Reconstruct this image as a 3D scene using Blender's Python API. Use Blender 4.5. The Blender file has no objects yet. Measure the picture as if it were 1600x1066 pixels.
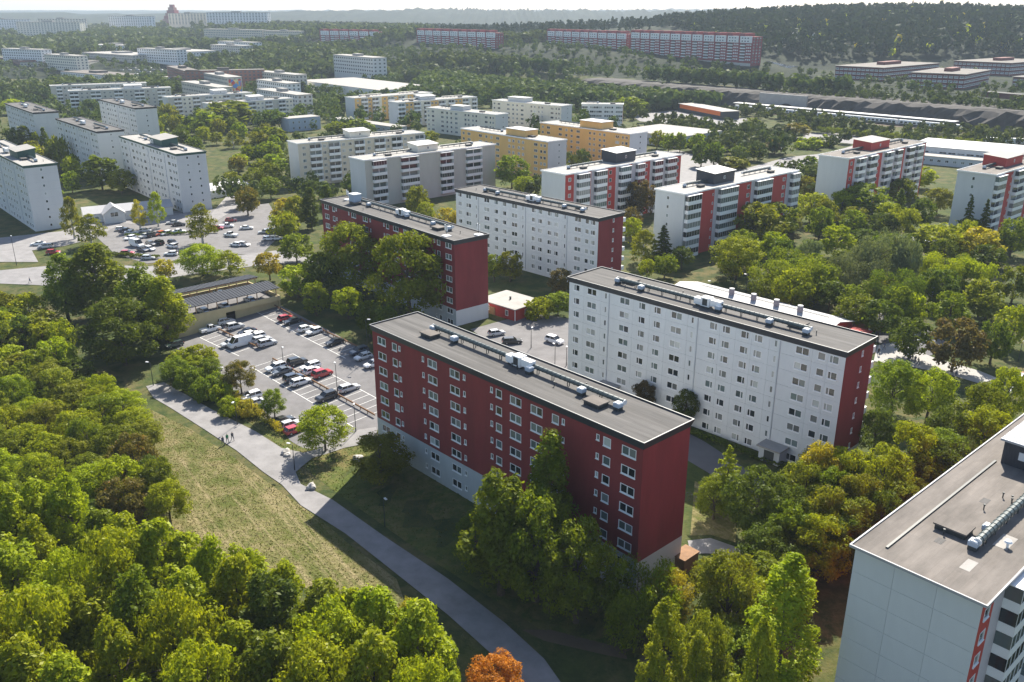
import bpy, bmesh, math, random
import numpy as np
from mathutils import Vector, Matrix
R=math.radians
# ------------------------------------------------------------------ camera, sky, sun, exposure
scene=bpy.context.scene
cam=bpy.data.cameras.new('camera'); camo=bpy.data.objects.new('camera',cam); scene.collection.objects.link(camo)
camo.location=(0,0,71.0); camo.rotation_euler=(R(90-20.465),0,0)
cam.sensor_width=36.0; cam.lens=36*1380/1600; cam.clip_start=1.0; cam.clip_end=40000
scene.camera=camo
SUN_EL=43.0; SUN_AZ=17.5          # degrees; azimuth measured from +Y towards +X
world=bpy.data.worlds.new('World'); scene.world=world; world.use_nodes=True
nt=world.node_tree; nt.nodes.clear()
sky=nt.nodes.new('ShaderNodeTexSky'); sky.sky_type='NISHITA'; sky.sun_disc=False
sky.sun_elevation=R(SUN_EL); sky.sun_rotation=R(SUN_AZ); sky.altitude=60; sky.air_density=1.0; sky.dust_density=1.0; sky.ozone_density=1.2
bg=nt.nodes.new('ShaderNodeBackground'); bg.inputs[1].default_value=0.08
wo=nt.nodes.new('ShaderNodeOutputWorld'); nt.links.new(sky.outputs[0],bg.inputs[0]); nt.links.new(bg.outputs[0],wo.inputs[0])
sun=bpy.data.lights.new('sun','SUN'); sun.energy=4.8; sun.angle=R(0.53); sun.color=(1.0,0.93,0.80)
suno=bpy.data.objects.new('sun',sun); scene.collection.objects.link(suno)
d=Vector((math.sin(R(SUN_AZ))*math.cos(R(SUN_EL)),math.cos(R(SUN_AZ))*math.cos(R(SUN_EL)),math.sin(R(SUN_EL))))
suno.rotation_euler=d.to_track_quat('Z','Y').to_euler(); suno.location=(100,400,300)
scene.view_settings.view_transform='Standard'; scene.view_settings.look='None'
scene.view_settings.exposure=1.32; scene.view_settings.gamma=1.0
scene.cycles.max_bounces=6; scene.cycles.diffuse_bounces=3; scene.cycles.glossy_bounces=2; scene.cycles.transmission_bounces=4
scene.cycles.volume_bounces=0; scene.cycles.transparent_max_bounces=4; scene.cycles.sample_clamp_indirect=6
scene.cycles.use_denoising=True; scene.cycles.denoising_prefilter='NONE'
COL=scene.collection
rng=random.Random(7); nr=np.random.default_rng(11)
# ------------------------------------------------------------------ helpers
def inpoly(x,y,P):
    c=False; j=len(P)-1
    for i in range(len(P)):
        xi,yi=P[i]; xj,yj=P[j]
        if (yi>y)!=(yj>y) and x<(xj-xi)*(y-yi)/(yj-yi)+xi: c=not c
        j=i
    return c
def sm(a,b,x):
    t=np.clip((x-a)/(b-a),0,1); return t*t*(3-2*t)
def gauss(x,y,cx,cy,rx,ry): return np.exp(-((x-cx)/rx)**2-((y-cy)/ry)**2)
N1=np.array([-.736,-.677]); A1=np.array([-23.84,141.75])
def terrain_h(x,y):
    x=np.asarray(x,float); y=np.asarray(y,float)
    s=(x-A1[0])*N1[0]+(y-A1[1])*N1[1]
    z=(-2.2-0.057*np.clip(s,-38.6,8))*(1-sm(190,260,y))
    # plateau behind the railway cutting, back right; wooded rise behind the estate
    q=(x-223)*.75+(y-646)*.66
    z=z+np.maximum(12*sm(15,38,q)+9*sm(128,182,q)*(1-sm(255,300,x)*(1-sm(960,1060,y))),(12+8*sm(-190,-60,x))*sm(1000,1200,y))
    z=z+34*gauss(x,y,640,1320,420,330)*sm(900,1060,y)+18*gauss(x,y,300,1500,500,300)
    z=z+16*gauss(x,y,-700,2000,700,500)
    z=z-12*sm(2300,3200,y)
    z=z+55*gauss(x,y,-600,4300,1500,700)+45*gauss(x,y,1600,4600,1800,800)+40*gauss(x,y,-2600,4000,900,800)
    z=z+62*sm(5200,7600,y+250*np.sin(x/900.)+120*np.sin(x/370.+1))
    z=z+20*gauss(x,y,2800,7600,1800,900)
    return z

def hz(x,y): return float(terrain_h(x,y))
def prop(o,label=None,cat=None,group=None,kind=None):
    if label: o['label']=label
    if cat: o['category']=cat
    if group: o['group']=group
    if kind: o['kind']=kind
    return o
def link(o,parent=None):
    COL.objects.link(o)
    if parent is not None: o.parent=parent
    return o
def empty(name,loc=(0,0,0),rz=0.,label=None,cat=None,group=None):
    o=bpy.data.objects.new(name,None); o.empty_display_size=.5; o.location=loc; o.rotation_euler=(0,0,rz); link(o)
    return prop(o,label,cat,group)
class MB:
    def __init__(s): s.v=[]; s.f=[]; s.m=[]
    def quad(s,a,b,c,d,mi=0):
        n=len(s.v); s.v+=[a,b,c,d]; s.f.append((n,n+1,n+2,n+3)); s.m.append(mi)
    def tri(s,a,b,c,mi=0):
        n=len(s.v); s.v+=[a,b,c]; s.f.append((n,n+1,n+2)); s.m.append(mi)
    def poly(s,pts,mi=0):
        n=len(s.v); s.v+=list(pts); s.f.append(tuple(range(n,n+len(pts)))); s.m.append(mi)
    def box(s,x0,y0,z0,x1,y1,z1,mi=0,top=None):
        n=len(s.v)
        s.v+=[(x0,y0,z0),(x1,y0,z0),(x1,y1,z0),(x0,y1,z0),(x0,y0,z1),(x1,y0,z1),(x1,y1,z1),(x0,y1,z1)]
        for k,q in enumerate(((0,3,2,1),(4,5,6,7),(0,1,5,4),(1,2,6,5),(2,3,7,6),(3,0,4,7))):
            s.f.append(tuple(n+i for i in q)); s.m.append(top if (k==1 and top is not None) else mi)
    def tube(s,p0,p1,r0,r1=None,n=8,mi=0,cap=True):
        r1=r0 if r1 is None else r1
        p0=Vector(p0); p1=Vector(p1); ax=(p1-p0).normalized()
        u=ax.cross(Vector((0,0,1)) if abs(ax.z)<.9 else Vector((1,0,0))).normalized(); w=ax.cross(u)
        b=len(s.v)
        for p,r in ((p0,r0),(p1,r1)):
            for k in range(n):
                a=2*math.pi*k/n; q=p+(u*math.cos(a)+w*math.sin(a))*r; s.v.append(tuple(q))
        for k in range(n):
            s.f.append((b+k,b+(k+1)%n,b+n+(k+1)%n,b+n+k)); s.m.append(mi)
        if cap:
            s.f.append(tuple(b+n+k for k in range(n))); s.m.append(mi)
            s.f.append(tuple(b+n-1-k for k in range(n))); s.m.append(mi)
    def mesh(s,name,mats):
        me=bpy.data.meshes.new(name); me.from_pydata([tuple(v) for v in s.v],[],s.f)
        for m in mats: me.materials.append(m)
        if len(mats)>1: me.polygons.foreach_set('material_index',s.m)
        me.update(); return me
    def build(s,name,mats,parent=None,loc=(0,0,0),rz=0.):
        if not isinstance(mats,(list,tuple)): mats=[mats]
        return put(name,s.mesh(name,mats),parent,loc,rz)
def put(name,me,parent=None,loc=(0,0,0),rz=0.):
    o=bpy.data.objects.new(name,me); o.location=loc; o.rotation_euler=(0,0,rz); return link(o,parent)
# ------------------------------------------------------------------ materials
MATS={}
def lin(c): return tuple(((v/12.92) if v<=.04045 else ((v+.055)/1.055)**2.4) for v in c)
def mat(name,base,rough=.8,var=.12,scale=1.5,bump=0.,bscale=20.,spec=.3,metal=0.,streak=0.,aniso=None,felt=None):
    m=bpy.data.materials.new(name); m.use_nodes=True; t=m.node_tree; b=t.nodes['Principled BSDF']
    b.inputs['Roughness'].default_value=rough; b.inputs['Specular IOR Level'].default_value=spec; b.inputs['Metallic'].default_value=metal
    tc=t.nodes.new('ShaderNodeTexCoord')
    n=t.nodes.new('ShaderNodeTexNoise'); n.inputs['Scale'].default_value=scale; n.inputs['Detail'].default_value=6; n.inputs['Roughness'].default_value=.65
    src=tc.outputs['Object']
    if streak:
        mp=t.nodes.new('ShaderNodeMapping'); mp.inputs['Scale'].default_value=aniso or (1,1,streak); t.links.new(src,mp.inputs[0]); src=mp.outputs[0]
    t.links.new(src,n.inputs['Vector'])
    r=t.nodes.new('ShaderNodeValToRGB'); e=r.color_ramp.elements
    e[0].position=.3; e[1].position=.7
    e[0].color=tuple(max(0,c*(1-var)) for c in base)+(1,); e[1].color=tuple(min(1,c*(1+var)) for c in base)+(1,)
    t.links.new(n.outputs[0],r.inputs[0]); col=r.outputs[0]
    if felt:
        br=t.nodes.new('ShaderNodeTexBrick'); br.inputs['Scale'].default_value=1.; br.inputs['Brick Width'].default_value=1/felt[0]; br.inputs['Row Height'].default_value=felt[1]; br.inputs['Mortar Size'].default_value=.035
        br.inputs['Color1'].default_value=(.82,.82,.82,1); br.inputs['Color2'].default_value=(1.12,1.1,1.08,1); br.inputs['Mortar'].default_value=(.75,.75,.75,1); t.links.new(tc.outputs['Object'],br.inputs['Vector'])
        mm_=t.nodes.new('ShaderNodeMixRGB'); mm_.blend_type='MULTIPLY'; mm_.inputs[0].default_value=.4; t.links.new(col,mm_.inputs[1]); t.links.new(br.outputs['Color'],mm_.inputs[2]); col=mm_.outputs[0]
    t.links.new(col,b.inputs['Base Color'])
    if bump:
        n2=t.nodes.new('ShaderNodeTexNoise'); n2.inputs['Scale'].default_value=bscale; n2.inputs['Detail'].default_value=4; t.links.new(tc.outputs['Object'],n2.inputs['Vector'])
        bp=t.nodes.new('ShaderNodeBump'); bp.inputs['Strength'].default_value=bump; bp.inputs['Distance'].default_value=.05
        t.links.new(n2.outputs[0],bp.inputs['Height']); t.links.new(bp.outputs[0],b.inputs['Normal'])
    MATS[name]=m; return m
mat('red_render',(.212,.034,.036),.75,.17,.3,.1,30,streak=.25)
mat('red_panel',(.43,.055,.045),.7,.08,.4,streak=.3)
mat('white_panel',(.61,.63,.645),.75,.045,.5,.05,20,streak=.3)
mat('white_tower',(.575,.58,.58),.75,.05,.3,streak=.3)
mat('grey_base',(.46,.49,.52),.8,.07,.5,.1,20,streak=.4)
mat('lilac_dark',(.26,.22,.25),.8,.08,.5)
mat('lilac_wall',(.50,.46,.49),.8,.06,.5)
mat('beige_wall',(.66,.58,.46),.8,.06,.4,streak=.3)
mat('cream_wall',(.74,.69,.58),.8,.06,.4,streak=.3)
mat('taupe_wall',(.50,.48,.43),.8,.06,.4,streak=.3)
mat('yellow_wall',(.72,.45,.16),.8,.06,.4,streak=.3)
mat('brick_wall',(.30,.13,.10),.85,.10,.5)
mat('far_red',(.26,.06,.065),.85,.08,.2)
mat('far_white',(.72,.72,.72),.8,.05,.2)
mat('office_red',(.16,.045,.04),.8,.1,.3)
mat('blue_grey',(.36,.42,.50),.8,.06,.4)
mat('bitumen',(.098,.094,.092),.9,.36,.4,.5,3,streak=1,aniso=(.12,2.6,1),felt=(.22,1.))
mat('bitumen_light',(.30,.285,.27),.9,.14,.45,.4,3)
mat('bitumen_brown',(.150,.134,.122),.9,.34,.4,.4,3,streak=1,aniso=(.3,.9,1),felt=(.16,.8))
mat('pale_roof',(.29,.278,.262),.85,.08,.3,.2,4)
mat('metal_roof',(.33,.33,.345),.6,.08,.3,spec=.4)
mat('canopy_sheet',(.045,.05,.062),.85,.15,.6,spec=.2)
mat('white_roof',(.40,.40,.40),.6,.05,.2)
mat('fascia',(.035,.039,.050),.55,.15,.8,spec=.4)
mat('green_fascia',(.02,.075,.065),.55,.15,.8,spec=.4)
mat('edge_metal',(.20,.205,.21),.5,.1,1,spec=.4)
mat('pale_metal',(.62,.63,.64),.4,.05,1,spec=.5)
mat('white_metal',(.80,.80,.80),.4,.03,1,spec=.5)
mat('dark_metal',(.035,.042,.045),.5,.2,1,spec=.4)
mat('duct_metal',(.055,.075,.078),.4,.2,2,spec=.5)
mat('trim_white',(.80,.80,.80),.5,.02,1)
mat('asphalt',(.155,.150,.153),.92,.20,.25,.35,12)
mat('asphalt_path',(.215,.208,.210),.92,.18,.35,.3,12)
mat('asphalt_dark',(.11,.108,.115),.9,.12,.15,.3,12)
mat('concrete',(.33,.32,.31),.9,.1,.5,.2,10)
mat('paint_line',(.72,.72,.70),.8,.12,1.5)
mat('soil',(.10,.075,.05),.95,.25,.3,.5,6)
mat('deck_wall',(.50,.42,.24),.8,.08,.5,streak=.4)
mat('cottage_red',(.30,.035,.03),.8,.1,.8)
mat('wood_brown',(.22,.12,.06),.8,.2,1.5)
mat('timber_pale',(.55,.36,.22),.8,.12,1.5)
mat('orange_sheet',(.80,.17,.02),.5,.05,.5)
mat('bark',(.085,.065,.05),.95,.3,3,.6,8)
mat('birch_bark',(.42,.40,.37),.9,.35,2)
mat('rock',(.055,.050,.047),.95,.4,.12,.9,1.2)
mat('boulder',(.42,.40,.38),.9,.2,2,.4,6)
mat('skin',(.55,.36,.27),.6,.03,1)
mat('tyre',(.015,.015,.016),.9,.1,1)
mat('rim',(.42,.43,.45),.35,.05,1,spec=.6,metal=.8)
mat('lamp_glass',(.75,.76,.78),.3,.02,1,spec=.5)
mat('tail_red',(.45,.02,.02),.3,.02,1,spec=.5)
for k,c in dict(white=(.80,.80,.79),silver=(.50,.51,.52),black=(.018,.019,.021),navy=(.030,.042,.068),grey=(.105,.115,.125),red=(.42,.022,.03),orange=(.50,.09,.03),green=(.05,.085,.075)).items():
    m=mat('paint_'+k,c,.28,.02,1,spec=.6); m.node_tree.nodes['Principled BSDF'].inputs['Coat Weight'].default_value=.6
for k,c in dict(white=(.7,.7,.7),navy=(.04,.06,.12),black=(.02,.02,.022),green=(.02,.22,.10),grey=(.12,.12,.13)).items(): mat('cloth_'+k,c,.9,.1,8)
mat('denim',(.05,.07,.11),.9,.1,8); mat('hair',(.03,.02,.015),.8,.2,10)
def glass(name,base,rough=.06,spec=.6):
    m=bpy.data.materials.new(name); m.use_nodes=True; t=m.node_tree; b=t.nodes['Principled BSDF']
    b.inputs['Roughness'].default_value=rough; b.inputs['Specular IOR Level'].default_value=spec
    oi=t.nodes.new('ShaderNodeObjectInfo'); r=t.nodes.new('ShaderNodeValToRGB')
    r.color_ramp.elements[0].color=tuple(c*.6 for c in base)+(1,); r.color_ramp.elements[1].color=tuple(min(1,c*1.4) for c in base)+(1,)
    t.links.new(oi.outputs['Random'],r.inputs[0]); t.links.new(r.outputs[0],b.inputs['Base Color'])
    n=t.nodes.new('ShaderNodeTexNoise'); n.inputs['Scale'].default_value=.8; tc=t.nodes.new('ShaderNodeTexCoord'); t.links.new(tc.outputs['Object'],n.inputs['Vector'])
    bp=t.nodes.new('ShaderNodeBump'); bp.inputs['Strength'].default_value=.06; bp.inputs['Distance'].default_value=.1; t.links.new(n.outputs[0],bp.inputs['Height']); t.links.new(bp.outputs[0],b.inputs['Normal'])
    MATS[name]=m; return m
glass('glass_dark',(.020,.026,.030)); glass('glass_teal',(.115,.15,.15)); glass('glass_curtain',(.34,.36,.35),.2); glass('glass_blind',(.17,.18,.175),.15)
glass('car_glass',(.012,.015,.018),.04); glass('glass_far',(.10,.115,.13),.1)
PANES=['glass_dark']*5+['glass_teal']*4+['glass_curtain']*2+['glass_blind']*3
def ground_mat(name,cols,scales,bump=.5,track=None):
    """layered noise ground: cols = list of colours, mixed by noises of the given scales"""
    m=bpy.data.materials.new(name); m.use_nodes=True; t=m.node_tree; b=t.nodes['Principled BSDF']; b.inputs['Roughness'].default_value=.95; b.inputs['Specular IOR Level'].default_value=.1
    tc=t.nodes.new('ShaderNodeTexCoord'); prev=None
    for i,c in enumerate(cols):
        if prev is None:
            rgb=t.nodes.new('ShaderNodeRGB'); rgb.outputs[0].default_value=c+(1,); prev=rgb.outputs[0]; continue
        n=t.nodes.new('ShaderNodeTexNoise'); n.inputs['Scale'].default_value=scales[i-1]; n.inputs['Detail'].default_value=8; n.inputs['Roughness'].default_value=.7; n.inputs['Distortion'].default_value=.3
        t.links.new(tc.outputs['Object'],n.inputs['Vector'])
        r=t.nodes.new('ShaderNodeValToRGB'); r.color_ramp.elements[0].position=.42; r.color_ramp.elements[1].position=.60
        t.links.new(n.outputs[0],r.inputs[0])
        mx=t.nodes.new('ShaderNodeMixRGB'); t.links.new(r.outputs[0],mx.inputs[0]); t.links.new(prev,mx.inputs[1]); mx.inputs[2].default_value=c+(1,); prev=mx.outputs[0]
    if track:
        m0=t.nodes.new('ShaderNodeMapping'); m0.inputs['Rotation'].default_value=(0,0,track[0]); t.links.new(tc.outputs['Object'],m0.inputs[0]); mp=t.nodes.new('ShaderNodeMapping'); mp.inputs['Scale'].default_value=(.035,1,1); t.links.new(m0.outputs[0],mp.inputs[0])
        n=t.nodes.new('ShaderNodeTexNoise'); n.inputs['Scale'].default_value=.55; n.inputs['Detail'].default_value=5; n.inputs['Roughness'].default_value=.75; t.links.new(mp.outputs[0],n.inputs['Vector'])
        r=t.nodes.new('ShaderNodeValToRGB'); r.color_ramp.elements[0].position=.52; r.color_ramp.elements[1].position=.66; t.links.new(n.outputs[0],r.inputs[0])
        mu_=t.nodes.new('ShaderNodeMath'); mu_.operation='MULTIPLY'; mu_.inputs[1].default_value=.75; t.links.new(r.outputs[0],mu_.inputs[0])
        mx=t.nodes.new('ShaderNodeMixRGB'); t.links.new(mu_.outputs[0],mx.inputs[0]); t.links.new(prev,mx.inputs[1]); mx.inputs[2].default_value=track[1]+(1,); prev=mx.outputs[0]
    t.links.new(prev,b.inputs['Base Color'])
    n=t.nodes.new('ShaderNodeTexNoise'); n.inputs['Scale'].default_value=2.5; n.inputs['Detail'].default_value=8; t.links.new(tc.outputs['Object'],n.inputs['Vector'])
    bp=t.nodes.new('ShaderNodeBump'); bp.inputs['Strength'].default_value=bump; bp.inputs['Distance'].default_value=.25; t.links.new(n.outputs[0],bp.inputs['Height']); t.links.new(bp.outputs[0],b.inputs['Normal'])
    MATS[name]=m; return m
ground_mat('ground_grass',[(.060,.078,.020),(.115,.098,.044),(.035,.052,.016)],[.05,.25])
ground_mat('meadow_grass',[(.165,.140,.062),(.105,.112,.028),(.190,.160,.082),(.080,.092,.022)],[.06,1.1,.22],1.2,track=(R(55),(.27,.22,.125)))
ground_mat('lawn_grass',[(.085,.105,.024),(.150,.125,.052),(.06,.082,.018)],[.10,.6],.6)
ground_mat('woodland',[(.016,.025,.012),(.028,.036,.016),(.010,.017,.010)],[.01,.05],1.)
def leafmat(name,c0,c1,trans=.46,hue=.014,dry=None,isl=.55,nsc=.45):
    m=bpy.data.materials.new('leaf_'+name); m.use_nodes=True; t=m.node_tree; t.nodes.clear()
    g=t.nodes.new('ShaderNodeNewGeometry'); oi=t.nodes.new('ShaderNodeObjectInfo')
    r=t.nodes.new('ShaderNodeValToRGB'); r.color_ramp.elements[0].color=c0+(1,); r.color_ramp.elements[1].color=c1+(1,)
    if dry:
        e=r.color_ramp.elements.new(.86); e.color=c1+(1,); r.color_ramp.elements[-1].color=dry+(1,)
    tc=t.nodes.new('ShaderNodeTexCoord'); n=t.nodes.new('ShaderNodeTexNoise'); n.inputs['Scale'].default_value=nsc; n.inputs['Detail'].default_value=3
    t.links.new(tc.outputs['Object'],n.inputs['Vector'])
    ma=t.nodes.new('ShaderNodeMath'); ma.operation='MULTIPLY_ADD'; ma.inputs[1].default_value=isl; t.links.new(g.outputs['Random Per Island'],ma.inputs[0])
    mb=t.nodes.new('ShaderNodeMath'); mb.operation='MULTIPLY_ADD'; mb.inputs[1].default_value=1.3; mb.inputs[2].default_value=-.42; t.links.new(n.outputs[0],mb.inputs[0]); t.links.new(mb.outputs[0],ma.inputs[2])
    t.links.new(ma.outputs[0],r.inputs[0])
    hs=t.nodes.new('ShaderNodeHueSaturation')
    mr=t.nodes.new('ShaderNodeMapRange'); mr.inputs[3].default_value=.5-hue; mr.inputs[4].default_value=.5+hue*.6; t.links.new(oi.outputs['Random'],mr.inputs[0]); t.links.new(mr.outputs[0],hs.inputs['Hue'])
    mv=t.nodes.new('ShaderNodeMapRange'); mv.inputs[3].default_value=.85; mv.inputs[4].default_value=1.15; t.links.new(oi.outputs['Random'],mv.inputs[0]); t.links.new(mv.outputs[0],hs.inputs['Value'])
    t.links.new(r.outputs[0],hs.inputs['Color'])
    df=t.nodes.new('ShaderNodeBsdfDiffuse'); tr=t.nodes.new('ShaderNodeBsdfTranslucent'); mx=t.nodes.new('ShaderNodeMixShader'); mx.inputs[0].default_value=trans
    gl=t.nodes.new('ShaderNodeBsdfGlossy'); gl.inputs['Roughness'].default_value=.45; mx2=t.nodes.new('ShaderNodeMixShader'); mx2.inputs[0].default_value=.008
    sat=t.nodes.new('ShaderNodeMixRGB'); sat.blend_type='MULTIPLY'; sat.inputs[0].default_value=1; sat.inputs[2].default_value=(1.25,1.2,.55,1); t.links.new(hs.outputs[0],sat.inputs[1])
    t.links.new(hs.outputs[0],df.inputs[0]); t.links.new(sat.outputs[0],tr.inputs[0]); t.links.new(df.outputs[0],mx.inputs[1]); t.links.new(tr.outputs[0],mx.inputs[2])
    t.links.new(mx.outputs[0],mx2.inputs[1]); t.links.new(gl.outputs[0],mx2.inputs[2])
    o=t.nodes.new('ShaderNodeOutputMaterial'); t.links.new(mx2.outputs[0],o.inputs[0]); MATS['leaf_'+name]=m; return m
leafmat('lime',(.110,.160,.005),(.370,.415,.012))
leafmat('green',(.070,.115,.007),(.225,.275,.014))
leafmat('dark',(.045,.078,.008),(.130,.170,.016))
leafmat('olive',(.085,.105,.008),(.235,.255,.018),dry=(.31,.28,.03))
leafmat('yellow',(.18,.18,.012),(.44,.37,.03),dry=(.50,.30,.03))
leafmat('orange',(.28,.09,.010),(.48,.17,.018),hue=.015)
leafmat('orangegreen',(.075,.085,.014),(.20,.17,.03),dry=(.42,.17,.03))
leafmat('brown',(.065,.060,.018),(.15,.115,.04),dry=(.20,.11,.04))
leafmat('grey',(.085,.115,.050),(.210,.250,.120),.3)
leafmat('pine',(.018,.034,.014),(.050,.072,.028),.15,isl=.35,nsc=.04)
leafmat('wood',(.034,.060,.014),(.118,.148,.030),.3,isl=.35,nsc=.05)
leafmat('drygrass',(.125,.108,.045),(.195,.165,.078),.2)
leafmat('turf',(.078,.094,.022),(.13,.14,.036),.2)
def M(n): return MATS[n]
HAZE=0.0001
# ------------------------------------------------------------------ ground
CARPARK=[(-82.6, 198.8), (-79.2, 206.3), (-61.9, 219.8), (-54.7, 211.8), (-42.7, 198.0), (-30.7, 183.2), (-21.2, 167.8), (-19.6, 153.4), (-25.0, 148.2), (-27.9, 144.1), (-32.0, 140.9), (-37.8, 142.3), (-40.4, 144.8), (-44.0, 150.7), (-49.9, 157.2), (-55.7, 164.2), (-63.9, 172.9), (-73.9, 186.0)]
PATH=[(-76.7, 170.1), (-73.7, 172.2), (-59.4, 158.7), (-47.9, 148.8), (-41.4, 142.1), (-37.0, 140.3), (-32.4, 143.3), (-28.6, 148.5), (-25.4, 149.3), (-24.2, 143.8), (-29.9, 141.9), (-35.1, 138.4), (-36.9, 133.3), (-35.1, 129.2), (-28.8, 124.1), (-19.2, 113.7), (-8.9, 103.1), (-0.8, 93.5), (3.9, 86.9), (6.3, 81.6), (0.7, 81.6), (-2.3, 87.5), (-8.3, 95.2), (-17.1, 105.3), (-25.0, 114.3), (-33.6, 122.5), (-38.2, 129.0), (-42.4, 133.3), (-49.2, 141.1), (-57.7, 149.6), (-67.0, 158.7), (-72.9, 164.2)]
TRAIL=[(1.2, 92.3), (4.9, 92.3), (12.7, 89.2), (20.1, 86.7), (20.0, 85.1), (11.7, 87.5), (4.0, 90.2)]
MEADOW=[(-71.4, 158.7), (-60.1, 149.6), (-48.3, 137.9), (-37.6, 126.5), (-29.7, 118.4), (-24.1, 111.7), (-16.0, 103.1), (-13.4, 95.4), (-20.0, 95.4), (-32.1, 103.8), (-42.9, 106.9), (-56.0, 110.0), (-62.3, 120.6), (-59.3, 128.6), (-70.2, 144.8)]
YARD=[(-9.9, 198.1), (-1.6, 205.1), (8.0, 209.0), (15.7, 205.1), (28.0, 179.5), (20.8, 165.3), (10.6, 168.7), (0.0, 179.5)]
BACKLANE=[(10.6, 168.7), (24.4, 153.0), (33.8, 139.6), (40.4, 126.2), (44.8, 116.7), (42.1, 114.3), (35.7, 123.6), (28.5, 134.9), (18.9, 147.7), (9.0, 162.1)]
LOTBACK=[(-148.3, 314.9), (-142.1, 331.3), (-121.4, 331.3), (-96.0, 345.6), (-87.2, 322.3), (-78.3, 287.1), (-78.2, 268.8), (-91.3, 265.7), (-109.6, 256.8), (-123.6, 267.3), (-139.9, 290.6)]
ROADLEFT=[(-155.8, 246.6), (-150.0, 249.7), (-130.8, 256.9), (-108.3, 253.4), (-92.0, 261.9), (-75.0, 272.0), (-55.5, 265.7), (-53.9, 256.8), (-71.2, 256.8), (-87.6, 248.0), (-102.9, 239.3), (-120.2, 233.5), (-132.3, 236.6), (-151.4, 238.7)]
STREETLEFT=[(-184.1, 288.8), (-171.3, 288.8), (-155.3, 298.0), (-150.6, 314.9), (-148.2, 331.3), (-112.4, 325.6), (-118.2, 369.3), (-111.4, 383.9), (-107.5, 369.3), (-105.4, 343.1), (-106.6, 314.9), (-124.8, 307.7), (-139.2, 309.7), (-139.1, 288.8), (-144.5, 277.7), (-152.0, 272.0), (-143.1, 258.3), (-154.7, 258.3), (-174.3, 272.0)]
SQUARE=[(82.8, 187.3), (87.9, 189.4), (92.3, 179.5), (98.4, 172.1), (100.3, 168.0), (95.1, 165.3), (90.9, 170.4), (84.7, 174.6), (78.3, 177.6)]
SCHOOLYARD=[(81.9, 210.0), (91.5, 210.0), (99.6, 195.9), (99.2, 185.3), (89.5, 179.5), (83.6, 189.4), (74.0, 195.9)]
PLAZA=[(25.6, 110.4), (29.0, 110.8), (32.2, 108.4), (34.4, 104.7), (31.9, 103.7), (29.1, 107.1), (25.4, 107.3)]
GABLELAWN=[(29.7, 126.5), (32.5, 122.9), (33.5, 114.1), (32.4, 109.6), (29.2, 111.7), (26.2, 111.6)]
ROADRIGHT=[(26.1, 454.6), (90.8, 487.9), (110.5, 425.4), (142.9, 463.1), (167.3, 476.3), (196.7, 510.2), (185.7, 520.7), (166.7, 531.6), (174.7, 561.0), (199.4, 561.0), (230.3, 520.7), (219.6, 495.1), (180.9, 476.3), (139.8, 431.0), (102.2, 391.6), (67.2, 369.3), (44.6, 383.9)]
STATIONROAD=[(86.5, 662.5), (127.9, 698.2), (169.4, 630.1), (158.2, 586.8), (126.3, 593.6), (88.1, 622.4)]
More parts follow.
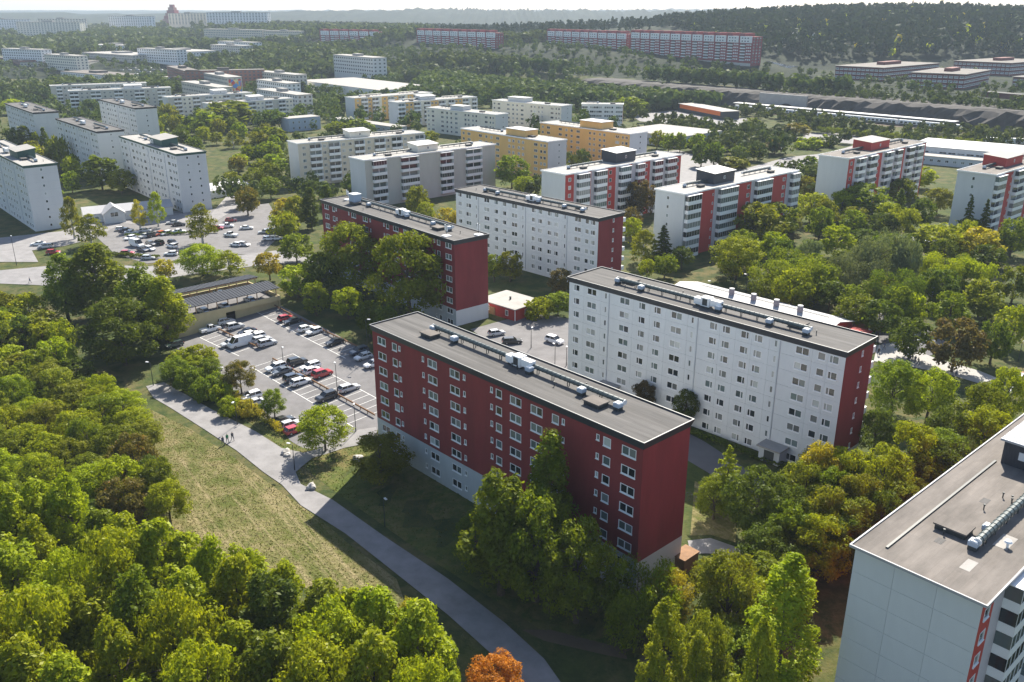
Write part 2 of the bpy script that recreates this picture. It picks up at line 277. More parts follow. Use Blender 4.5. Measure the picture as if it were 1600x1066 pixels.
CARS=[(-73.2, 201.7, 'white', 'pickup', 'A'), (-70.8, 206.2, 'silver', 'suv', 'A'), (-67.5, 202.8, 'silver', 'suv', 'A'), (-63.6, 199.3, 'navy', 'sedan', 'A'), (-62.1, 197.7, 'white', 'hatch', 'A'), (-60.5, 195.9, 'white', 'wagon', 'A'), (-58.6, 194.0, 'silver', 'wagon', 'A'), (-63.1, 192.0, 'white', 'van', 'B'), (-65.8, 192.4, 'silver', 'hatch', 'B'), (-56.7, 191.6, 'silver', 'suv', 'A'), (-56.1, 207.3, 'red', 'hatch', 'C'), (-54.0, 205.1, 'black', 'sedan', 'C'), (-49.4, 199.8, 'white', 'hatch', 'C'), (-47.1, 197.8, 'white', 'hatch', 'C'), (-40.9, 190.8, 'black', 'sedan', 'C'), (-34.3, 184.5, 'navy', 'suv', 'C'), (-32.9, 181.5, 'silver', 'hatch', 'C'), (-30.1, 177.3, 'white', 'hatch', 'C'), (-47.2, 180.1, 'black', 'suv', 'D'), (-51.3, 177.7, 'white', 'wagon', 'E'), (-49.4, 175.4, 'grey', 'sedan', 'E'), (-43.7, 177.4, 'white', 'wagon', 'D'), (-42.7, 175.1, 'white', 'hatch', 'D'), (-40.3, 173.3, 'red', 'suv', 'D'), (-46.0, 171.6, 'navy', 'suv', 'E'), (-44.0, 169.6, 'white', 'wagon', 'E'), (-37.2, 161.9, 'black', 'suv', 'E'), (-33.3, 165.7, 'silver', 'wagon', 'D'), (-79.5, 200.1, 'silver', 'hatch', 'F'), (-78.9, 193.1, 'green', 'hatch', 'F'), (-65.0, 177.8, 'white', 'hatch', 'F'), (-52.8, 163.3, 'white', 'suv', 'F'), (-51.4, 160.4, 'silver', 'sedan', 'F'), (-43.6, 152.3, 'black', 'sedan', 'F'), (-41.8, 150.6, 'silver', 'hatch', 'F'), (-40.5, 148.4, 'red', 'hatch', 'F'), (-134.8, 299.3, 'white', 'hatch', 'G'), (-132.3, 297.5, 'navy', 'sedan', 'G'), (-129.5, 294.3, 'silver', 'sedan', 'G'), (-125.8, 297.0, 'silver', 'hatch', 'G'), (-126.7, 286.4, 'white', 'hatch', 'H'), (-122.9, 288.9, 'silver', 'hatch', 'H'), (-120.7, 290.6, 'black', 'suv', 'H'), (-119.2, 292.3, 'orange', 'hatch', 'H'), (-117.2, 293.1, 'white', 'hatch', 'H'), (-113.7, 295.7, 'white', 'sedan', 'G'), (-120.8, 309.4, 'silver', 'sedan', 'I'), (-117.6, 306.4, 'black', 'sedan', 'I'), (-120.9, 277.3, 'white', 'van', 'J'), (-116.6, 271.2, 'navy', 'sedan', 'J'), (-114.7, 272.3, 'white', 'hatch', 'J'), (-116.8, 278.7, 'grey', 'hatch', 'K'), (-114.8, 279.7, 'black', 'suv', 'K'), (-110.3, 280.3, 'navy', 'hatch', 'K'), (-108.9, 275.8, 'white', 'hatch', 'J'), (-119.7, 267.1, 'red', 'hatch', 'L'), (-105.8, 266.1, 'white', 'hatch', 'L'), (-110.9, 261.4, 'silver', 'hatch', 'L'), (-101.2, 313.2, 'red', 'hatch', 'M'), (-102.2, 300.7, 'red', 'hatch', 'M'), (-100.0, 303.8, 'white', 'pickup', 'M'), (-92.2, 301.1, 'white', 'sedan', 'M'), (-94.5, 290.6, 'white', 'pickup', 'N'), (-89.0, 277.6, 'white', 'hatch', 'N'), (-86.5, 277.9, 'silver', 'hatch', 'N'), (-84.2, 295.2, 'silver', 'wagon', 'O'), (-81.5, 295.6, 'grey', 'suv', 'O'), (-80.5, 285.6, 'white', 'hatch', 'O'), (-78.0, 286.1, 'white', 'hatch', 'O'), (-149.1, 275.2, 'silver', 'wagon', 'P'), (-143.2, 268.0, 'red', 'hatch', 'P'), (-153.2, 278.5, 'white', 'sedan', 'P'), (-3.6, 194.1, 'silver', 'hatch', 'Q'), (0.0, 188.6, 'black', 'wagon', 'Q'), (9.7, 189.0, 'white', 'suv', 'Q')]
FENCE1=[(-71.1, 201.6), (-58.3, 189.6)]
FENCE2=[(-53.2, 182.6), (-26.2, 153.2)]
FENCE3=[(-63.2, 218.9), (-54.4, 208.7), (-43.8, 197.0), (-33.2, 185.6)]
LAMPS=[(-37.2, 134.0, 4.9), (-52.2, 151.8, 4.8), (-75.3, 170.5, 5.1), (-19.4, 116.4, 5.0), (-29.0, 147.8, 5.2), (-31.9, 181.9, 9.0), (-50.0, 179.2, 4.6), (-35.5, 164.6, 6.3), (9.1, 173.9, 5.1), (4.3, 185.7, 4.5), (85.9, 177.6, 5.9), (86.9, 178.3, 4.5), (80.8, 195.9, 4.5), (62.6, 226.0, 5.3), (52.0, 220.5, 5.2), (109.6, 177.6, 4.5), (-124.7, 237.1, 9.0), (-147.8, 254.8, 9.0), (11.6, 175.0, 4.5), (-50.4, 155.7, 4.5), (129.8, 431.0, 9.0)]
PEOPLE=[(-52.3, 143.3, 'navy'), (-51.8, 144.3, 'green'), (-51.1, 145.1, 'grey'), (-135.4, 238.2, 'navy'), (86.1, 178.7, 'white'), (85.9, 177.2, 'navy'), (87.1, 178.7, 'black'), (86.7, 176.5, 'navy'), (86.9, 175.4, 'black'), (83.2, 184.5, 'navy'), (80.6, 181.0, 'black'), (140.4, 242.5, 'black'), (91.4, 168.0, 'navy')]
TREES=[
(-33.3, 140.9, 8.5, 4.4, 'maple', 'lime', 'round yellow-green maple on the grass corner between the car park and the path'),
(-21.7, 129.4, 8.5, 5.0, 'maple', 'olive', 'olive maple standing in front of the left end of the nearest red block'),
(5.2, 105.1, 22.0, 3.7, 'poplar', 'green', 'tall pointed poplar rising in front of the nearest red block'),
(-1.5, 99.7, 19.5, 5.5, 'tallmaple', 'green', 'broad dark tree left of the tall poplar at the nearest red block'),
(3.1, 98.2, 16.5, 5.0, 'maple', 'green', 'dark tree below the tall poplar, close to the nearest red block'),
(8.2, 93.8, 15.0, 4.8, 'maple', 'green', 'dark leafy tree right of the poplar hiding the lower windows of the red block'),
(-4.9, 105.9, 9.0, 3.1, 'maple', 'dark', 'small dark tree at the outer edge of the clump before the red block'),
(15.5, 90.9, 11.0, 4.7, 'willow', 'green', 'dark soft-leaved tree under the gable of the nearest red block'),
(19.5, 91.6, 9.0, 2.8, 'maple', 'yellow', 'small yellow-leaved tree at the foot of the red gable'),
(16.2, 76.5, 17.0, 2.5, 'poplar', 'lime', 'bright columnar poplar below the red gable'),
(19.4, 74.7, 14.0, 2.0, 'poplar', 'lime', 'shorter bright poplar at the bottom edge beside the columnar one'),
(26.3, 88.8, 13.0, 4.2, 'maple', 'olive', 'olive-brown tree between the red gable and the big right-hand poplar'),
(21.3, 78.6, 13.0, 2.8, 'maple', 'olive', 'olive tree at the bottom edge between two poplars'),
(29.8, 79.7, 20.0, 3.9, 'poplar', 'lime', 'wide bright poplar left of the pale tower at the bottom right'),
(25.4, 73.4, 17.0, 2.0, 'poplar', 'lime', 'slim poplar leaning on the wide poplar by the pale tower'),
(-2.0, 79.9, 6.0, 3.0, 'maple', 'orange', 'orange autumn tree at the bottom edge beside the path'),
(32.7, 118.4, 11.0, 3.9, 'larch', 'lime', 'feathery larch with stepped branches between the red and white blocks'),
(35.2, 110.3, 11.0, 4.8, 'maple', 'dark', 'dark round tree in front of the long white block entrance'),
(30.4, 115.6, 7.0, 2.9, 'maple', 'green', 'small green tree by the lawn at the red gable'),
(45.4, 115.8, 12.0, 3.3, 'maple', 'yellow', 'yellow-orange tree at the corner of the long white block'),
(48.9, 115.4, 11.0, 4.3, 'maple', 'lime', 'yellow-green tree in front of the red gable of the white block'),
(42.3, 112.3, 11.0, 3.7, 'maple', 'olive', 'olive-gold tree below the windows of the long white block'),
(54.8, 115.5, 11.0, 4.3, 'maple', 'lime', 'leafy lime tree between the red gable and the near tower roof'),
(61.4, 121.6, 12.0, 4.5, 'maple', 'lime', 'tall lime-green tree beyond the near tower roof edge'),
(48.8, 108.2, 11.0, 3.6, 'maple', 'olive', 'olive tree in the lower grove left of the near tower'),
(43.4, 105.3, 11.0, 3.5, 'maple', 'olive', 'gold-flecked tree in the lower grove facing the red block'),
(37.8, 103.3, 10.0, 3.5, 'maple', 'green', 'green tree at the lower edge of the grove'),
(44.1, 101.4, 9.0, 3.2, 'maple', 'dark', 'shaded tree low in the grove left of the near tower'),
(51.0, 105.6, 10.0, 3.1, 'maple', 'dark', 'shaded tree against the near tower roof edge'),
(71.3, 124.8, 8.0, 2.3, 'willow', 'grey', 'greyish willow peeking over the near tower roof edge'),
(70.7, 149.7, 11.0, 4.7, 'maple', 'green', 'green tree right of the red gable of the long white block'),
(75.4, 145.5, 11.0, 4.3, 'maple', 'lime', 'gold-tipped tree beside the white footpath'),
(80.2, 136.5, 12.0, 4.4, 'maple', 'green', 'green tree above the near tower, left of the round one'),
(87.9, 143.6, 12.0, 3.4, 'maple', 'lime', 'round lime tree at the right edge above the near tower'),
(77.0, 129.3, 11.0, 4.2, 'maple', 'lime', 'yellow-lime tree just above the near tower roof corner'),
(72.2, 131.4, 10.0, 3.7, 'maple', 'dark', 'dark tree in the gap of the right grove'),
(61.2, 133.6, 9.0, 3.2, 'maple', 'dark', 'dark tree at the foot of the white block red gable'),
(92.3, 171.6, 12.0, 5.3, 'maple', 'brown', 'brown-leaved beech standing alone beside the schoolyard'),
(24.7, 151.1, 6.6, 2.2, 'maple', 'brown', 'small dark red-green tree behind the red block roof, left of its pair'),
(31.3, 145.2, 7.2, 2.3, 'maple', 'dark', 'small dark tree behind the corner of the red block roof'),
(-67.5, 178.4, 6.0, 3.6, 'maple', 'lime', 'bushy lime tree at the left corner of the car park'),
(-71.1, 177.5, 5.5, 3.2, 'maple', 'lime', 'bushy green tree by the far left corner of the car park'),
(-60.5, 165.9, 4.5, 2.6, 'bush', 'green', 'green shrub beside the parked white car roof'),
(-55.5, 166.2, 7.0, 3.4, 'maple', 'orangegreen', 'maple turning orange on the edge of the car park'),
(-45.7, 154.4, 6.0, 2.5, 'maple', 'green', 'small round green maple at the edge of the car park'),
(-40.5, 206.8, 8.0, 3.9, 'maple', 'lime', 'lone lime tree between the car park and the nearest red block'),
(-56.7, 223.8, 9.0, 4.9, 'maple', 'lime', 'yellow-lime tree beside the car deck'),
(-68.2, 239.4, 8.0, 3.6, 'maple', 'yellow', 'yellow-green tree behind the car deck corner'),
(-76.1, 288.3, 9.0, 4.9, 'maple', 'lime', 'lime tree beside the far car park exit'),
(-64.8, 257.8, 9.0, 5.0, 'maple', 'green', 'green tree in front of the darker poplars by the rear red block'),
(-42.3, 226.0, 19.2, 8.0, 'maple', 'olive', 'big olive tree hiding the left half of the rear red block'),
(-50.2, 224.3, 12.0, 5.1, 'maple', 'dark', 'dark tree at the left foot of the rear red block'),
(-25.0, 203.9, 22.1, 9.1, 'maple', 'green', 'huge bright green tree covering the middle of the rear red block'),
(-16.7, 222.9, 8.0, 3.4, 'maple', 'dark', 'dark tree right of the huge bright green tree'),
(-69.6, 301.6, 15.0, 3.3, 'poplar', 'dark', 'dark slim poplar at the left end of the rear red block'),
(-67.2, 317.3, 13.0, 2.8, 'poplar', 'dark', 'second slim poplar touching the rear red block roof'),
(-74.2, 301.2, 12.0, 4.6, 'maple', 'olive', 'olive tree left of the two slim poplars'),
(-78.9, 304.6, 10.0, 4.5, 'maple', 'yellow', 'yellow-olive tree left of the slim poplars'),
(-21.6, 294.4, 9.0, 4.6, 'maple', 'yellow', 'yellow-olive tree between rear red block and white block'),
(-34.7, 319.0, 12.0, 4.0, 'maple', 'olive', 'olive tree in front of the beige balcony block'),
(-30.2, 308.9, 8.0, 3.2, 'maple', 'lime', 'lime tree beside the beige balcony block'),
(-5.0, 237.8, 8.0, 2.7, 'maple', 'green', 'slim green tree at the corner of the rear red gable'),
(-0.5, 237.5, 9.0, 3.7, 'maple', 'olive', 'olive tree below the square white block windows'),
(13.0, 222.9, 8.0, 3.4, 'maple', 'brown', 'russet tree at the left end of the long white block'),
(7.0, 205.4, 5.5, 3.3, 'bush', 'lime', 'lime bush beside the red cottage'),
(11.4, 208.0, 6.0, 3.8, 'maple', 'green', 'leafy green tree between the red cottage and the long white block'),
(45.8, 316.5, 14.3, 5.8, 'maple', 'brown', 'tall brown-green tree between white and balcony blocks'),
(40.1, 292.7, 10.0, 3.4, 'maple', 'brown', 'brown-tipped tree behind the square white block gable'),
(39.6, 283.1, 8.0, 3.6, 'maple', 'lime', 'lime tree beside the square white block gable'),
(39.3, 255.9, 11.0, 5.3, 'birch', 'olive', 'olive birch in front of the balcony block'),
(45.9, 261.8, 10.8, 4.3, 'conifer', 'dark', 'dark shrubby conifer below the white balcony gable'),
(38.0, 239.8, 6.0, 2.2, 'maple', 'lime', 'small lime tree above the long white block roof'),
(43.3, 241.6, 7.0, 3.4, 'maple', 'green', 'round green tree above the long white block roof'),
(49.7, 250.3, 7.0, 3.4, 'maple', 'dark', 'dark tree at the foot of the balcony block'),
(63.2, 240.0, 12.0, 7.0, 'maple', 'lime', 'large lime tree in front of the balcony block'),
(67.8, 252.6, 11.0, 5.2, 'maple', 'green', 'green crown just behind the large lime tree'),
(78.9, 277.0, 14.3, 8.4, 'maple', 'olive', 'large olive tree in front of the red balcony facade'),
(87.3, 287.2, 12.0, 7.4, 'maple', 'green', 'leafy tree at the right end of the balcony block'),
(106.0, 309.8, 11.0, 6.6, 'maple', 'lime', 'bright tree behind the park hollow'),
(118.1, 313.3, 11.0, 5.2, 'maple', 'lime', 'lime tree left of the big dark round tree'),
(128.0, 317.3, 13.0, 9.3, 'maple', 'green', 'big rounded green tree before the far white gable'),
(149.6, 337.7, 11.0, 5.7, 'maple', 'green', 'green tree below the far red balcony facade'),
(141.5, 319.4, 11.0, 4.2, 'conifer', 'green', 'green conifer in front of the far red balcony facade'),
(173.6, 376.4, 9.0, 6.8, 'maple', 'lime', 'lime tree between the two far balcony blocks'),
(158.1, 324.7, 10.0, 5.5, 'maple', 'olive', 'olive tree between the two far balcony blocks'),
(129.4, 289.6, 10.0, 6.0, 'willow', 'olive', 'olive soft tree beside the white canopy in the park'),
(148.9, 283.9, 15.6, 3.1, 'conifer', 'dark', 'dark spruce in front of the rightmost white gable'),
(150.9, 277.6, 15.6, 3.3, 'conifer', 'dark', 'second dark spruce in front of the rightmost white gable'),
(154.5, 266.1, 12.0, 4.9, 'maple', 'green', 'green tree at the right edge below the rightmost balcony block'),
(79.3, 260.2, 9.0, 4.6, 'maple', 'lime', 'rounded lime tree at the park edge'),
(88.2, 253.9, 8.0, 4.0, 'willow', 'grey', 'greyish tree at the park edge'),
(73.5, 224.0, 12.0, 10.1, 'willow', 'green', 'wide drooping willow above the school roof'),
(92.7, 246.6, 7.0, 2.6, 'conifer', 'lime', 'cone-shaped lime tree beside the wide willow'),
(101.4, 235.8, 15.0, 7.4, 'willow', 'grey', 'tall grey-green weeping willow in the park'),
(107.2, 232.6, 14.0, 4.2, 'willow', 'grey', 'second grey-green weeping willow in the park'),
(93.3, 229.8, 11.0, 6.9, 'willow', 'grey', 'lower grey-green willow left of the tall one'),
(95.6, 212.3, 11.0, 6.4, 'willow', 'dark', 'dark willow skirt below the tall weeping willow'),
(129.6, 261.7, 11.0, 7.8, 'maple', 'lime', 'wide lime-yellow tree in the right park'),
(139.5, 256.7, 11.0, 6.7, 'maple', 'yellow', 'yellow-lime round tree in the right park'),
(119.4, 235.4, 9.0, 7.1, 'willow', 'lime', 'bright low tree in front of the yellow-lime pair'),
(126.2, 231.1, 8.0, 4.8, 'willow', 'lime', 'bright low tree at the right of the park'),
(84.3, 208.5, 8.0, 3.6, 'maple', 'green', 'green tree right of the wide willow'),
(106.3, 213.5, 9.0, 2.9, 'birch', 'green', 'birch in the middle of the right park'),
(95.0, 198.9, 9.0, 3.2, 'maple', 'lime', 'yellow-topped tree above the schoolyard'),
(102.6, 196.2, 10.0, 4.3, 'maple', 'green', 'green tree right of the yellow-topped one'),
(115.5, 207.2, 10.0, 4.6, 'maple', 'olive', 'olive tree in the lower right park'),
(129.9, 218.8, 10.0, 3.8, 'maple', 'green', 'green tree at the right edge of the park'),
(111.8, 185.7, 10.0, 3.6, 'maple', 'lime', 'lime tree at the right edge above the path'),
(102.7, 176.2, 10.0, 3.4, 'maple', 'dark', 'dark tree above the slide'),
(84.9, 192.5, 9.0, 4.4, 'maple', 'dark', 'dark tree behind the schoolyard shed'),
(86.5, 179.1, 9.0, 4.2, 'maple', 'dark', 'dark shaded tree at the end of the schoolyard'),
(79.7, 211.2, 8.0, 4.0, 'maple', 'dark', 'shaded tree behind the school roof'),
(-68.1, 175.0, 5.0, 2.7, 'maple', 'lime', 'second lime bush-tree of the thicket at the car park corner'),
(-64.1, 173.5, 5.0, 2.7, 'maple', 'green', 'green bush-tree behind the thicket at the car park corner'),
(-58.1, 162.2, 4.0, 2.4, 'bush', 'lime', 'lime shrub in the car park edge thicket, middle'),
(-62.0, 163.6, 4.5, 2.8, 'bush', 'green', 'green shrub in the car park edge thicket, left'),
(-54.5, 156.2, 3.6, 2.2, 'bush', 'lime', 'lime shrub under the orange-tinted maple'),
(-51.3, 155.7, 3.0, 2.1, 'bush', 'yellow', 'yellow shrub beside the white parked estate car'),
(-66.4, 168.2, 5.0, 2.9, 'bush', 'green', 'green shrub at the shady end of the path'),
(-70.6, 171.0, 6.0, 2.9, 'maple', 'green', 'green tree at the shady end of the path'),
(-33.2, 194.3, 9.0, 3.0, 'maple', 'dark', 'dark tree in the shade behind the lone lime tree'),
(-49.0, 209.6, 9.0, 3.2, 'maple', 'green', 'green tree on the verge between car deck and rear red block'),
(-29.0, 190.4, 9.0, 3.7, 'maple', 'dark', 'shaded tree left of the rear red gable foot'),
(-62.6, 103.0, 16.0, 5.2, 'tallmaple', 'lime', 'lime tree standing highest at the left end of the lower left wood edge'),
(-48.2, 94.0, 16.0, 4.4, 'tallmaple', 'lime', 'lime tree on the lower left wood edge below the yellow thicket'),
(-39.9, 92.1, 15.0, 4.6, 'tallmaple', 'lime', 'pointed lime tree jutting into the meadow from the lower left wood'),
(-32.1, 89.2, 15.0, 4.1, 'tallmaple', 'lime', 'lime tree on the wood edge facing the mown tracks'),
(-26.6, 86.8, 14.5, 3.6, 'tallmaple', 'lime', 'lime tree on the wood edge right of the mown tracks'),
(-17.8, 81.7, 14.5, 3.8, 'tallmaple', 'lime', 'lime tree on the wood edge beside the building shadow'),
(-10.8, 79.2, 15.0, 3.4, 'tallmaple', 'yellow', 'gold-tipped tree at the right tip of the lower left wood'),
(-7.5, 76.9, 11.0, 2.1, 'tallmaple', 'lime', 'small lime tree left of the orange tree'),
(-103.3, 210.8, 20.0, 9.4, 'tallmaple', 'green', 'largest green tree left of the car deck'),
(-88.0, 200.6, 18.0, 7.9, 'tallmaple', 'green', 'tall green tree joined to the right of the largest one'),
(-80.2, 193.6, 17.0, 6.1, 'tallmaple', 'lime', 'tall green tree nearest the car deck'),
(-111.2, 209.4, 18.0, 6.0, 'tallmaple', 'green', 'tall green tree at the left of the big group'),
(-85.9, 182.1, 15.0, 8.4, 'maple', 'dark', 'shaded tree in front of the big green group'),
(-145.3, 286.9, 15.0, 3.6, 'birch', 'olive', 'olive birch right of the pale tower at the left edge'),
(-135.6, 278.0, 11.0, 5.1, 'birch', 'olive', 'wide olive birch beside the low white nursery'),
(-129.0, 300.7, 11.0, 2.9, 'birch', 'yellow', 'yellow birch in the far car park'),
(-124.3, 305.2, 13.0, 3.1, 'birch', 'lime', 'lime birch in the far car park beside the yellow one'),
(-100.6, 280.5, 14.0, 5.2, 'birch', 'olive', 'large birch in the middle of the far car park'),
(-88.7, 244.4, 9.0, 6.0, 'maple', 'lime', 'lime tree behind the car deck'),
(-80.4, 243.1, 8.0, 5.0, 'birch', 'lime', 'light airy tree behind the car deck'),
(-97.0, 238.1, 7.0, 2.7, 'maple', 'yellow', 'small yellow tree on the kerb behind the green group'),
(-97.8, 323.1, 11.0, 4.2, 'maple', 'orangegreen', 'orange-brown tree by the lane beside the white tower'),
(-173.7, 373.5, 14.0, 8.4, 'maple', 'dark', 'dark wide tree between the pale towers'),
(-183.2, 366.8, 9.0, 3.7, 'maple', 'green', 'green tree hard against the left pale tower'),
(-162.1, 365.5, 10.0, 5.3, 'maple', 'olive', 'olive tree at the foot of the middle pale tower'),
(-183.6, 351.4, 6.0, 3.8, 'maple', 'green', 'low tree behind the left pale tower'),
(-251.0, 463.1, 16.9, 5.0, 'poplar', 'dark', 'dark poplar pair beside the left pale tower'),
(-241.1, 463.2, 15.6, 2.5, 'poplar', 'dark', 'single dark poplar between the left towers'),
(-246.0, 464.0, 12.6, 2.7, 'maple', 'lime', 'small lime tree between the left towers'),
(-214.2, 423.7, 15.6, 5.2, 'willow', 'olive', 'olive willow behind the left pale tower roof'),
(-268.0, 479.4, 13.0, 5.8, 'maple', 'dark', 'dark tree at the left edge behind the pale tower'),
(-365.5, 666.0, 11.0, 9.4, 'maple', 'lime', 'lime tree at the left edge beyond the towers'),
(-288.9, 731.7, 13.0, 9.2, 'conifer', 'dark', 'dark conical tree beside the beige balcony slab'),
(-231.4, 607.2, 13.0, 6.9, 'willow', 'olive', 'pale olive tree right of the far white tower'),
(-212.4, 578.5, 9.0, 6.1, 'maple', 'green', 'green tree right of the far white tower'),
(-183.1, 581.9, 17.0, 17.3, 'maple', 'green', 'big round tree before the distant white slabs'),
(-186.0, 549.5, 14.0, 9.7, 'maple', 'green', 'round tree left of the big round one'),
(-154.1, 495.6, 10.0, 5.7, 'birch', 'olive', 'olive tree in front of the big round one'),
(-128.3, 482.1, 13.0, 8.2, 'maple', 'green', 'green tree left of the beige slab end'),
(-152.9, 574.3, 13.0, 9.3, 'maple', 'dark', 'dark tree behind the green one by the beige slab'),
(-134.7, 474.0, 12.0, 6.8, 'maple', 'olive', 'olive tree beside the allotments'),
(-119.3, 440.0, 11.0, 7.3, 'maple', 'green', 'green tree just left of the beige gable'),
(-109.6, 405.4, 10.0, 6.1, 'maple', 'green', 'lower green tree left of the beige gable'),
(-109.8, 376.4, 9.0, 4.9, 'maple', 'green', 'green tree in front of the allotments'),
(-127.4, 412.8, 8.0, 4.5, 'maple', 'orangegreen', 'orange tree in the allotments'),
(-132.0, 703.0, 11.0, 6.9, 'maple', 'dark', 'dark tree left of the yellow slab'),
(-192.4, 841.6, 11.0, 4.7, 'poplar', 'dark', 'narrow tree by the mall roof'),
(-105.8, 543.6, 9.0, 7.7, 'maple', 'green', 'round tree behind the beige slab roof, left'),
(-94.0, 553.6, 9.0, 8.8, 'maple', 'green', 'round tree behind the beige slab roof, right'),
(0.0, 377.0, 14.0, 6.8, 'maple', 'green', 'round dark-green tree in front of the yellow slab'),
(5.2, 361.9, 8.0, 4.5, 'maple', 'lime', 'lime tree at the foot of the yellow slab'),
(-47.5, 514.2, 7.0, 5.5, 'maple', 'lime', 'lime tree between the beige and cream slabs'),
(85.5, 658.8, 13.0, 12.1, 'maple', 'green', 'big round tree beside the flat shop roof'),
(79.8, 492.8, 10.0, 4.2, 'maple', 'olive', 'first of the row of trees behind the red balcony blocks'),
(84.3, 482.0, 10.0, 4.1, 'maple', 'green', 'second of the row of trees behind the red balcony blocks'),
(90.5, 482.0, 10.0, 4.1, 'maple', 'green', 'third of the row of trees behind the red balcony blocks'),
(98.9, 479.3, 10.0, 4.4, 'maple', 'green', 'fourth of the row of trees behind the red balcony blocks'),
(92.0, 432.7, 12.0, 4.7, 'maple', 'dark', 'dark tree in the lay-by beside the balcony block'),
(98.2, 432.7, 12.0, 4.3, 'maple', 'dark', 'twin dark tree in the lay-by beside the balcony block'),
(106.1, 428.5, 5.0, 7.1, 'bush', 'olive', 'low olive bush behind the balcony block'),
(115.5, 455.3, 7.0, 4.9, 'maple', 'dark', 'dark tree beside the main road'),
(122.4, 450.7, 7.0, 4.8, 'maple', 'lime', 'lime tree beside the main road'),
(147.1, 555.0, 10.0, 5.9, 'maple', 'green', 'round tree by the station road'),
(139.3, 474.2, 7.0, 6.1, 'maple', 'brown', 'russet shrub tree by the road'),
(168.3, 533.9, 9.0, 8.7, 'maple', 'orangegreen', 'round autumn tree at the road bend'),
(163.8, 494.5, 6.0, 7.1, 'bush', 'lime', 'lime bush by the road bend'),
(175.2, 502.5, 6.0, 5.4, 'bush', 'green', 'green bush by the road bend'),
(135.6, 406.3, 9.0, 5.0, 'maple', 'dark', 'dark tree left of the far white gable'),
(119.0, 356.1, 9.0, 4.7, 'maple', 'olive', 'olive tree left of the far white gable, lower'),
(-9.3, 67.3, 16.3, 4.1, 'maple', 'lime', '@tree, eighth from left, fifth row from back, lower left wood'),
(-40.0, 72.8, 17.4, 3.6, 'tallmaple', 'lime', '@tree, fourth from left, fourth row from back, lower left wood'),
(-34.7, 86.4, 18.3, 3.6, 'tallmaple', 'lime', '@tree, seventh from left, second row from back, lower left wood'),
(-18.9, 69.2, 16.4, 4.7, 'maple', 'lime', '@tree, eighth from left, fourth row from back, lower left wood'),
(-29.5, 67.8, 17.5, 4.7, 'maple', 'lime', '@tree, fifth from left, fourth row from back, lower left wood'),
(-58.8, 101.6, 17.7, 4.1, 'tallmaple', 'lime', '@tree, sixth from left, first row from back, lower left wood'),
(-9.8, 75.0, 17.3, 5.2, 'tallmaple', 'lime', '@tree, ninth from left, third row from back, lower left wood'),
(-47.7, 69.5, 17.2, 5.0, 'tallmaple', 'lime', '@tree, second from left, fourth row from back, lower left wood'),
(-51.9, 87.6, 14.9, 4.1, 'maple', 'lime', '@tree, third from left, second row from back, lower left wood'),
(-49.3, 75.4, 18.4, 4.2, 'maple', 'lime', '@tree, second from left, third row from back, lower left wood'),
(-23.3, 64.9, 15.3, 4.4, 'tallmaple', 'olive', '@tree, sixth from left, fifth row from back, lower left wood'),
(-4.1, 63.5, 14.9, 3.9, 'tallmaple', 'lime', '@tree, ninth from left, fifth row from back, lower left wood'),
(-59.4, 93.9, 15.7, 3.7, 'tallmaple', 'lime', '@tree, fifth from left, first row from back, lower left wood'),
(-65.7, 93.6, 16.0, 4.8, 'tallmaple', 'lime', '@tree, third from left, first row from back, lower left wood'),
(-70.8, 101.8, 16.1, 5.2, 'tallmaple', 'lime', '@tree, second from left, first row from back, lower left wood'),
(-34.6, 75.5, 18.1, 4.2, 'maple', 'lime', '@tree, fifth from left, third row from back, lower left wood'),
(-41.0, 80.1, 17.9, 4.4, 'tallmaple', 'green', '@tree, fifth from left, second row from back, lower left wood'),
(-52.4, 81.4, 15.1, 4.6, 'tallmaple', 'lime', '@tree, third from left, third row from back, lower left wood'),
(-26.1, 80.0, 17.9, 4.9, 'tallmaple', 'dark', '@tree, ninth from left, second row from back, lower left wood'),
(-42.0, 89.6, 18.4, 5.1, 'tallmaple', 'lime', '@tree, eighth from left, first row from back, lower left wood'),
(-46.8, 64.1, 16.2, 4.6, 'tallmaple', 'olive', '@tree, second from left, fifth row from back, lower left wood'),
(-46.6, 80.5, 15.7, 4.2, 'tallmaple', 'lime', '@tree, fourth from left, third row from back, lower left wood'),
(-64.7, 88.4, 17.8, 4.0, 'tallmaple', 'green', '@tree, first from left, first row from back, lower left wood'),
(-19.3, 75.0, 16.2, 5.1, 'maple', 'lime', '@tree, seventh from left, third row from back, lower left wood'),
(-52.3, 97.0, 14.9, 4.2, 'tallmaple', 'green', '@tree, seventh from left, first row from back, lower left wood'),
(-30.7, 82.9, 17.6, 4.6, 'tallmaple', 'lime', '@tree, eighth from left, second row from back, lower left wood'),
(-36.6, 68.1, 14.1, 3.9, 'tallmaple', 'lime', '@tree, fourth from left, fifth row from back, lower left wood'),
(-56.7, 78.0, 15.9, 4.9, 'maple', 'lime', '@tree, first from left, third row from back, lower left wood'),
(-60.6, 83.7, 17.5, 4.0, 'tallmaple', 'lime', '@tree, first from left, second row from back, lower left wood'),
(-53.7, 70.9, 14.2, 4.7, 'tallmaple', 'lime', '@tree, first from left, fourth row from back, lower left wood'),
(-15.7, 62.8, 15.1, 4.6, 'tallmaple', 'lime', '@tree, seventh from left, fifth row from back, lower left wood'),
(-38.2, 62.6, 16.5, 3.6, 'tallmaple', 'lime', '@tree, third from left, fifth row from back, lower left wood'),
(-24.4, 71.6, 16.9, 4.7, 'tallmaple', 'green', '@tree, seventh from left, fourth row from back, lower left wood'),
(-65.4, 99.3, 17.1, 4.3, 'tallmaple', 'lime', '@tree, fourth from left, first row from back, lower left wood'),
(-46.1, 86.4, 18.2, 4.8, 'maple', 'lime', '@tree, fourth from left, second row from back, lower left wood'),
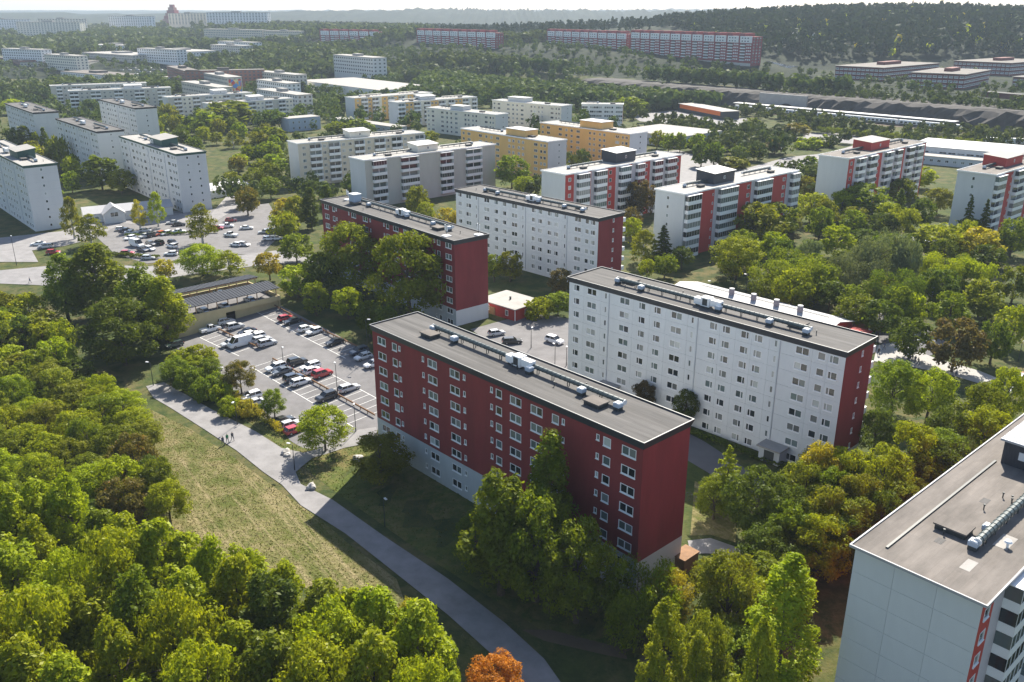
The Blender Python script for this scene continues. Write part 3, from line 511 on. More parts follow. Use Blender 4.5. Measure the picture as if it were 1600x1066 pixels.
(-51.7, 66.0, 15.7, 3.8, 'maple', 'lime', '@tree, first from left, fifth row from back, lower left wood'),
(-32.6, 62.6, 14.6, 3.7, 'tallmaple', 'lime', '@tree, fifth from left, fifth row from back, lower left wood'),
(-14.8, 78.6, 16.7, 4.7, 'tallmaple', 'lime', '@tree, eighth from left, third row from back, lower left wood'),
(-28.5, 74.8, 15.3, 4.1, 'tallmaple', 'lime', '@tree, sixth from left, fourth row from back, lower left wood'),
(-42.8, 67.6, 16.7, 4.9, 'tallmaple', 'lime', '@tree, third from left, fourth row from back, lower left wood'),
(-21.2, 82.3, 14.6, 4.7, 'tallmaple', 'olive', '@tree, sixth from left, third row from back, lower left wood'),
(-13.7, 70.5, 18.2, 4.5, 'tallmaple', 'lime', '@tree, ninth from left, fourth row from back, lower left wood'),
(-59.0, 88.7, 16.0, 5.0, 'tallmaple', 'lime', '@tree, second from left, second row from back, lower left wood'),
(-35.6, 81.0, 17.0, 4.3, 'tallmaple', 'lime', '@tree, sixth from left, second row from back, lower left wood'),
(-114.0, 185.3, 9.5, 3.3, 'maple', 'olive', '@tree, fourth from left, second row from back, thicket beside the meadow'),
(-94.0, 164.1, 7.9, 3.9, 'maple', 'olive', '@tree, fifth from left, fourth row from back, thicket beside the meadow'),
(-100.3, 180.6, 6.2, 4.0, 'maple', 'green', '@tree, ninth from left, third row from back, thicket beside the meadow'),
(-85.6, 131.3, 9.1, 3.6, 'maple', 'green', '@tree, second from left, seventh row from back, thicket beside the meadow'),
(-96.6, 174.2, 9.4, 3.8, 'maple', 'lime', '@tree, eighth from left, third row from back, thicket beside the meadow'),
(-112.9, 197.7, 7.0, 4.2, 'maple', 'lime', '@tree, seventh from left, second row from back, thicket beside the meadow'),
(-107.8, 176.8, 6.6, 3.5, 'maple', 'lime', '@tree, fourth from left, third row from back, thicket beside the meadow'),
(-96.7, 143.7, 7.7, 3.0, 'maple', 'lime', '@tree, first from left, sixth row from back, thicket beside the meadow'),
(-105.7, 165.2, 9.8, 3.7, 'maple', 'olive', '@tree, second from left, third row from back, thicket beside the meadow'),
(-96.6, 148.3, 9.2, 3.7, 'maple', 'olive', '@tree, first from left, fifth row from back, thicket beside the meadow'),
(-124.2, 206.2, 8.6, 3.2, 'maple', 'olive', '@tree, seventh from left, first row from back, thicket beside the meadow'),
(-103.6, 159.9, 6.9, 3.0, 'maple', 'orangegreen', '@tree, first from left, fourth row from back, thicket beside the meadow'),
(-112.3, 189.9, 8.8, 3.6, 'maple', 'dark', '@tree, sixth from left, second row from back, thicket beside the meadow'),
(-74.7, 146.1, 8.5, 3.9, 'maple', 'green', '@tree, seventh from left, fifth row from back, thicket beside the meadow'),
(-99.2, 154.1, 7.0, 4.0, 'maple', 'lime', '@tree, second from left, fifth row from back, thicket beside the meadow'),
(-122.7, 186.1, 9.9, 3.0, 'maple', 'green', '@tree, first from left, second row from back, thicket beside the meadow'),
(-111.8, 169.2, 7.7, 3.9, 'maple', 'green', '@tree, first from left, third row from back, thicket beside the meadow'),
(-77.7, 131.7, 7.7, 3.3, 'maple', 'lime', '@tree, fourth from left, seventh row from back, thicket beside the meadow'),
(-68.7, 127.0, 6.6, 3.9, 'maple', 'green', '@tree, sixth from left, seventh row from back, thicket beside the meadow'),
(-70.5, 117.4, 6.3, 3.4, 'maple', 'lime', '@tree, third from left, eighth row from back, thicket beside the meadow'),
(-75.0, 123.9, 8.3, 3.3, 'maple', 'lime', '@tree, third from left, seventh row from back, thicket beside the meadow'),
(-122.0, 199.8, 7.5, 2.9, 'maple', 'green', '@tree, sixth from left, first row from back, thicket beside the meadow'),
(-89.0, 148.7, 6.6, 3.6, 'maple', 'lime', '@tree, third from left, fifth row from back, thicket beside the meadow'),
(-87.7, 156.3, 9.5, 4.2, 'maple', 'olive', '@tree, sixth from left, fourth row from back, thicket beside the meadow'),
(-75.6, 116.8, 7.0, 3.6, 'maple', 'green', '@tree, second from left, eighth row from back, thicket beside the meadow'),
(-83.2, 136.0, 7.5, 3.4, 'maple', 'lime', '@tree, fourth from left, sixth row from back, thicket beside the meadow'),
(-83.1, 153.1, 8.1, 4.3, 'maple', 'olive', '@tree, fifth from left, fifth row from back, thicket beside the meadow'),
(-106.8, 188.6, 7.9, 3.4, 'maple', 'lime', '@tree, seventh from left, third row from back, thicket beside the meadow'),
(-129.3, 208.7, 9.3, 3.2, 'maple', 'olive', '@tree, fifth from left, first row from back, thicket beside the meadow'),
(-58.2, 115.8, 8.5, 3.8, 'maple', 'orangegreen', '@tree, seventh from left, eighth row from back, thicket beside the meadow'),
(-76.4, 139.8, 8.4, 4.1, 'maple', 'lime', '@tree, sixth from left, sixth row from back, thicket beside the meadow'),
(-77.8, 150.2, 8.5, 3.0, 'maple', 'lime', '@tree, sixth from left, fifth row from back, thicket beside the meadow'),
(-67.0, 133.5, 8.3, 3.9, 'maple', 'green', '@tree, seventh from left, seventh row from back, thicket beside the meadow'),
(-127.5, 194.9, 9.7, 4.2, 'maple', 'olive', '@tree, first from left, first row from back, thicket beside the meadow'),
(-63.1, 112.3, 6.7, 3.2, 'maple', 'dark', '@tree, fourth from left, eighth row from back, thicket beside the meadow'),
(-114.1, 179.6, 6.1, 3.1, 'maple', 'green', '@tree, third from left, third row from back, thicket beside the meadow'),
(-94.4, 153.0, 9.3, 3.7, 'maple', 'green', '@tree, second from left, fourth row from back, thicket beside the meadow'),
(-97.6, 158.8, 7.1, 3.1, 'maple', 'lime', '@tree, third from left, fourth row from back, thicket beside the meadow'),
(-84.7, 160.0, 6.0, 3.3, 'maple', 'dark', '@tree, eighth from left, fourth row from back, thicket beside the meadow'),
(-129.9, 199.1, 7.3, 2.9, 'maple', 'green', '@tree, second from left, first row from back, thicket beside the meadow'),
(-78.5, 155.2, 9.0, 3.2, 'maple', 'lime', '@tree, ninth from left, fourth row from back, thicket beside the meadow'),
(-90.6, 135.5, 7.9, 3.2, 'maple', 'lime', '@tree, second from left, sixth row from back, thicket beside the meadow'),
(-83.4, 142.4, 8.6, 3.4, 'maple', 'olive', '@tree, fifth from left, sixth row from back, thicket beside the meadow'),
(-58.0, 124.9, 7.3, 3.2, 'maple', 'dark', '@tree, ninth from left, seventh row from back, thicket beside the meadow'),
(-61.1, 120.3, 9.3, 4.1, 'maple', 'lime', '@tree, sixth from left, eighth row from back, thicket beside the meadow'),
(-72.5, 134.9, 9.5, 3.0, 'maple', 'green', '@tree, seventh from left, sixth row from back, thicket beside the meadow'),
(-89.9, 168.8, 6.6, 3.3, 'maple', 'dark', '@tree, seventh from left, fourth row from back, thicket beside the meadow'),
(-61.8, 127.9, 9.5, 3.8, 'maple', 'orangegreen', '@tree, eighth from left, seventh row from back, thicket beside the meadow'),
(-51.8, 115.8, 8.1, 3.2, 'maple', 'lime', '@tree, ninth from left, eighth row from back, thicket beside the meadow'),
(-82.3, 118.0, 7.9, 4.2, 'maple', 'lime', '@tree, first from left, eighth row from back, thicket beside the meadow'),
(-73.4, 152.0, 6.9, 3.5, 'maple', 'lime', '@tree, eighth from left, fifth row from back, thicket beside the meadow'),
(-102.1, 170.6, 7.1, 4.2, 'maple', 'olive', '@tree, fifth from left, third row from back, thicket beside the meadow'),
(-65.3, 140.5, 6.1, 3.3, 'maple', 'olive', '@tree, ninth from left, sixth row from back, thicket beside the meadow'),
(-117.9, 196.4, 8.2, 4.0, 'maple', 'green', '@tree, fifth from left, second row from back, thicket beside the meadow'),
(-89.2, 140.7, 8.7, 3.6, 'maple', 'lime', '@tree, third from left, sixth row from back, thicket beside the meadow'),
(-117.3, 190.8, 9.3, 3.8, 'maple', 'lime', '@tree, third from left, second row from back, thicket beside the meadow'),
(-101.7, 187.1, 9.1, 3.0, 'maple', 'lime', '@tree, ninth from left, second row from back, thicket beside the meadow'),
(-97.4, 168.9, 9.0, 3.3, 'maple', 'green', '@tree, sixth from left, third row from back, thicket beside the meadow'),
(-82.8, 125.1, 8.1, 3.7, 'maple', 'lime', '@tree, first from left, seventh row from back, thicket beside the meadow'),
(-84.3, 148.0, 6.9, 3.5, 'maple', 'lime', '@tree, fourth from left, fifth row from back, thicket beside the meadow'),
(-124.8, 190.4, 9.7, 4.2, 'maple', 'green', '@tree, second from left, second row from back, thicket beside the meadow'),
(-109.2, 193.9, 8.6, 4.3, 'maple', 'olive', '@tree, eighth from left, second row from back, thicket beside the meadow'),
(-68.8, 144.9, 6.5, 3.4, 'maple', 'lime', '@tree, eighth from left, sixth row from back, thicket beside the meadow'),
(-117.1, 203.1, 9.6, 4.3, 'maple', 'lime', '@tree, eighth from left, first row from back, thicket beside the meadow'),
(-66.3, 122.5, 6.9, 3.9, 'maple', 'lime', '@tree, fifth from left, eighth row from back, thicket beside the meadow'),
(-98.8, 164.7, 7.2, 3.4, 'maple', 'green', '@tree, fourth from left, fourth row from back, thicket beside the meadow'),
(-135.8, 211.6, 6.8, 3.6, 'maple', 'dark', '@tree, third from left, first row from back, thicket beside the meadow'),
(-54.8, 121.1, 8.9, 3.0, 'maple', 'green', '@tree, eighth from left, eighth row from back, thicket beside the meadow'),
(-72.9, 130.4, 7.7, 3.2, 'maple', 'olive', '@tree, fifth from left, seventh row from back, thicket beside the meadow'),
(-130.1, 204.2, 6.8, 3.1, 'maple', 'lime', '@tree, fourth from left, first row from back, thicket beside the meadow'),
(45.9, 104.8, 10.0, 4.2, 'maple', 'olive', '@tree, eighth from left, second row from back, grove beside the near tower'),
(59.8, 116.0, 8.4, 3.8, 'maple', 'olive', '@tree, fifth from left, first row from back, grove beside the near tower'),
(25.0, 81.6, 8.0, 4.3, 'maple', 'green', '@tree, third from left, second row from back, grove beside the near tower'),
(34.3, 100.9, 8.5, 3.7, 'maple', 'dark', '@tree, fifth from left, second row from back, grove beside the near tower'),
(32.9, 94.7, 8.4, 4.1, 'maple', 'green', '@tree, sixth from left, second row from back, grove beside the near tower'),
(29.8, 88.8, 8.9, 3.9, 'maple', 'lime', '@tree, fourth from left, second row from back, grove beside the near tower'),
(38.3, 106.5, 10.5, 4.0, 'maple', 'dark', '@tree, first from left, first row from back, grove beside the near tower'),
(55.6, 110.3, 8.3, 3.2, 'maple', 'olive', '@tree, fourth from left, first row from back, grove beside the near tower'),
(22.6, 74.4, 7.4, 4.0, 'maple', 'lime', '@tree, second from left, second row from back, grove beside the near tower'),
(68.3, 125.7, 8.8, 4.2, 'maple', 'green', '@tree, seventh from left, first row from back, grove beside the near tower'),
(41.0, 100.3, 10.0, 3.6, 'maple', 'lime', '@tree, seventh from left, second row from back, grove beside the near tower'),
(46.3, 110.8, 10.5, 3.4, 'maple', 'green', '@tree, second from left, first row from back, grove beside the near tower'),
(51.6, 117.8, 7.1, 3.1, 'maple', 'lime', '@tree, third from left, first row from back, grove beside the near tower'),
(26.1, 94.6, 7.8, 3.4, 'maple', 'olive', '@tree, first from left, second row from back, grove beside the near tower'),
(64.5, 120.2, 9.7, 4.3, 'maple', 'dark', '@tree, sixth from left, first row from back, grove beside the near tower'),
(77.6, 245.9, 10.3, 4.0, 'maple', 'dark', '@tree, first from left, second row from back, park behind the school'),
(141.4, 267.7, 10.7, 3.7, 'maple', 'lime', '@tree, eighth from left, second row from back, park behind the school'),
(109.7, 250.6, 10.8, 4.8, 'maple', 'green', '@tree, fourth from left, second row from back, park behind the school'),
(123.2, 288.3, 8.6, 5.0, 'maple', 'dark', '@tree, sixth from left, first row from back, park behind the school'),
(109.0, 267.3, 8.1, 4.7, 'maple', 'dark', '@tree, third from left, second row from back, park behind the school'),
(109.1, 216.3, 10.0, 5.0, 'maple', 'dark', '@tree, eighth from left, third row from back, park behind the school'),
(137.7, 247.2, 8.2, 4.7, 'maple', 'dark', '@tree, ninth from left, second row from back, park behind the school'),
(114.5, 290.9, 9.1, 4.4, 'maple', 'green', '@tree, fifth from left, first row from back, park behind the school'),
(123.2, 265.3, 7.1, 4.5, 'maple', 'dark', '@tree, fifth from left, second row from back, park behind the school'),
(92.6, 200.7, 10.0, 3.7, 'maple', 'green', '@tree, seventh from left, third row from back, park behind the school'),
(95.0, 295.5, 7.0, 3.8, 'maple', 'olive', '@tree, first from left, first row from back, park behind the school'),
(124.6, 247.4, 10.0, 3.6, 'maple', 'dark', '@tree, seventh from left, second row from back, park behind the school'),
(102.0, 287.1, 11.0, 4.6, 'maple', 'green', '@tree, second from left, first row from back, park behind the school'),
(114.9, 202.9, 7.8, 3.8, 'maple', 'olive', '@tree, tenth from left, third row from back, park behind the school'),
(136.6, 276.7, 7.0, 3.9, 'maple', 'lime', '@tree, sixth from left, second row from back, park behind the school'),
(71.0, 213.6, 10.9, 4.7, 'maple', 'lime', '@tree, first from left, third row from back, park behind the school'),
(79.3, 218.4, 10.5, 4.2, 'maple', 'green', '@tree, third from left, third row from back, park behind the school'),
(80.7, 234.4, 7.7, 4.9, 'maple', 'green', '@tree, second from left, third row from back, park behind the school'),
(108.0, 300.4, 10.9, 4.1, 'maple', 'olive', '@tree, third from left, first row from back, park behind the school'),
(99.1, 263.2, 10.4, 4.9, 'maple', 'lime', '@tree, second from left, second row from back, park behind the school'),
(141.4, 299.8, 11.0, 4.0, 'maple', 'dark', '@tree, eighth from left, first row from back, park behind the school'),
(124.9, 237.3, 7.3, 4.6, 'maple', 'green', '@tree, ninth from left, third row from back, park behind the school'),
(81.3, 198.1, 8.9, 4.8, 'maple', 'green', '@tree, fifth from left, third row from back, park behind the school'),
(95.0, 217.6, 7.2, 4.8, 'maple', 'olive', '@tree, sixth from left, third row from back, park behind the school'),
(131.1, 304.5, 8.9, 4.5, 'maple', 'lime', '@tree, seventh from left, first row from back, park behind the school'),
(146.3, 278.2, 8.9, 4.9, 'maple', 'dark', '@tree, ninth from left, first row from back, park behind the school'),
(94.4, 242.8, 7.9, 3.6, 'maple', 'green', '@tree, fourth from left, third row from back, park behind the school'),
(118.3, 301.0, 8.1, 4.8, 'maple', 'olive', '@tree, fourth from left, first row from back, park behind the school'),
(-97.5, 355.1, 8.7, 4.6, 'maple', 'green', '@tree, ninth from left, fourth row from back, greenery among the pale towers'),
(-102.3, 375.4, 11.0, 4.6, 'maple', 'green', '@tree, tenth from left, fourth row from back, greenery among the pale towers'),
(-147.6, 393.5, 8.2, 4.2, 'maple', 'olive', '@tree, fifth from left, fourth row from back, greenery among the pale towers'),
(-182.9, 433.3, 8.1, 5.0, 'maple', 'olive', '@tree, sixth from left, third row from back, greenery among the pale towers'),
(-112.4, 401.3, 8.8, 4.5, 'maple', 'olive', '@tree, eighth from left, fourth row from back, greenery among the pale towers'),
(-129.5, 423.6, 7.7, 4.3, 'maple', 'lime', '@tree, seventh from left, fourth row from back, greenery among the pale towers'),
(-144.1, 526.0, 10.0, 3.9, 'maple', 'olive', '@tree, tenth from left, first row from back, greenery among the pale towers'),
(-194.9, 464.9, 7.5, 4.7, 'maple', 'green', '@tree, eighth from left, third row from back, greenery among the pale towers'),
(-222.0, 450.6, 10.7, 4.9, 'maple', 'dark', '@tree, third from left, second row from back, greenery among the pale towers'),
(-162.6, 458.5, 11.0, 4.9, 'maple', 'dark', '@tree, sixth from left, second row from back, greenery among the pale towers'),
(-213.1, 386.8, 10.4, 3.6, 'maple', 'dark', '@tree, first from left, fourth row from back, greenery among the pale towers'),
(-208.9, 558.1, 11.1, 4.0, 'maple', 'olive', '@tree, third from left, first row from back, greenery among the pale towers'),
(-240.6, 467.4, 8.6, 4.2, 'maple', 'dark', '@tree, second from left, second row from back, greenery among the pale towers'),
(-189.1, 449.5, 9.8, 4.5, 'maple', 'dark', '@tree, seventh from left, third row from back, greenery among the pale towers'),
(-167.3, 508.1, 7.1, 4.1, 'maple', 'olive', '@tree, eighth from left, second row from back, greenery among the pale towers'),
(-175.2, 537.5, 11.6, 4.5, 'maple', 'olive', '@tree, seventh from left, first row from back, greenery among the pale towers'),
(-156.5, 516.4, 11.4, 4.8, 'maple', 'green', '@tree, ninth from left, first row from back, greenery among the pale towers'),
(-210.2, 533.7, 11.1, 4.5, 'maple', 'green', '@tree, first from left, first row from back, greenery among the pale towers'),
(-181.7, 492.3, 11.1, 5.0, 'maple', 'dark', '@tree, fifth from left, second row from back, greenery among the pale towers'),
(-179.2, 415.1, 10.0, 4.2, 'maple', 'lime', '@tree, fifth from left, third row from back, greenery among the pale towers'),
(-139.5, 492.4, 11.5, 4.0, 'maple', 'dark', '@tree, ninth from left, second row from back, greenery among the pale towers'),
(-199.1, 402.1, 10.4, 3.9, 'maple', 'green', '@tree, third from left, fourth row from back, greenery among the pale towers'),
(-255.5, 468.9, 7.9, 4.2, 'maple', 'lime', '@tree, first from left, second row from back, greenery among the pale towers'),
(-194.7, 570.6, 11.2, 4.4, 'maple', 'olive', '@tree, fifth from left, first row from back, greenery among the pale towers'),
(-124.2, 468.5, 10.4, 3.5, 'maple', 'green', '@tree, tenth from left, second row from back, greenery among the pale towers'),
(-165.5, 392.6, 10.8, 4.9, 'maple', 'dark', '@tree, fourth from left, fourth row from back, greenery among the pale towers'),
(-240.4, 449.1, 10.2, 4.7, 'maple', 'olive', '@tree, third from left, third row from back, greenery among the pale towers'),
(-173.1, 558.2, 10.3, 4.2, 'maple', 'green', '@tree, eighth from left, first row from back, greenery among the pale towers'),
(-195.7, 505.4, 7.6, 4.0, 'maple', 'lime', '@tree, fourth from left, second row from back, greenery among the pale towers'),
(-119.3, 376.2, 7.5, 3.7, 'maple', 'olive', '@tree, sixth from left, fourth row from back, greenery among the pale towers'),
(-191.2, 522.0, 9.9, 4.7, 'maple', 'dark', '@tree, fourth from left, first row from back, greenery among the pale towers'),
(-218.9, 570.6, 10.1, 3.8, 'maple', 'lime', '@tree, second from left, first row from back, greenery among the pale towers'),
(-189.4, 557.6, 8.9, 4.3, 'maple', 'olive', '@tree, sixth from left, first row from back, greenery among the pale towers'),
(-193.5, 389.7, 11.3, 3.7, 'maple', 'lime', '@tree, second from left, fourth row from back, greenery among the pale towers'),
(-220.2, 419.8, 9.2, 4.4, 'maple', 'olive', '@tree, fourth from left, third row from back, greenery among the pale towers'),
(-231.3, 430.2, 11.1, 4.3, 'maple', 'lime', '@tree, second from left, third row from back, greenery among the pale towers'),
(-177.8, 518.2, 9.1, 4.4, 'maple', 'lime', '@tree, seventh from left, second row from back, greenery among the pale towers'),
(-226.1, 405.7, 11.8, 4.8, 'maple', 'green', '@tree, first from left, third row from back, greenery among the pale towers'),
(-130.9, 442.5, 9.0, 4.3, 'maple', 'green', '@tree, tenth from left, third row from back, greenery among the pale towers'),
(-157.1, 422.3, 11.8, 4.3, 'maple', 'lime', '@tree, ninth from left, third row from back, greenery among the pale towers')]

def axis(parts):
    out=[]
    for a,b,s in parts:
        n=max(1,int(round((b-a)/s))); out+=list(np.linspace(a,b,n,endpoint=False))
    out.append(parts[-1][1]); return np.array(out)
gx=axis([(-9000,-2000,350),(-2000,-900,60),(-900,-252,18),(-252,252,6),(252,900,12),(900,2000,40),(2000,9000,350)])
gy=axis([(-120,-20,20),(-20,300,5),(300,600,15),(600,700,5),(700,1600,20),(1600,3000,60),(3000,9500,110)])
X,Y=np.meshgrid(gx,gy); Z=terrain_h(X,Y)
far=np.clip((Y-2400)/1500,0,1); Z=Z+far*(7*np.sin(X/41.)*np.cos(Y/57.)+5*nr.standard_normal(X.shape))
nx,ny=len(gx),len(gy)
verts=np.stack([X.ravel(),Y.ravel(),Z.ravel()],1)
ii=np.arange(nx*ny).reshape(ny,nx); faces=np.stack([ii[:-1,:-1],ii[:-1,1:],ii[1:,1:],ii[1:,:-1]],-1).reshape(-1,4)
me=bpy.data.meshes.new('ground'); me.from_pydata(verts.tolist(),[],faces.tolist())
me.materials.append(M('ground_grass')); me.materials.append(M('woodland'))
yc=Y[:-1,:-1].ravel(); xc=X[:-1,:-1].ravel(); qc=(xc-223)*.75+(yc-646)*.66
me.polygons.foreach_set('material_index',((yc>1010)|(qc>44)|((yc>745)&(qc<-16)&(xc>-90))|((yc>690)&(xc>40)&(qc<-16))).astype(np.int32)); me.polygons.foreach_set('use_smooth',np.ones(len(faces),bool)); me.update()
prop(put('ground',me),kind='structure')
def sheet(name,poly,mname,off=.05,step=5,kind='structure'):
    bm=bmesh.new(); vs=[bm.verts.new((x,y,0)) for x,y in poly]
    f=bm.faces.new(vs)
    if f.normal.z<0 or True:
        bm.normal_update()
        if f.normal.z<0: f.normal_flip()
    bmesh.ops.triangulate(bm,faces=bm.faces[:])
    xs=[p[0] for p in poly]; ys=[p[1] for p in poly]
    if min(ys)<300:
        for ax,lo,hi in ((0,min(xs),max(xs)),(1,min(ys),min(300,max(ys)))):
            k=math.ceil(lo/step)*step
            while k<hi:
                co=[0,0,0]; no=[0,0,0]; co[ax]=k; no[ax]=1
                bmesh.ops.bisect_plane(bm,geom=bm.verts[:]+bm.edges[:]+bm.faces[:],plane_co=co,plane_no=no); k+=step
    for v in bm.verts: v.co.z=hz(v.co.x,v.co.y)+off
    me=bpy.data.meshes.new(name); bm.to_mesh(me); bm.free(); me.materials.append(M(mname))
    return prop(put(name,me),kind=kind)
sheet('meadow',MEADOW,'meadow_grass',.03)
LAWN=[(-66,176),(-60,166),(-50,155),(-42,147),(-31,133),(-20,120),(-5,103),(6,94),(20,95),(30,112),(16,99),(-24,142),(-33,152),(-44,155),(-56,166)]
sheet('lawn',[(-70,170),(-57,160),(-46,148),(-40,140),(-30,128),(-10,106),(4,92),(16,88),(22,96),(16,98.2),(-24,142.2),(-30,152),(-40,150.5),(-46,156),(-56,166.5)],'lawn_grass',.025)
car_park=sheet('car_park',CARPARK,'asphalt',.06)
sheet('footpath',PATH,'asphalt_path',.09)
sheet('trail',TRAIL,'soil',.07)
sheet('yard_asphalt',YARD,'asphalt',.06)
sheet('service_lane',BACKLANE,'asphalt_dark',.09)
sheet('far_car_park',LOTBACK,'asphalt',.06)
sheet('road',ROADLEFT,'asphalt_path',.09)
sheet('street',STREETLEFT,'asphalt_path',.12)
sheet('square',SQUARE,'concrete',.09)
sheet('schoolyard',SCHOOLYARD,'asphalt_dark',.06)
sheet('plaza',PLAZA,'asphalt_path',.12)
sheet('lawn',GABLELAWN,'meadow_grass',.05)
sheet('road',ROADRIGHT,'asphalt_path',.10)
sheet('station_road',STATIONROAD,'asphalt_path',.14)
# painted bay lines in the near car park (frame: e along the fence, n across it)
FE=Vector((math.cos(R(-47.2)),math.sin(R(-47.2)))); FN=Vector((math.cos(R(42.8)),math.sin(R(42.8))))
def strip(p,q,w,parent,off=.085,name='marking',m='paint_line'):
    p=Vector(p); q=Vector(q); t=(q-p); n=max(1,int(t.length/2.5)); s=Vector((-t.y,t.x)).normalized()*w/2
    mb=MB()
    for k in range(n):
        a=p+t*(k/n); b=p+t*((k+1)/n)
        mb.quad(*[(c.x,c.y,hz(c.x,c.y)+off) for c in (a-s,b-s,b+s,a+s)])
    return mb.build(name,M(m),parent)
def bays(P,Q,parent,sides=(1,-1),depth=5.0,pitch=2.55):
    P=Vector(P); Q=Vector(Q); e=(Q-P).normalized(); n=Vector((-e.y,e.x)); L=(Q-P).length
    for sd in sides:
        strip(P+n*sd*depth,Q+n*sd*depth,.13,parent)
        k=0.
        while k<=L:
            a=P+e*k+n*sd*.35; strip(a,a+n*sd*(depth-.35),.11,parent); k+=pitch
bays(FENCE1[0],FENCE1[1],car_park); bays(FENCE2[0],FENCE2[1],car_park); bays(FENCE3[0],FENCE3[-1],car_park,sides=(-1,))
# ------------------------------------------------------------------ windows, walls, balconies
WM={}
def wmesh(kind,w,h):
    """frame, pane list and sill meshes for a window opening w x h (origin in the wall plane, outward -y)"""
    key=(kind,w,h)
    if key in WM: return WM[key]
    f=.09 if kind!='slit' else .05; fr=MB(); a,b=w/2,h/2; y0,y1=-.035,.13
    fr.box(-a,y0,-b,-a+f,y1,b); fr.box(a-f,y0,-b,a,y1,b); fr.box(-a+f,y0,b-f,a-f,y1,b); fr.box(-a+f,y0,-b,a-f,y1,-b+f)
    cuts=[]
    if kind=='D': cuts=[0.]
    if kind=='n': cuts=[-a+.34*w]
    if kind=='nn': cuts=[a-.34*w]
    for c in cuts: fr.box(c-.06,y0+.01,-b+f,c+.06,y1-.01,b-f)
    xs=[-a+f]+sum([[c-.06,c+.06] for c in cuts],[])+[a-f]; panes=[]
    for i in range(0,len(xs),2):
        p=MB(); p.box(xs[i],.06,-b+f,xs[i+1],.085,b-f); panes.append(p.mesh('pane',[M('glass_dark')]))
    s=MB(); s.box(-a-.04,-.11,-b-.10,a+.04,.02,-b-.005)
    WM[key]=(fr.mesh('window',[M('trim_white')]),panes,s.mesh('sill',[M('trim_white')]))
    return WM[key]
def slot(o,m):
    o.material_slots[0].link='OBJECT'; o.material_slots[0].material=M(m)
def window_full(parent,kind,w,h,loc,rz=0.,sill=True):
    fm,pm,smh=wmesh(kind,w,h); o=put('window',fm,parent,loc,rz)
    g=rng.choice(PANES)
    for p in pm:
        q=put('pane',p,o); slot(q,g if rng.random()<.75 else rng.choice(PANES))
    if sill: put('sill',smh,o)
    return o
WS={}
def window_simple(parent,kind,w,h,loc,rz=0.,frame='trim_white',name='window'):
    g=rng.choice(PANES); key=(kind,w,h,g,frame)
    if key not in WS:
        mb=MB(); a,b=w/2,h/2; f=.08
        mb.box(-a,-.05,-b,-a+f,.1,b); mb.box(a-f,-.05,-b,a,.1,b); mb.box(-a+f,-.05,b-f,a-f,.1,b); mb.box(-a+f,-.07,-b,a-f,.1,-b+f)
        if kind in('D','n','nn'):
            c={'D':0,'n':-a+.34*w,'nn':a-.34*w}[kind]; mb.box(c-.05,-.04,-b+f,c+.05,.1,b-f)
        mb.quad((-a+f,-.025,-b+f),(a-f,-.025,-b+f),(a-f,-.025,b-f),(-a+f,-.025,b-f),1)
        WS[key]=mb.mesh('window',[M(frame),M(g)])
    return put(name,WS[key],parent,loc,rz)
def wall(mb,u0,u1,z0,z1,holes,to3,mi,depth=.22,revmi=None):
    """rectangular wall with window openings cut out and reveals; mi(u,z) gives the material index"""
    us={u0,u1}; zs={z0,z1}
    for (u,z,w,h) in holes: us|={round(u-w/2,3),round(u+w/2,3)}; zs|={round(z-h/2,3),round(z+h/2,3)}
    if hasattr(mi,'ub'): us|={u for u in mi.ub if u0<u<u1}; zs|={z for z in mi.zb if z0<z<z1}
    us=sorted(us); zs=sorted(zs)
    cols={}
    for hl in holes: cols.setdefault((round(hl[0]-hl[2]/2,3),round(hl[0]+hl[2]/2,3)),[]).append(hl)
    for i in range(len(us)-1):
        um=(us[i]+us[i+1])/2
        hs=[hl for hl in holes if abs(um-hl[0])<hl[2]/2]
        j=0
        while j<len(zs)-1:
            zm=(zs[j]+zs[j+1])/2
            if any(abs(zm-hl[1])<hl[3]/2 for hl in hs): j+=1; continue
            m=mi(um,zm); k=j+1
            while k<len(zs)-1:
                z2=(zs[k]+zs[k+1])/2
                if any(abs(z2-hl[1])<hl[3]/2 for hl in hs) or mi(um,z2)!=m: break
                k+=1
            mb.quad(to3(us[i],zs[j],0),to3(us[i+1],zs[j],0),to3(us[i+1],zs[k],0),to3(us[i],zs[k],0),m); j=k
    for (u,z,w,h) in holes:
        a,b,c,d=u-w/2,u+w/2,z-h/2,z+h/2; r=mi(u,z) if revmi is None else revmi
        mb.quad(to3(a,c,0),to3(b,c,0),to3(b,c,depth),to3(a,c,depth),r); mb.quad(to3(a,d,0),to3(a,d,depth),to3(b,d,depth),to3(b,d,0),r)
        mb.quad(to3(a,c,0),to3(a,c,depth),to3(a,d,depth),to3(a,d,0),r); mb.quad(to3(b,c,0),to3(b,d,0),to3(b,d,depth),to3(b,c,depth),r)
class Band:
    def __init__(s,fn,ub=(),zb=()): s.fn=fn; s.ub=[round(u,3) for u in ub]; s.zb=[round(z,3) for z in zb]
    def __call__(s,u,z): return s.fn(u,z)
SIZE={'D':(2.35,1.3),'M':(1.3,1.3),'s':(.55,.85),'n':(1.55,1.3),'nn':(1.55,1.3),'slit':(.5,1.15)}
def front3(u,z,d): return (u,d,z)
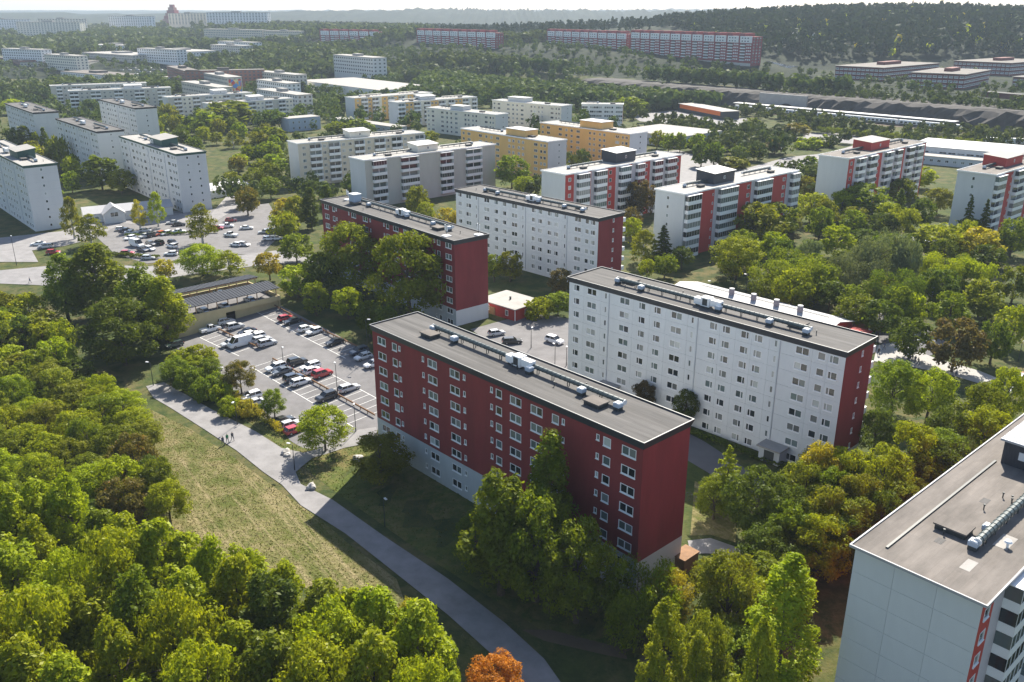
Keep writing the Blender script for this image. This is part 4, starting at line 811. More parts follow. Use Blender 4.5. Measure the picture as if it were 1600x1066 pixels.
def roof_flat(root,L,W,H,over=.3,fas=1.1,fm='fascia',rm='bitumen',edge='edge_metal',lip=.22,slope=True):
    mb=MB(); o=over; b=MB()
    mb.box(-o+.16,-o+.16,H-.35,L+o-.16,W+o-.16,H-lip); mb.build('roof',M(rm),root)
    # fascia: four canted boards mitred at the corners
    lo=.02 if slope else o
    P=[(-o,-o),(L+o,-o),(L+o,W+o),(-o,W+o)]; Q=[(-.02,-.02),(L+.02,-.02),(L+.02,W+.02),(-.02,W+.02)] if slope else P
    I=[(-o+.16,-o+.16),(L+o-.16,-o+.16),(L+o-.16,W+o-.16),(-o+.16,W+o-.16)]
    for k in range(4):
        j=(k+1)%4
        if slope: b.quad((*Q[k],H-fas),(*Q[j],H-fas),(*P[j],H-.12),(*P[k],H-.12))
        else: b.quad((*P[k],H-fas),(*P[j],H-fas),(*P[j],H),(*P[k],H)); b.quad((*Q[k],H-fas),(*I[k],H-fas),(*I[j],H-fas),(*Q[j],H-fas))
        if slope: b.quad((*P[k],H-.12),(*P[j],H-.12),(*P[j],H),(*P[k],H))
        b.quad((*I[k],H-lip-.1),(*I[k],H),(*I[j],H),(*I[j],H-lip-.1))
    b.build('fascia',M(fm),root)
    c=MB()
    for k in range(4):
        j=(k+1)%4; c.quad((*P[k],H+.012),(*P[j],H+.012),(*I[j],H+.012),(*I[k],H+.012))
    c.build('roof_edge',M(fm if edge is None else edge),root)
def duct(root,x0,x1,y,z,r=.36,ribs=False):
    mb=MB(); zc=z+.95; mb.tube((x0,y,zc),(x1,y,zc),r,n=10)
    k=x0+.5
    while k<x1:
        mb.tube((k,y,zc),(k+.06,y,zc),r*1.13,n=10); k+=.9
    d=mb.build('ventilation_duct',M('duct_metal'),root)
    for xa in (x0-.15,x1): c=MB(); c.tube((xa,y,zc),(xa+.15,y,zc),r*1.05,n=10); c.build('duct_end',M('pale_metal'),d)
    k=x0+1.2
    while k<x1-.5:
        p=MB(); p.box(k-.05,y-.25,z,k+.05,y-.17,zc-.1); p.box(k-.05,y+.17,z,k+.05,y+.25,zc-.1); p.box(k-.06,y-.27,zc-.2,k+.06,y+.27,zc-.12); p.build('duct_post',M('dark_metal'),d); k+=3.1
def fan(root,x,y,z,s=1.):
    mb=MB(); mb.box(x-.45*s,y-.45*s,z,x+.45*s,y+.45*s,z+.5*s,1); mb.box(x-.5*s,y-.5*s,z+.5*s,x+.5*s,y+.5*s,z+1.05*s,0); mb.box(x-.38*s,y-.38*s,z+1.05*s,x+.38*s,y+.38*s,z+1.16*s,2)
    mb.build('roof_fan',[M('blue_grey'),M('dark_metal'),M('white_metal')],root)
def hatch(root,x,y,z,w=3.0,l=2.2,m='bitumen_brown'):
    mb=MB(); mb.box(x-w/2+.15,y-l/2+.15,z,x+w/2-.15,y+l/2-.15,z+.55,1); mb.box(x-w/2,y-l/2,z+.55,x+w/2,y+l/2,z+.72,0); mb.build('roof_hatch',[M(m),M('dark_metal')],root)
def air_unit(root,x,y,z):
    mb=MB(); mb.box(x-2.4,y-.6,z+.35,x-.9,y+.6,z+1.5); mb.box(x-.9,y-.75,z+.3,x+.9,y+.75,z+1.9); mb.box(x+.9,y-.55,z+.6,x+3.0,y+.55,z+1.7); mb.box(x-.5,y-.78,z+.5,x+.5,y-.74,z+1.7,1)
    for k in (-2,-.7,.7,2.5): mb.box(x+k-.06,y-.5,z,x+k+.06,y+.5,z+.34,1)
    mb.build('air_handling_unit',[M('white_metal'),M('dark_metal')],root)
def vents(root,L,W,z,n=5):
    for k in range(n):
        x=L*(.08+.84*rng.random()); y=W*(.15+.7*rng.random()); mb=MB(); mb.tube((x,y,z),(x,y,z+.55),.07,n=6); mb.tube((x,y,z+.55),(x,y,z+.68),.13,n=6); mb.build('roof_vent',M('dark_metal'),root)
def roofkit(root,L,W,z,side=1,kit='full'):
    y=W*.62 if side>0 else W*.38; yy=W*.42 if side>0 else W*.6
    a,b,c,d=L*.16,L*.485,L*.56,L*.86
    duct(root,a,b,y,z); duct(root,c,d,y,z); air_unit(root,L*.515,y-.2,z)
    for x in (a+.2,L*.27,L*.565,d-7,d-.3): fan(root,x,y-(.9 if x not in(a+.2,) else .2),z)
    hatch(root,L*.185,yy,z); hatch(root,d-3.4,yy,z); vents(root,L,W,z)
def place_cols(root,cols,rows,style,L,W,sides=('front',),sill=True):
    for kind,u in cols:
        w,h=SIZE[kind]
        for z in rows:
            if style=='full': window_full(root,kind,w,h,(u,0,z),0.,sill)
            else: window_simple(root,kind,w,h,(u,-.01,z))
def shell(root,L,W,H,front_holes,band,mats,right_holes=(),left_holes=(),rband=None,lband=None,top=None,depth=.22,backm=None):
    top=H-.4 if top is None else top; mb=MB()
    wall(mb,0,L,0,top,front_holes,front3,band,depth)
    wall(mb,0,W,0,top,right_holes,lambda u,z,d:(L-d,u,z),rband or band,depth)
    wall(mb,0,W,0,top,left_holes,lambda u,z,d:(d,W-u,z),lband or rband or band,depth)
    mb.quad((L,W,0),(0,W,0),(0,W,top),(L,W,top),band(0,top*.5) if backm is None else backm)
    return mb.build('wall',[M(m) for m in mats],root)
def conduit(root,x,H,m='grey_base'):
    mb=MB(); mb.box(x-.09,-.14,.3,x+.09,-.005,H-1.3); mb.build('downpipe',M(m),root)
# ------------------------------------------------------------------ red and white slabs near the camera
RED=[('D',2.7),('M',6.4),('s',7.8),('s',14.2),('D',16.6),('D',22.2),('s',24.5),('s',30.8),('M',32.4),('D',36.0),('D',40.3),('M',44.0),('s',45.5),('s',51.8),('M',53.4),('D',57.1)]
def red_block(name,label,A,ang,L,W,z0,H,rows,basez,backbase):
    root=empty(name,(A[0],A[1],z0),R(ang),label,'apartment block')
    cols=[(k,u*L/59.35) for k,u in RED]
    holes=[(u,z+(.15 if k=='s' else 0),*SIZE[k]) for k,u in cols for z in rows]
    band=Band(lambda u,z:1 if z<basez else 0,zb=[basez]); gb=Band(lambda u,z:2 if z<backbase else 0,zb=[backbase])
    shell(root,L,W,H,holes,band,['red_render','grey_base','white_tower'],rband=gb,backm=2)
    for k,u in cols:
        w,h=SIZE[k]
        for z in rows: window_full(root,k,w,h,(u,0,z+(.15 if k=='s' else 0)))
    roof_flat(root,L,W,H,over=.35,fas=1.15)
    return root
b1=red_block('apartment_block','long dark red apartment block with grey base nearest the camera',(-23.84,141.75),-47.4,59.35,9.6,-2.2,23.32,[21.0-2.74*k for k in range(8)],5.95,5.6)
roofkit(b1,59.35,9.6,23.1)
b3=red_block('apartment_block','dark red apartment block half hidden by big green trees',(-54.0,248.2),-49.7,62.8,9.9,0,21.2,[19.5-2.69*k for k in range(8)],4.2,3.9)
roofkit(b3,62.8,9.9,20.98)
mb=MB(); mb.box(9.2,3.6,20.9,12.0,6.0,23.6); mb.box(9.1,3.5,23.6,12.1,6.1,23.8,1); mb.build('lift_penthouse',[M('blue_grey'),M('pale_metal')],b3)
for (x,y) in ((4.5,6.),(57.5,1.6),(61.5,8.2)):
    mb=MB(); mb.tube((x,y,21),(x,y,23.8),.06,n=6); mb.box(x-.5,y-.12,22.4,x-.2,y+.12,23.7,1); mb.box(x+.2,y-.12,22.2,x+.45,y+.12,23.5,1); mb.box(x-.9,y-.9,20.98,x+.9,y+.9,21.15,1); mb.build('antenna_mast',[M('dark_metal'),M('white_metal')],b3)
WHITE=[('n',2.0),('D',5.9),('slit',9.4),('D',14.0),('n',18.1),('n',21.6),('D',25.8),('slit',29.2),('nn',33.5),('n',36.1),('nn',39.7),('n',42.3),('slit',45.5),('D',50.2),('M',53.5),('n',55.6)]
PANELJ=[0,3.85,8.2,10.25,16.0,19.9,23.4,28.2,30.3,34.8,37.9,41.0,44.3,46.25,51.9,54.5,57.4]
def white_block(name,label,A,ang,L,W,z0,H,rows,full=True,gable=True,pitch=2.72):
    root=empty(name,(A[0],A[1],z0),R(ang),label,'apartment block'); k0=L/57.4
    cols=[(k,u*k0) for k,u in WHITE]; J=[j*k0 for j in PANELJ]
    # concrete facade panels, one per bay and storey, each with its opening
    tops=[rows[0]+1.9]+[ (rows[i]+rows[i+1])/2 for i in range(len(rows)-1)]+[0.]
    cache={}
    for b in range(len(J)-1):
        a,c=J[b]+.012,J[b+1]-.012
        for i in range(len(rows)):
            z1,z0_=tops[i]-.012,tops[i+1]+.012
            if i==0: z1=H-.5
            wins=[(k,u) for k,u in cols if a<u<c]
            key=(b,round(z1-z0_,2),round(rows[i]-z0_,2))
            if key not in cache:
                mb=MB(); hs=[(u-a,rows[i]-z0_,*SIZE[k]) for k,u in wins]
                wall(mb,0,c-a,0,z1-z0_,hs,lambda u,z,d:(u,d,z),lambda u,z:0,.2)
                w_,h_=c-a,z1-z0_
                for p in (((0,0,0),(0,.2,0),(w_,.2,0),(w_,0,0)),((0,0,h_),(w_,0,h_),(w_,.2,h_),(0,.2,h_)),((0,0,0),(0,0,h_),(0,.2,h_),(0,.2,0)),((w_,0,0),(w_,.2,0),(w_,.2,h_),(w_,0,h_))): mb.quad(*p)
                cache[key]=mb.mesh('wall_panel',[M('white_panel')])
            put('wall_panel',cache[key],root,(a,-.0,z0_))
    band=Band(lambda u,z:0); gb=Band(lambda u,z:1 if z>2.9 else 0,zb=[2.9])
    gh=[(W*.6,z,.6,.95) for z in rows[:-1]]
    mb=MB(); top=H-.45
    mb.quad((0.02,.19,0),(L-.02,.19,0),(L-.02,.19,top),(0.02,.19,top),2)
    wall(mb,0,W,0,top,gh,lambda u,z,d:(L-d,u,z),gb,.2); mb.quad((0,W,0),(0,0.0,0),(0,0.0,top),(0,W,top),1); mb.quad((L,W,0),(0,W,0),(0,W,top),(L,W,top),0)
    mb.build('wall',[M('white_panel'),M('red_render'),M('dark_metal')],root)
    for k,u in cols:
        w,h=SIZE[k]
        for z in rows:
            if full: window_full(root,k,w,h,(u,0,z),0.,k!='slit')
            else: window_simple(root,k,w,h,(u,.02,z))
    for z in rows[:-1]:
        if full: window_full(root,'s',.6,.95,(L,W*.6,z),R(90))
        else: window_simple(root,'s',.6,.95,(L,W*.6,z),R(90))
    for x in (10.25,30.3,46.25): conduit(root,x*k0,H)
    for z in rows[:-1]:   # balcony ends showing past the gable at the back
        mb=MB(); mb.box(L-5,W,z-1.25,L-.15,W+1.3,z-1.1); mb.box(L-5,W+1.2,z-1.1,L-.15,W+1.3,z-.1); mb.box(L-.25,W,z-1.1,L-.15,W+1.2,z-.1); mb.build('balcony',M('white_metal'),root)
    roof_flat(root,L,W,H,over=.35,fas=1.1)
    return root
b2=white_block('apartment_block','long white panel block with red gable behind the nearest red block',(11.37,167.73),-45.6,57.4,9.8,0,22.0,[20.1-2.72*k for k in range(8)])
roofkit(b2,57.4,9.8,21.78,side=-1)
for x in (11.8,47.8):   # stair entrances
    mb=MB(); mb.box(x-1.9,-2.6,0,x+1.9,-.02,2.6,0); mb.box(x-2.2,-3.1,2.6,x+2.2,-.02,2.85,1); mb.box(x-.9,-2.68,0,x+.9,-2.61,2.2,2); mb.build('entrance_porch',[M('grey_base'),M('bitumen_light'),M('dark_metal')],b2)
b4=white_block('apartment_block','white panel block with red gable in the middle of the estate',(-17.3,270.5),-45.6,57.4,10.4,0,20.0,[18.4-2.72*k for k in range(7)],full=True)
roofkit(b4,57.4,10.4,19.78,side=-1)
# ------------------------------------------------------------------ balcony slabs
BC={}
def balcony(parent,x0,x1,z,fh,dep=1.25,style='glazed',fm='white_metal'):
    w=x1-x0; g=rng.choice(['glass_dark','glass_dark','glass_teal','glass_blind']) ; key=(round(w,2),fh,dep,style,fm,g)
    if key not in BC:
        mb=MB(); y=-dep
        mb.box(0,y,-.18,w,0,0,0); mb.box(0,y,0,w,y+.06,.95,0); mb.box(0,y+.06,0,.06,0,.95,0); mb.box(w-.06,y+.06,0,w,0,.95,0)
        gb=MB()
        if style=='glazed':
            gb.box(.03,y+.02,.96,w-.03,y+.05,fh-.24,0); gb.box(.01,y+.06,.96,.04,-.01,fh-.24,0); gb.box(w-.04,y+.06,.96,w-.01,-.01,fh-.24,0)
            n=max(2,int(w/1.1))
            for k in range(n+1): gb.box(w*k/n*.985,y-.012,.95,w*k/n*.985+.05,y+.025,fh-.2,1)
        else:
            gb.box(.25,-.12,.05,w-.25,-.03,fh-.5,0); gb.box(w*.48,-.14,.05,w*.52,-.02,fh-.5,1)
            mb.box(w-.08,y,.95,w,0,fh-.2,0)
        BC[key]=(mb.mesh('balcony',[M(fm)]),gb.mesh('glazing',[M(g),M('trim_white')]))
    o=put('balcony',BC[key][0],parent,(x0,-.01,z)); put('glazing',BC[key][1],o); return o
SB7=[('R',0,4.3),('g',4.3,5.7),('B',5.7,11.3),('r',11.3,13),('g',13,14.6),('B',14.6,20.2),('R',20.2,25.9),('g',25.9,27.6),('B',27.6,33.2),('r',33.2,34.8),('g',34.8,36.9),('B',36.9,40.9),('R',40.9,45.2),('g',45.2,46.8),('B',46.8,51.6),('r',51.6,53.2),('g',53.2,54.5),('B',54.5,60),('R',60,64)]
SB6=[('B',.5,7.1),('r',7.1,15.1),('g',15.1,17),('B',17,26.3),('R',26.3,35),('g',35,37),('B',37,45.8),('R',45.8,56),('g',56,58.3),('B',58.3,62.7)]
def balcony_block(label,A,ang,L,W,z0,H,segs,nfl,fh,walls,cat='apartment block',style='glazed',roofm='pale_roof',fascia='white_metal',pent=None,full=False,gable_win=(),panels=None,name='apartment_block',dep=1.25,fas=.45,over=.35,left=True,kit=True):
    """walls: dict seg kind -> material; first key of dict 'gable'"""
    root=empty(name,(A[0],A[1],z0),R(ang),label,cat); Ls=max(s[2] for s in segs); k0=L/Ls
    segs=[(k,a*k0,b*k0) for k,a,b in segs]; mats=list(dict.fromkeys([walls['gable']]+list(walls.values()))); idx={m:i for i,m in enumerate(mats)}
    def bm(u,z):
        for k,a,b in segs:
            if a<=u<b: return idx[walls[k]]
        return idx[walls['gable']]
    rows=[H-fas-1.75-fh*k for k in range(nfl)]; band=Band(bm,ub=[s[1] for s in segs]+[s[2] for s in segs]); gb=Band(lambda u,z:idx[walls['gable']])
    fw=[]
    for k,a,b in segs:
        if k=='R': fw+=[('M' if b-a<6 else 'n',(a+b)/2 if b-a<6 else b-1.6,z) for z in rows]
        if k=='r' and b-a>4: fw+=[('s',a+.7,z) for z in rows]+[('s',b-.8,z) for z in rows]
        if k=='w': fw+=[('n' if rng.random()<.5 else 'nn',u,z) for u in ([(a+b)/2] if b-a<5.5 else [a+(b-a)*.28,a+(b-a)*.72]) for z in rows]
    holes=[(u,z,*SIZE[k]) for k,u,z in fw] if full else []
    gw=[(W*f,z,.9,1.1) for f in gable_win for z in rows[::1]]
    lh=gw if left else []; rh=[] if left else gw
    if panels and left:
        shell(root,L,W,H,holes,band,mats,rband=gb,lband=gb)
        nc,nrw=panels; pw=W/nc; ph=fh
        pm=MB(); pm.box(-.05,0.015,0.015,-.003,pw-.015,ph-.015); pmesh=pm.mesh('wall_panel',[M(walls['gable'])])
        zz=H-.45-ph; n=0
        while zz>-.5 and n<nrw:
            for c in range(nc): put('wall_panel',pmesh,root,(0,c*pw,zz))
            zz-=ph; n+=1
    else: shell(root,L,W,H,holes,band,mats,rband=gb,lband=gb)
    for k,u,z in fw:
        if full: window_full(root,k,*SIZE[k],(u,0,z))
        else: window_simple(root,k,*SIZE[k],(u,-.01,z))
    for (u,z,w,h) in gw: window_simple(root,'M',w,h,(-.01,W-u,z) if left else (L+.01,u,z),R(-90) if left else R(90))
    for k,a,b in segs:
        if k=='B':
            for z in rows: balcony(root,a,b,z-1.25,fh,dep,style if style!='mix' else rng.choice(['glazed','open','open']),'white_metal')
            if style!='open':
                mb=MB(); mb.box(a-.1,-dep-.15,H-fas-.42,b+.1,-.02,H-fas-.32); mb.build('balcony_roof',M('white_metal'),root)
    roof_flat(root,L,W,H,over=over,fas=fas,fm=fascia,rm=roofm,edge=fascia,slope=False,lip=.12)
    z=H-.12
    if pent:
        x0,x1,ph,pmn,rmn=pent; mb=MB(); y0,y1=W*.3,W*.92
        mb.box(x0,y0,z,x1,y1,z+ph,0); mb.poly([(x0-.4,y0-.4,z+ph+.02),(x1+.4,y0-.4,z+ph+.02),(x1+.4,y1+.4,z+ph+.7),(x0-.4,y1+.4,z+ph+.7)],1)
        mb.poly([(x0,y1,z+ph),(x0,y0,z+ph),(x0,y1,z+ph+.66)],0); mb.poly([(x1,y0,z+ph),(x1,y1,z+ph),(x1,y1,z+ph+.66)],0); mb.poly([(x1,y1,z+ph),(x0,y1,z+ph),(x0,y1,z+ph+.66),(x1,y1,z+ph+.66)],0)
        mb.poly([(x0-.4,y0-.4,z+ph-.12),(x1+.4,y0-.4,z+ph-.12),(x1+.4,y0-.4,z+ph+.02),(x0-.4,y0-.4,z+ph+.02)],1)
        pp=mb.build('lift_penthouse',[M(pmn),M(rmn)],root); window_simple(pp,'M',.8,1.,((x0+x1)/2,y0-.02,z+ph*.5))
    if not kit: return root
    a=L*.13; duct(root,a,L*.4,W*.58,z); duct(root,L*.62,L*.88,W*.58,z); hatch(root,L*.2,W*.32,z,2.6,1.8,'bitumen'); hatch(root,L*.82,W*.32,z,2.6,1.8,'bitumen'); fan(root,a,W*.58,z,.9); fan(root,L*.88,W*.58,z,.9); vents(root,L,W,z,4)
    return root
WR=dict(gable='white_tower',R='red_panel',r='red_panel',g='lilac_wall',B='lilac_wall')
balcony_block('white and red balcony block with dark roof box right of the square white block',(51.7,262.9),42.0,62.7,11.1,0,20.0,SB6,7,2.72,WR,pent=(19,30,3.4,'fascia','white_roof'),gable_win=(.45,),full=False)
balcony_block('red and white balcony block with dark roof box, left of its twin',(17.9,296.6),43.5,64.5,11.2,0,20.0,SB7,7,2.72,WR,pent=(30,41,3.6,'fascia','white_roof'))
balcony_block('red and lilac balcony slab with red penthouse below the railway',(120.4,318.1),42.8,63.4,11.7,0,22.0,SB7,8,2.7,dict(WR,r='red_panel'),style='mix',roofm='bitumen_brown',pent=(23,38,3.0,'red_panel','pale_roof'))
balcony_block('white and red balcony slab cut by the right picture edge',(155.4,284.4),42.0,63.0,11.9,0,22.0,SB6,8,2.7,WR,style='mix',roofm='bitumen_brown',pent=(17,32,3.0,'red_panel','pale_roof'),gable_win=(.45,))
b5=balcony_block('pale tower with brown flat roof cut off at the bottom right corner',(43.57,67.93),42.0,62.0,12.55,-2.6,22.6,[('R',0,3.0),('g',3.0,5.6),('B',5.6,11.5),('g',11.5,14.),('B',14,20),('R',20,26),('g',26,28),('B',28,34),('R',34,40),('B',40,46),('R',46,62)],8,2.7,dict(WR,R='orange_red',gable='white_tower') if 'orange_red' in MATS else dict(WR),roofm='bitumen_brown',fascia='metal_roof',panels=(3,9),full=True,dep=1.6,over=.5,fas=.28,kit=False,pent=None)
z=22.48
mb=MB(); mb.box(29.6,4.,z,38,9.7,z+3.0,0)
for k in range(16): mb.box(29.54,4.05+k*.355,z+.1,29.6,4.15+k*.355,z+2.95,0)
mb.box(29.2,3.6,z+3.0,38.4,10.1,z+3.2,2)
for k in range(18): mb.box(29.25+k*.5,3.6,z+3.2,29.45+k*.5,10.1,z+3.27,1)
mb.box(29.5,7.2,z+1.1,29.58,7.9,z+2.1,1); mb.build('lift_penthouse',[M('fascia'),M('pale_metal'),M('metal_roof')],b5)
mb=MB(); mb.box(1.8,10.1,z,29.5,10.35,z+.16); mb.build('roof_upstand',M('dark_metal'),b5)
for (x,y,w,l,m_) in ((7.2,7.2,1.2,.8,'bitumen'),(18.9,7.3,1.3,.8,'bitumen'),(12,2.6,3.,1.4,'bitumen_light'),(5,3.4,2.2,1.,'bitumen_light')):
    mb=MB(); mb.box(x-w/2,y-l/2,z+.002,x+w/2,y+l/2,z+.014); mb.build('roof_patch',M(m_),b5)
mb=MB(); mb.tube((11.1,2.1,z+.6),(11.1,2.1,z+.8),.42,.30,n=10); mb.tube((11.1,2.1,z),(11.1,2.1,z+.6),.14,n=8); mb.build('roof_cowl',M('white_metal'),b5)
duct(b5,8.3,40,4.05,z,.42); hatch(b5,10.2,7.1,z,2.4,3.4); fan(b5,8.2,4.3,z,.95); fan(b5,12.2,4.5,z,.95); vents(b5,28,11,z,8)
# ------------------------------------------------------------------ pale towers on the left (same panel family)
def tower(label,A,ang,L,W,H,rows,roofm,fm,pent=None,nwin=2):
    root=empty('apartment_block',(A[0],A[1],0),R(ang),label,'apartment block'); k0=L/57.4
    band=Band(lambda u,z:0); shell(root,L,W,H,[],band,['white_tower'])
    for k,u in WHITE:
        for z in rows: window_simple(root,k,*SIZE[k],(u*k0,-.01,z))
    for f in ((.35,.72),(.5,),())[2-nwin]:
        for z in rows[::1]: window_simple(root,'M',.8,.95,(L+.01,W*f,z),R(90))
    for x in (10.25,30.3,46.25): conduit(root,x*k0,H)
    g=MB()
    for z in rows: g.box(L+.002,0,z-1.42,L+.02,W,z-1.38)
    g.build('panel_joint',M('grey_base'),root)
    roof_flat(root,L,W,H,over=.35,fas=.9,fm=fm,rm=roofm)
    z=H-.22
    if pent:
        mb=MB(); x0,x1=pent; mb.box(x0,W*.25,z,x1,W*.8,z+2.6,0); mb.poly([(x0-.5,W*.2,z+2.62),(x1+.5,W*.2,z+2.62),(x1+.5,W*.85,z+3.5),(x0-.5,W*.85,z+3.5)],1); mb.poly([(x0-.5,W*.2,z+2.5),(x1+.5,W*.2,z+2.5),(x1+.5,W*.2,z+2.62),(x0-.5,W*.2,z+2.62)],0); mb.poly([(x1,W*.25,z+2.6),(x1,W*.8,z+2.6),(x1,W*.8,z+3.38)],0); mb.build('lift_penthouse',[M(fm),M('pale_roof')],root)
    duct(root,L*.12,L*.4,W*.55,z); duct(root,L*.62,L*.9,W*.55,z); hatch(root,L*.8,W*.35,z,3,2,'bitumen'); fan(root,L*.9,W*.55,z); fan(root,L*.3,W*.4,z); air_unit(root,L*.5,W*.3,z); vents(root,L,W,z,3)
    return root
TR=[20.2-2.72*k for k in range(8)]
tower('pale tower with green roof edge cut by the left picture edge',(-213.2,355.7),-49.5,76,10.4,22.5,[20.7-2.72*k for k in range(8)],'pale_roof','green_fascia',(46,58),1)
tower('white tower with green roof edge and penthouse above the far car park',(-165.5,378.8),-50.4,66,11.1,22.0,TR,'pale_roof','green_fascia',(30,44),2)
tower('white tower with dark roof between the two green-edged towers',(-223.3,443.0),-50.,65.8,11.4,22,TR,'bitumen','fascia',None,1)
tower('white tower with dark roof farthest back beside the beige slabs',(-246.6,544.0),-50.5,66,11.6,22,TR,'bitumen','fascia',None,1)
tower('bluish white tower with roof masts at the left picture edge',(-289.8,520.4),-50.5,66.1,12,22,TR,'bitumen','fascia',None,0)
# ------------------------------------------------------------------ beige, yellow and white slabs of the middle distance
def SEG(L,pat):
    out=[]; u=0
    while u<L-2:
        for k,w in pat:
            if u+w>L+.01: w=L-u
            if w>.3: out.append((k,u,u+w)); u+=w
    return out
BE=dict(gable='white_tower',w='beige_wall',v='taupe_wall',B='taupe_wall')
balcony_block('beige balcony slab behind the rear red block, left one',(-91.1,381.1),36.0,62,10.8,0,18.5,SEG(62,[('w',5),('B',5),('w',3.5),('B',5),('w',7),('B',4.5)]),6,2.72,BE,style='open',pent=(26,36,2.6,'cream_wall','white_roof'))
balcony_block('beige balcony slab behind the rear red block, right one',(-55.6,336.2),41.5,64.8,10.8,0,18.5,SEG(64.8,[('v',3),('B',6),('v',7),('B',8),('v',8)]),6,2.72,dict(BE,w='taupe_wall'),style='mix',pent=(27,37,2.6,'cream_wall','white_roof'))
YE=dict(gable='white_tower',w='yellow_wall',B='cream_wall',v='cream_wall')
balcony_block('yellow slab with white gable farthest left of the yellow ones',(-107.,620.),42.,66,12,0,16,SEG(66,[('w',5),('B',5),('w',4),('B',5),('v',3)]),5,2.75,YE,style='open')
balcony_block('yellow and white slab with white gable and rows of balconies',(-73.6,588.4),40.,64,11.5,0,16,SEG(64,[('B',5),('w',7),('B',5),('v',3)]),5,2.75,YE,style='open',pent=(20,32,2.4,'white_tower','white_roof'))
def window_block(label,A,ang,L,W,H,nfl,wm,gm,cols=None,pent=None,roofm='pale_roof',fm='white_metal',z0=0,fh=2.72,gw=(.6,),cat='apartment block',name='apartment_block',leftg=False):
    root=empty(name,(A[0],A[1],z0),R(ang),label,cat); band=Band(lambda u,z:0); gb=Band(lambda u,z:1)
    shell(root,L,W,H,[],band,[wm,gm],rband=gb)
    rows=[H-2.2-fh*k for k in range(nfl)]
    for k,u in (cols or [(k,u*L/57.4) for k,u in WHITE if k!='slit']):
        for z in rows: window_simple(root,k,*SIZE[k],(u,-.01,z))
    for f in gw:
        for z in rows: window_simple(root,'M',.9,1.,(-.01,W*(1-f),z) if leftg else (L+.01,W*f,z),R(-90) if leftg else R(90))
    roof_flat(root,L,W,H,over=.3,fas=.5,fm=fm,rm=roofm,edge=fm,slope=False,lip=.12); z=H-.12
    duct(root,L*.12,L*.38,W*.55,z); hatch(root,L*.75,W*.4,z,3.5,2.2,'bitumen'); fan(root,L*.38,W*.55,z)
    if pent:
        x0,x1,pm,ph=pent; mb=MB(); mb.box(x0,W*.2,z,x1,W*.85,z+ph,0); mb.box(x0-.3,W*.16,z+ph,x1+.3,W*.89,z+ph+.25,1); mb.build('lift_penthouse',[M(pm),M('white_roof')],root)
    return root
window_block('cream slab with white end in front of the yellow slabs',(-53.6,568.),-43.8,61,10.5,15,5,'cream_wall','white_tower',pent=(20,31,'white_tower',2.3))
window_block('cream slab with white penthouse behind the yellow slab',(-12.9,595.1),-42,58,10.5,17,6,'cream_wall','white_tower',pent=(12,27,'white_tower',2.4))
window_block('yellow slab with white end nearest the camera',(-25.3,446.3),-49.5,63.5,11.5,17,6,'yellow_wall','white_tower',pent=(32,46,'yellow_wall',2.8))
window_block('long yellow slab with yellow penthouse beside the flat shop',(14.9,479.3),-48.5,63,13,16,5,'yellow_wall','white_tower',pent=(27,42,'yellow_wall',3.2))
window_block('small grey and red slab behind the long yellow slab',(46.,600.),-8.,27,9.5,14,4,'far_white','far_red',gw=())
BF=dict(gable='white_tower',w='taupe_wall',B='white_tower',v='taupe_wall')
balcony_block('far beige balcony slab at the left, rear one',(-358.7,711.7),27.,70,10,0,17,SEG(70,[('v',4),('B',4),('w',7),('B',7),('w',6)]),6,2.7,BF,style='open')
balcony_block('far beige balcony slab at the left, front one',(-321.9,664.5),27.,70,10,0,17,SEG(70,[('B',6),('w',8),('B',7),('w',9)]),6,2.7,BF,style='open',pent=(38,50,2.2,'white_tower','white_roof'))
balcony_block('white slab behind the big round tree, rear one',(-235.7,624.8),40.,61,11,0,16,SEG(61,[('v',4),('B',5),('w',8),('B',5)]),5,2.7,dict(BF,w='cream_wall'),style='open',pent=(34,44,2.4,'white_tower','white_roof'))
balcony_block('white slab behind the big round tree, front one',(-196.,590.),42.,60,11,0,15,SEG(60,[('v',5),('B',5),('w',7),('B',5)]),5,2.7,dict(BF,w='cream_wall'),style='open',pent=(30,40,2.4,'white_tower','white_roof'))
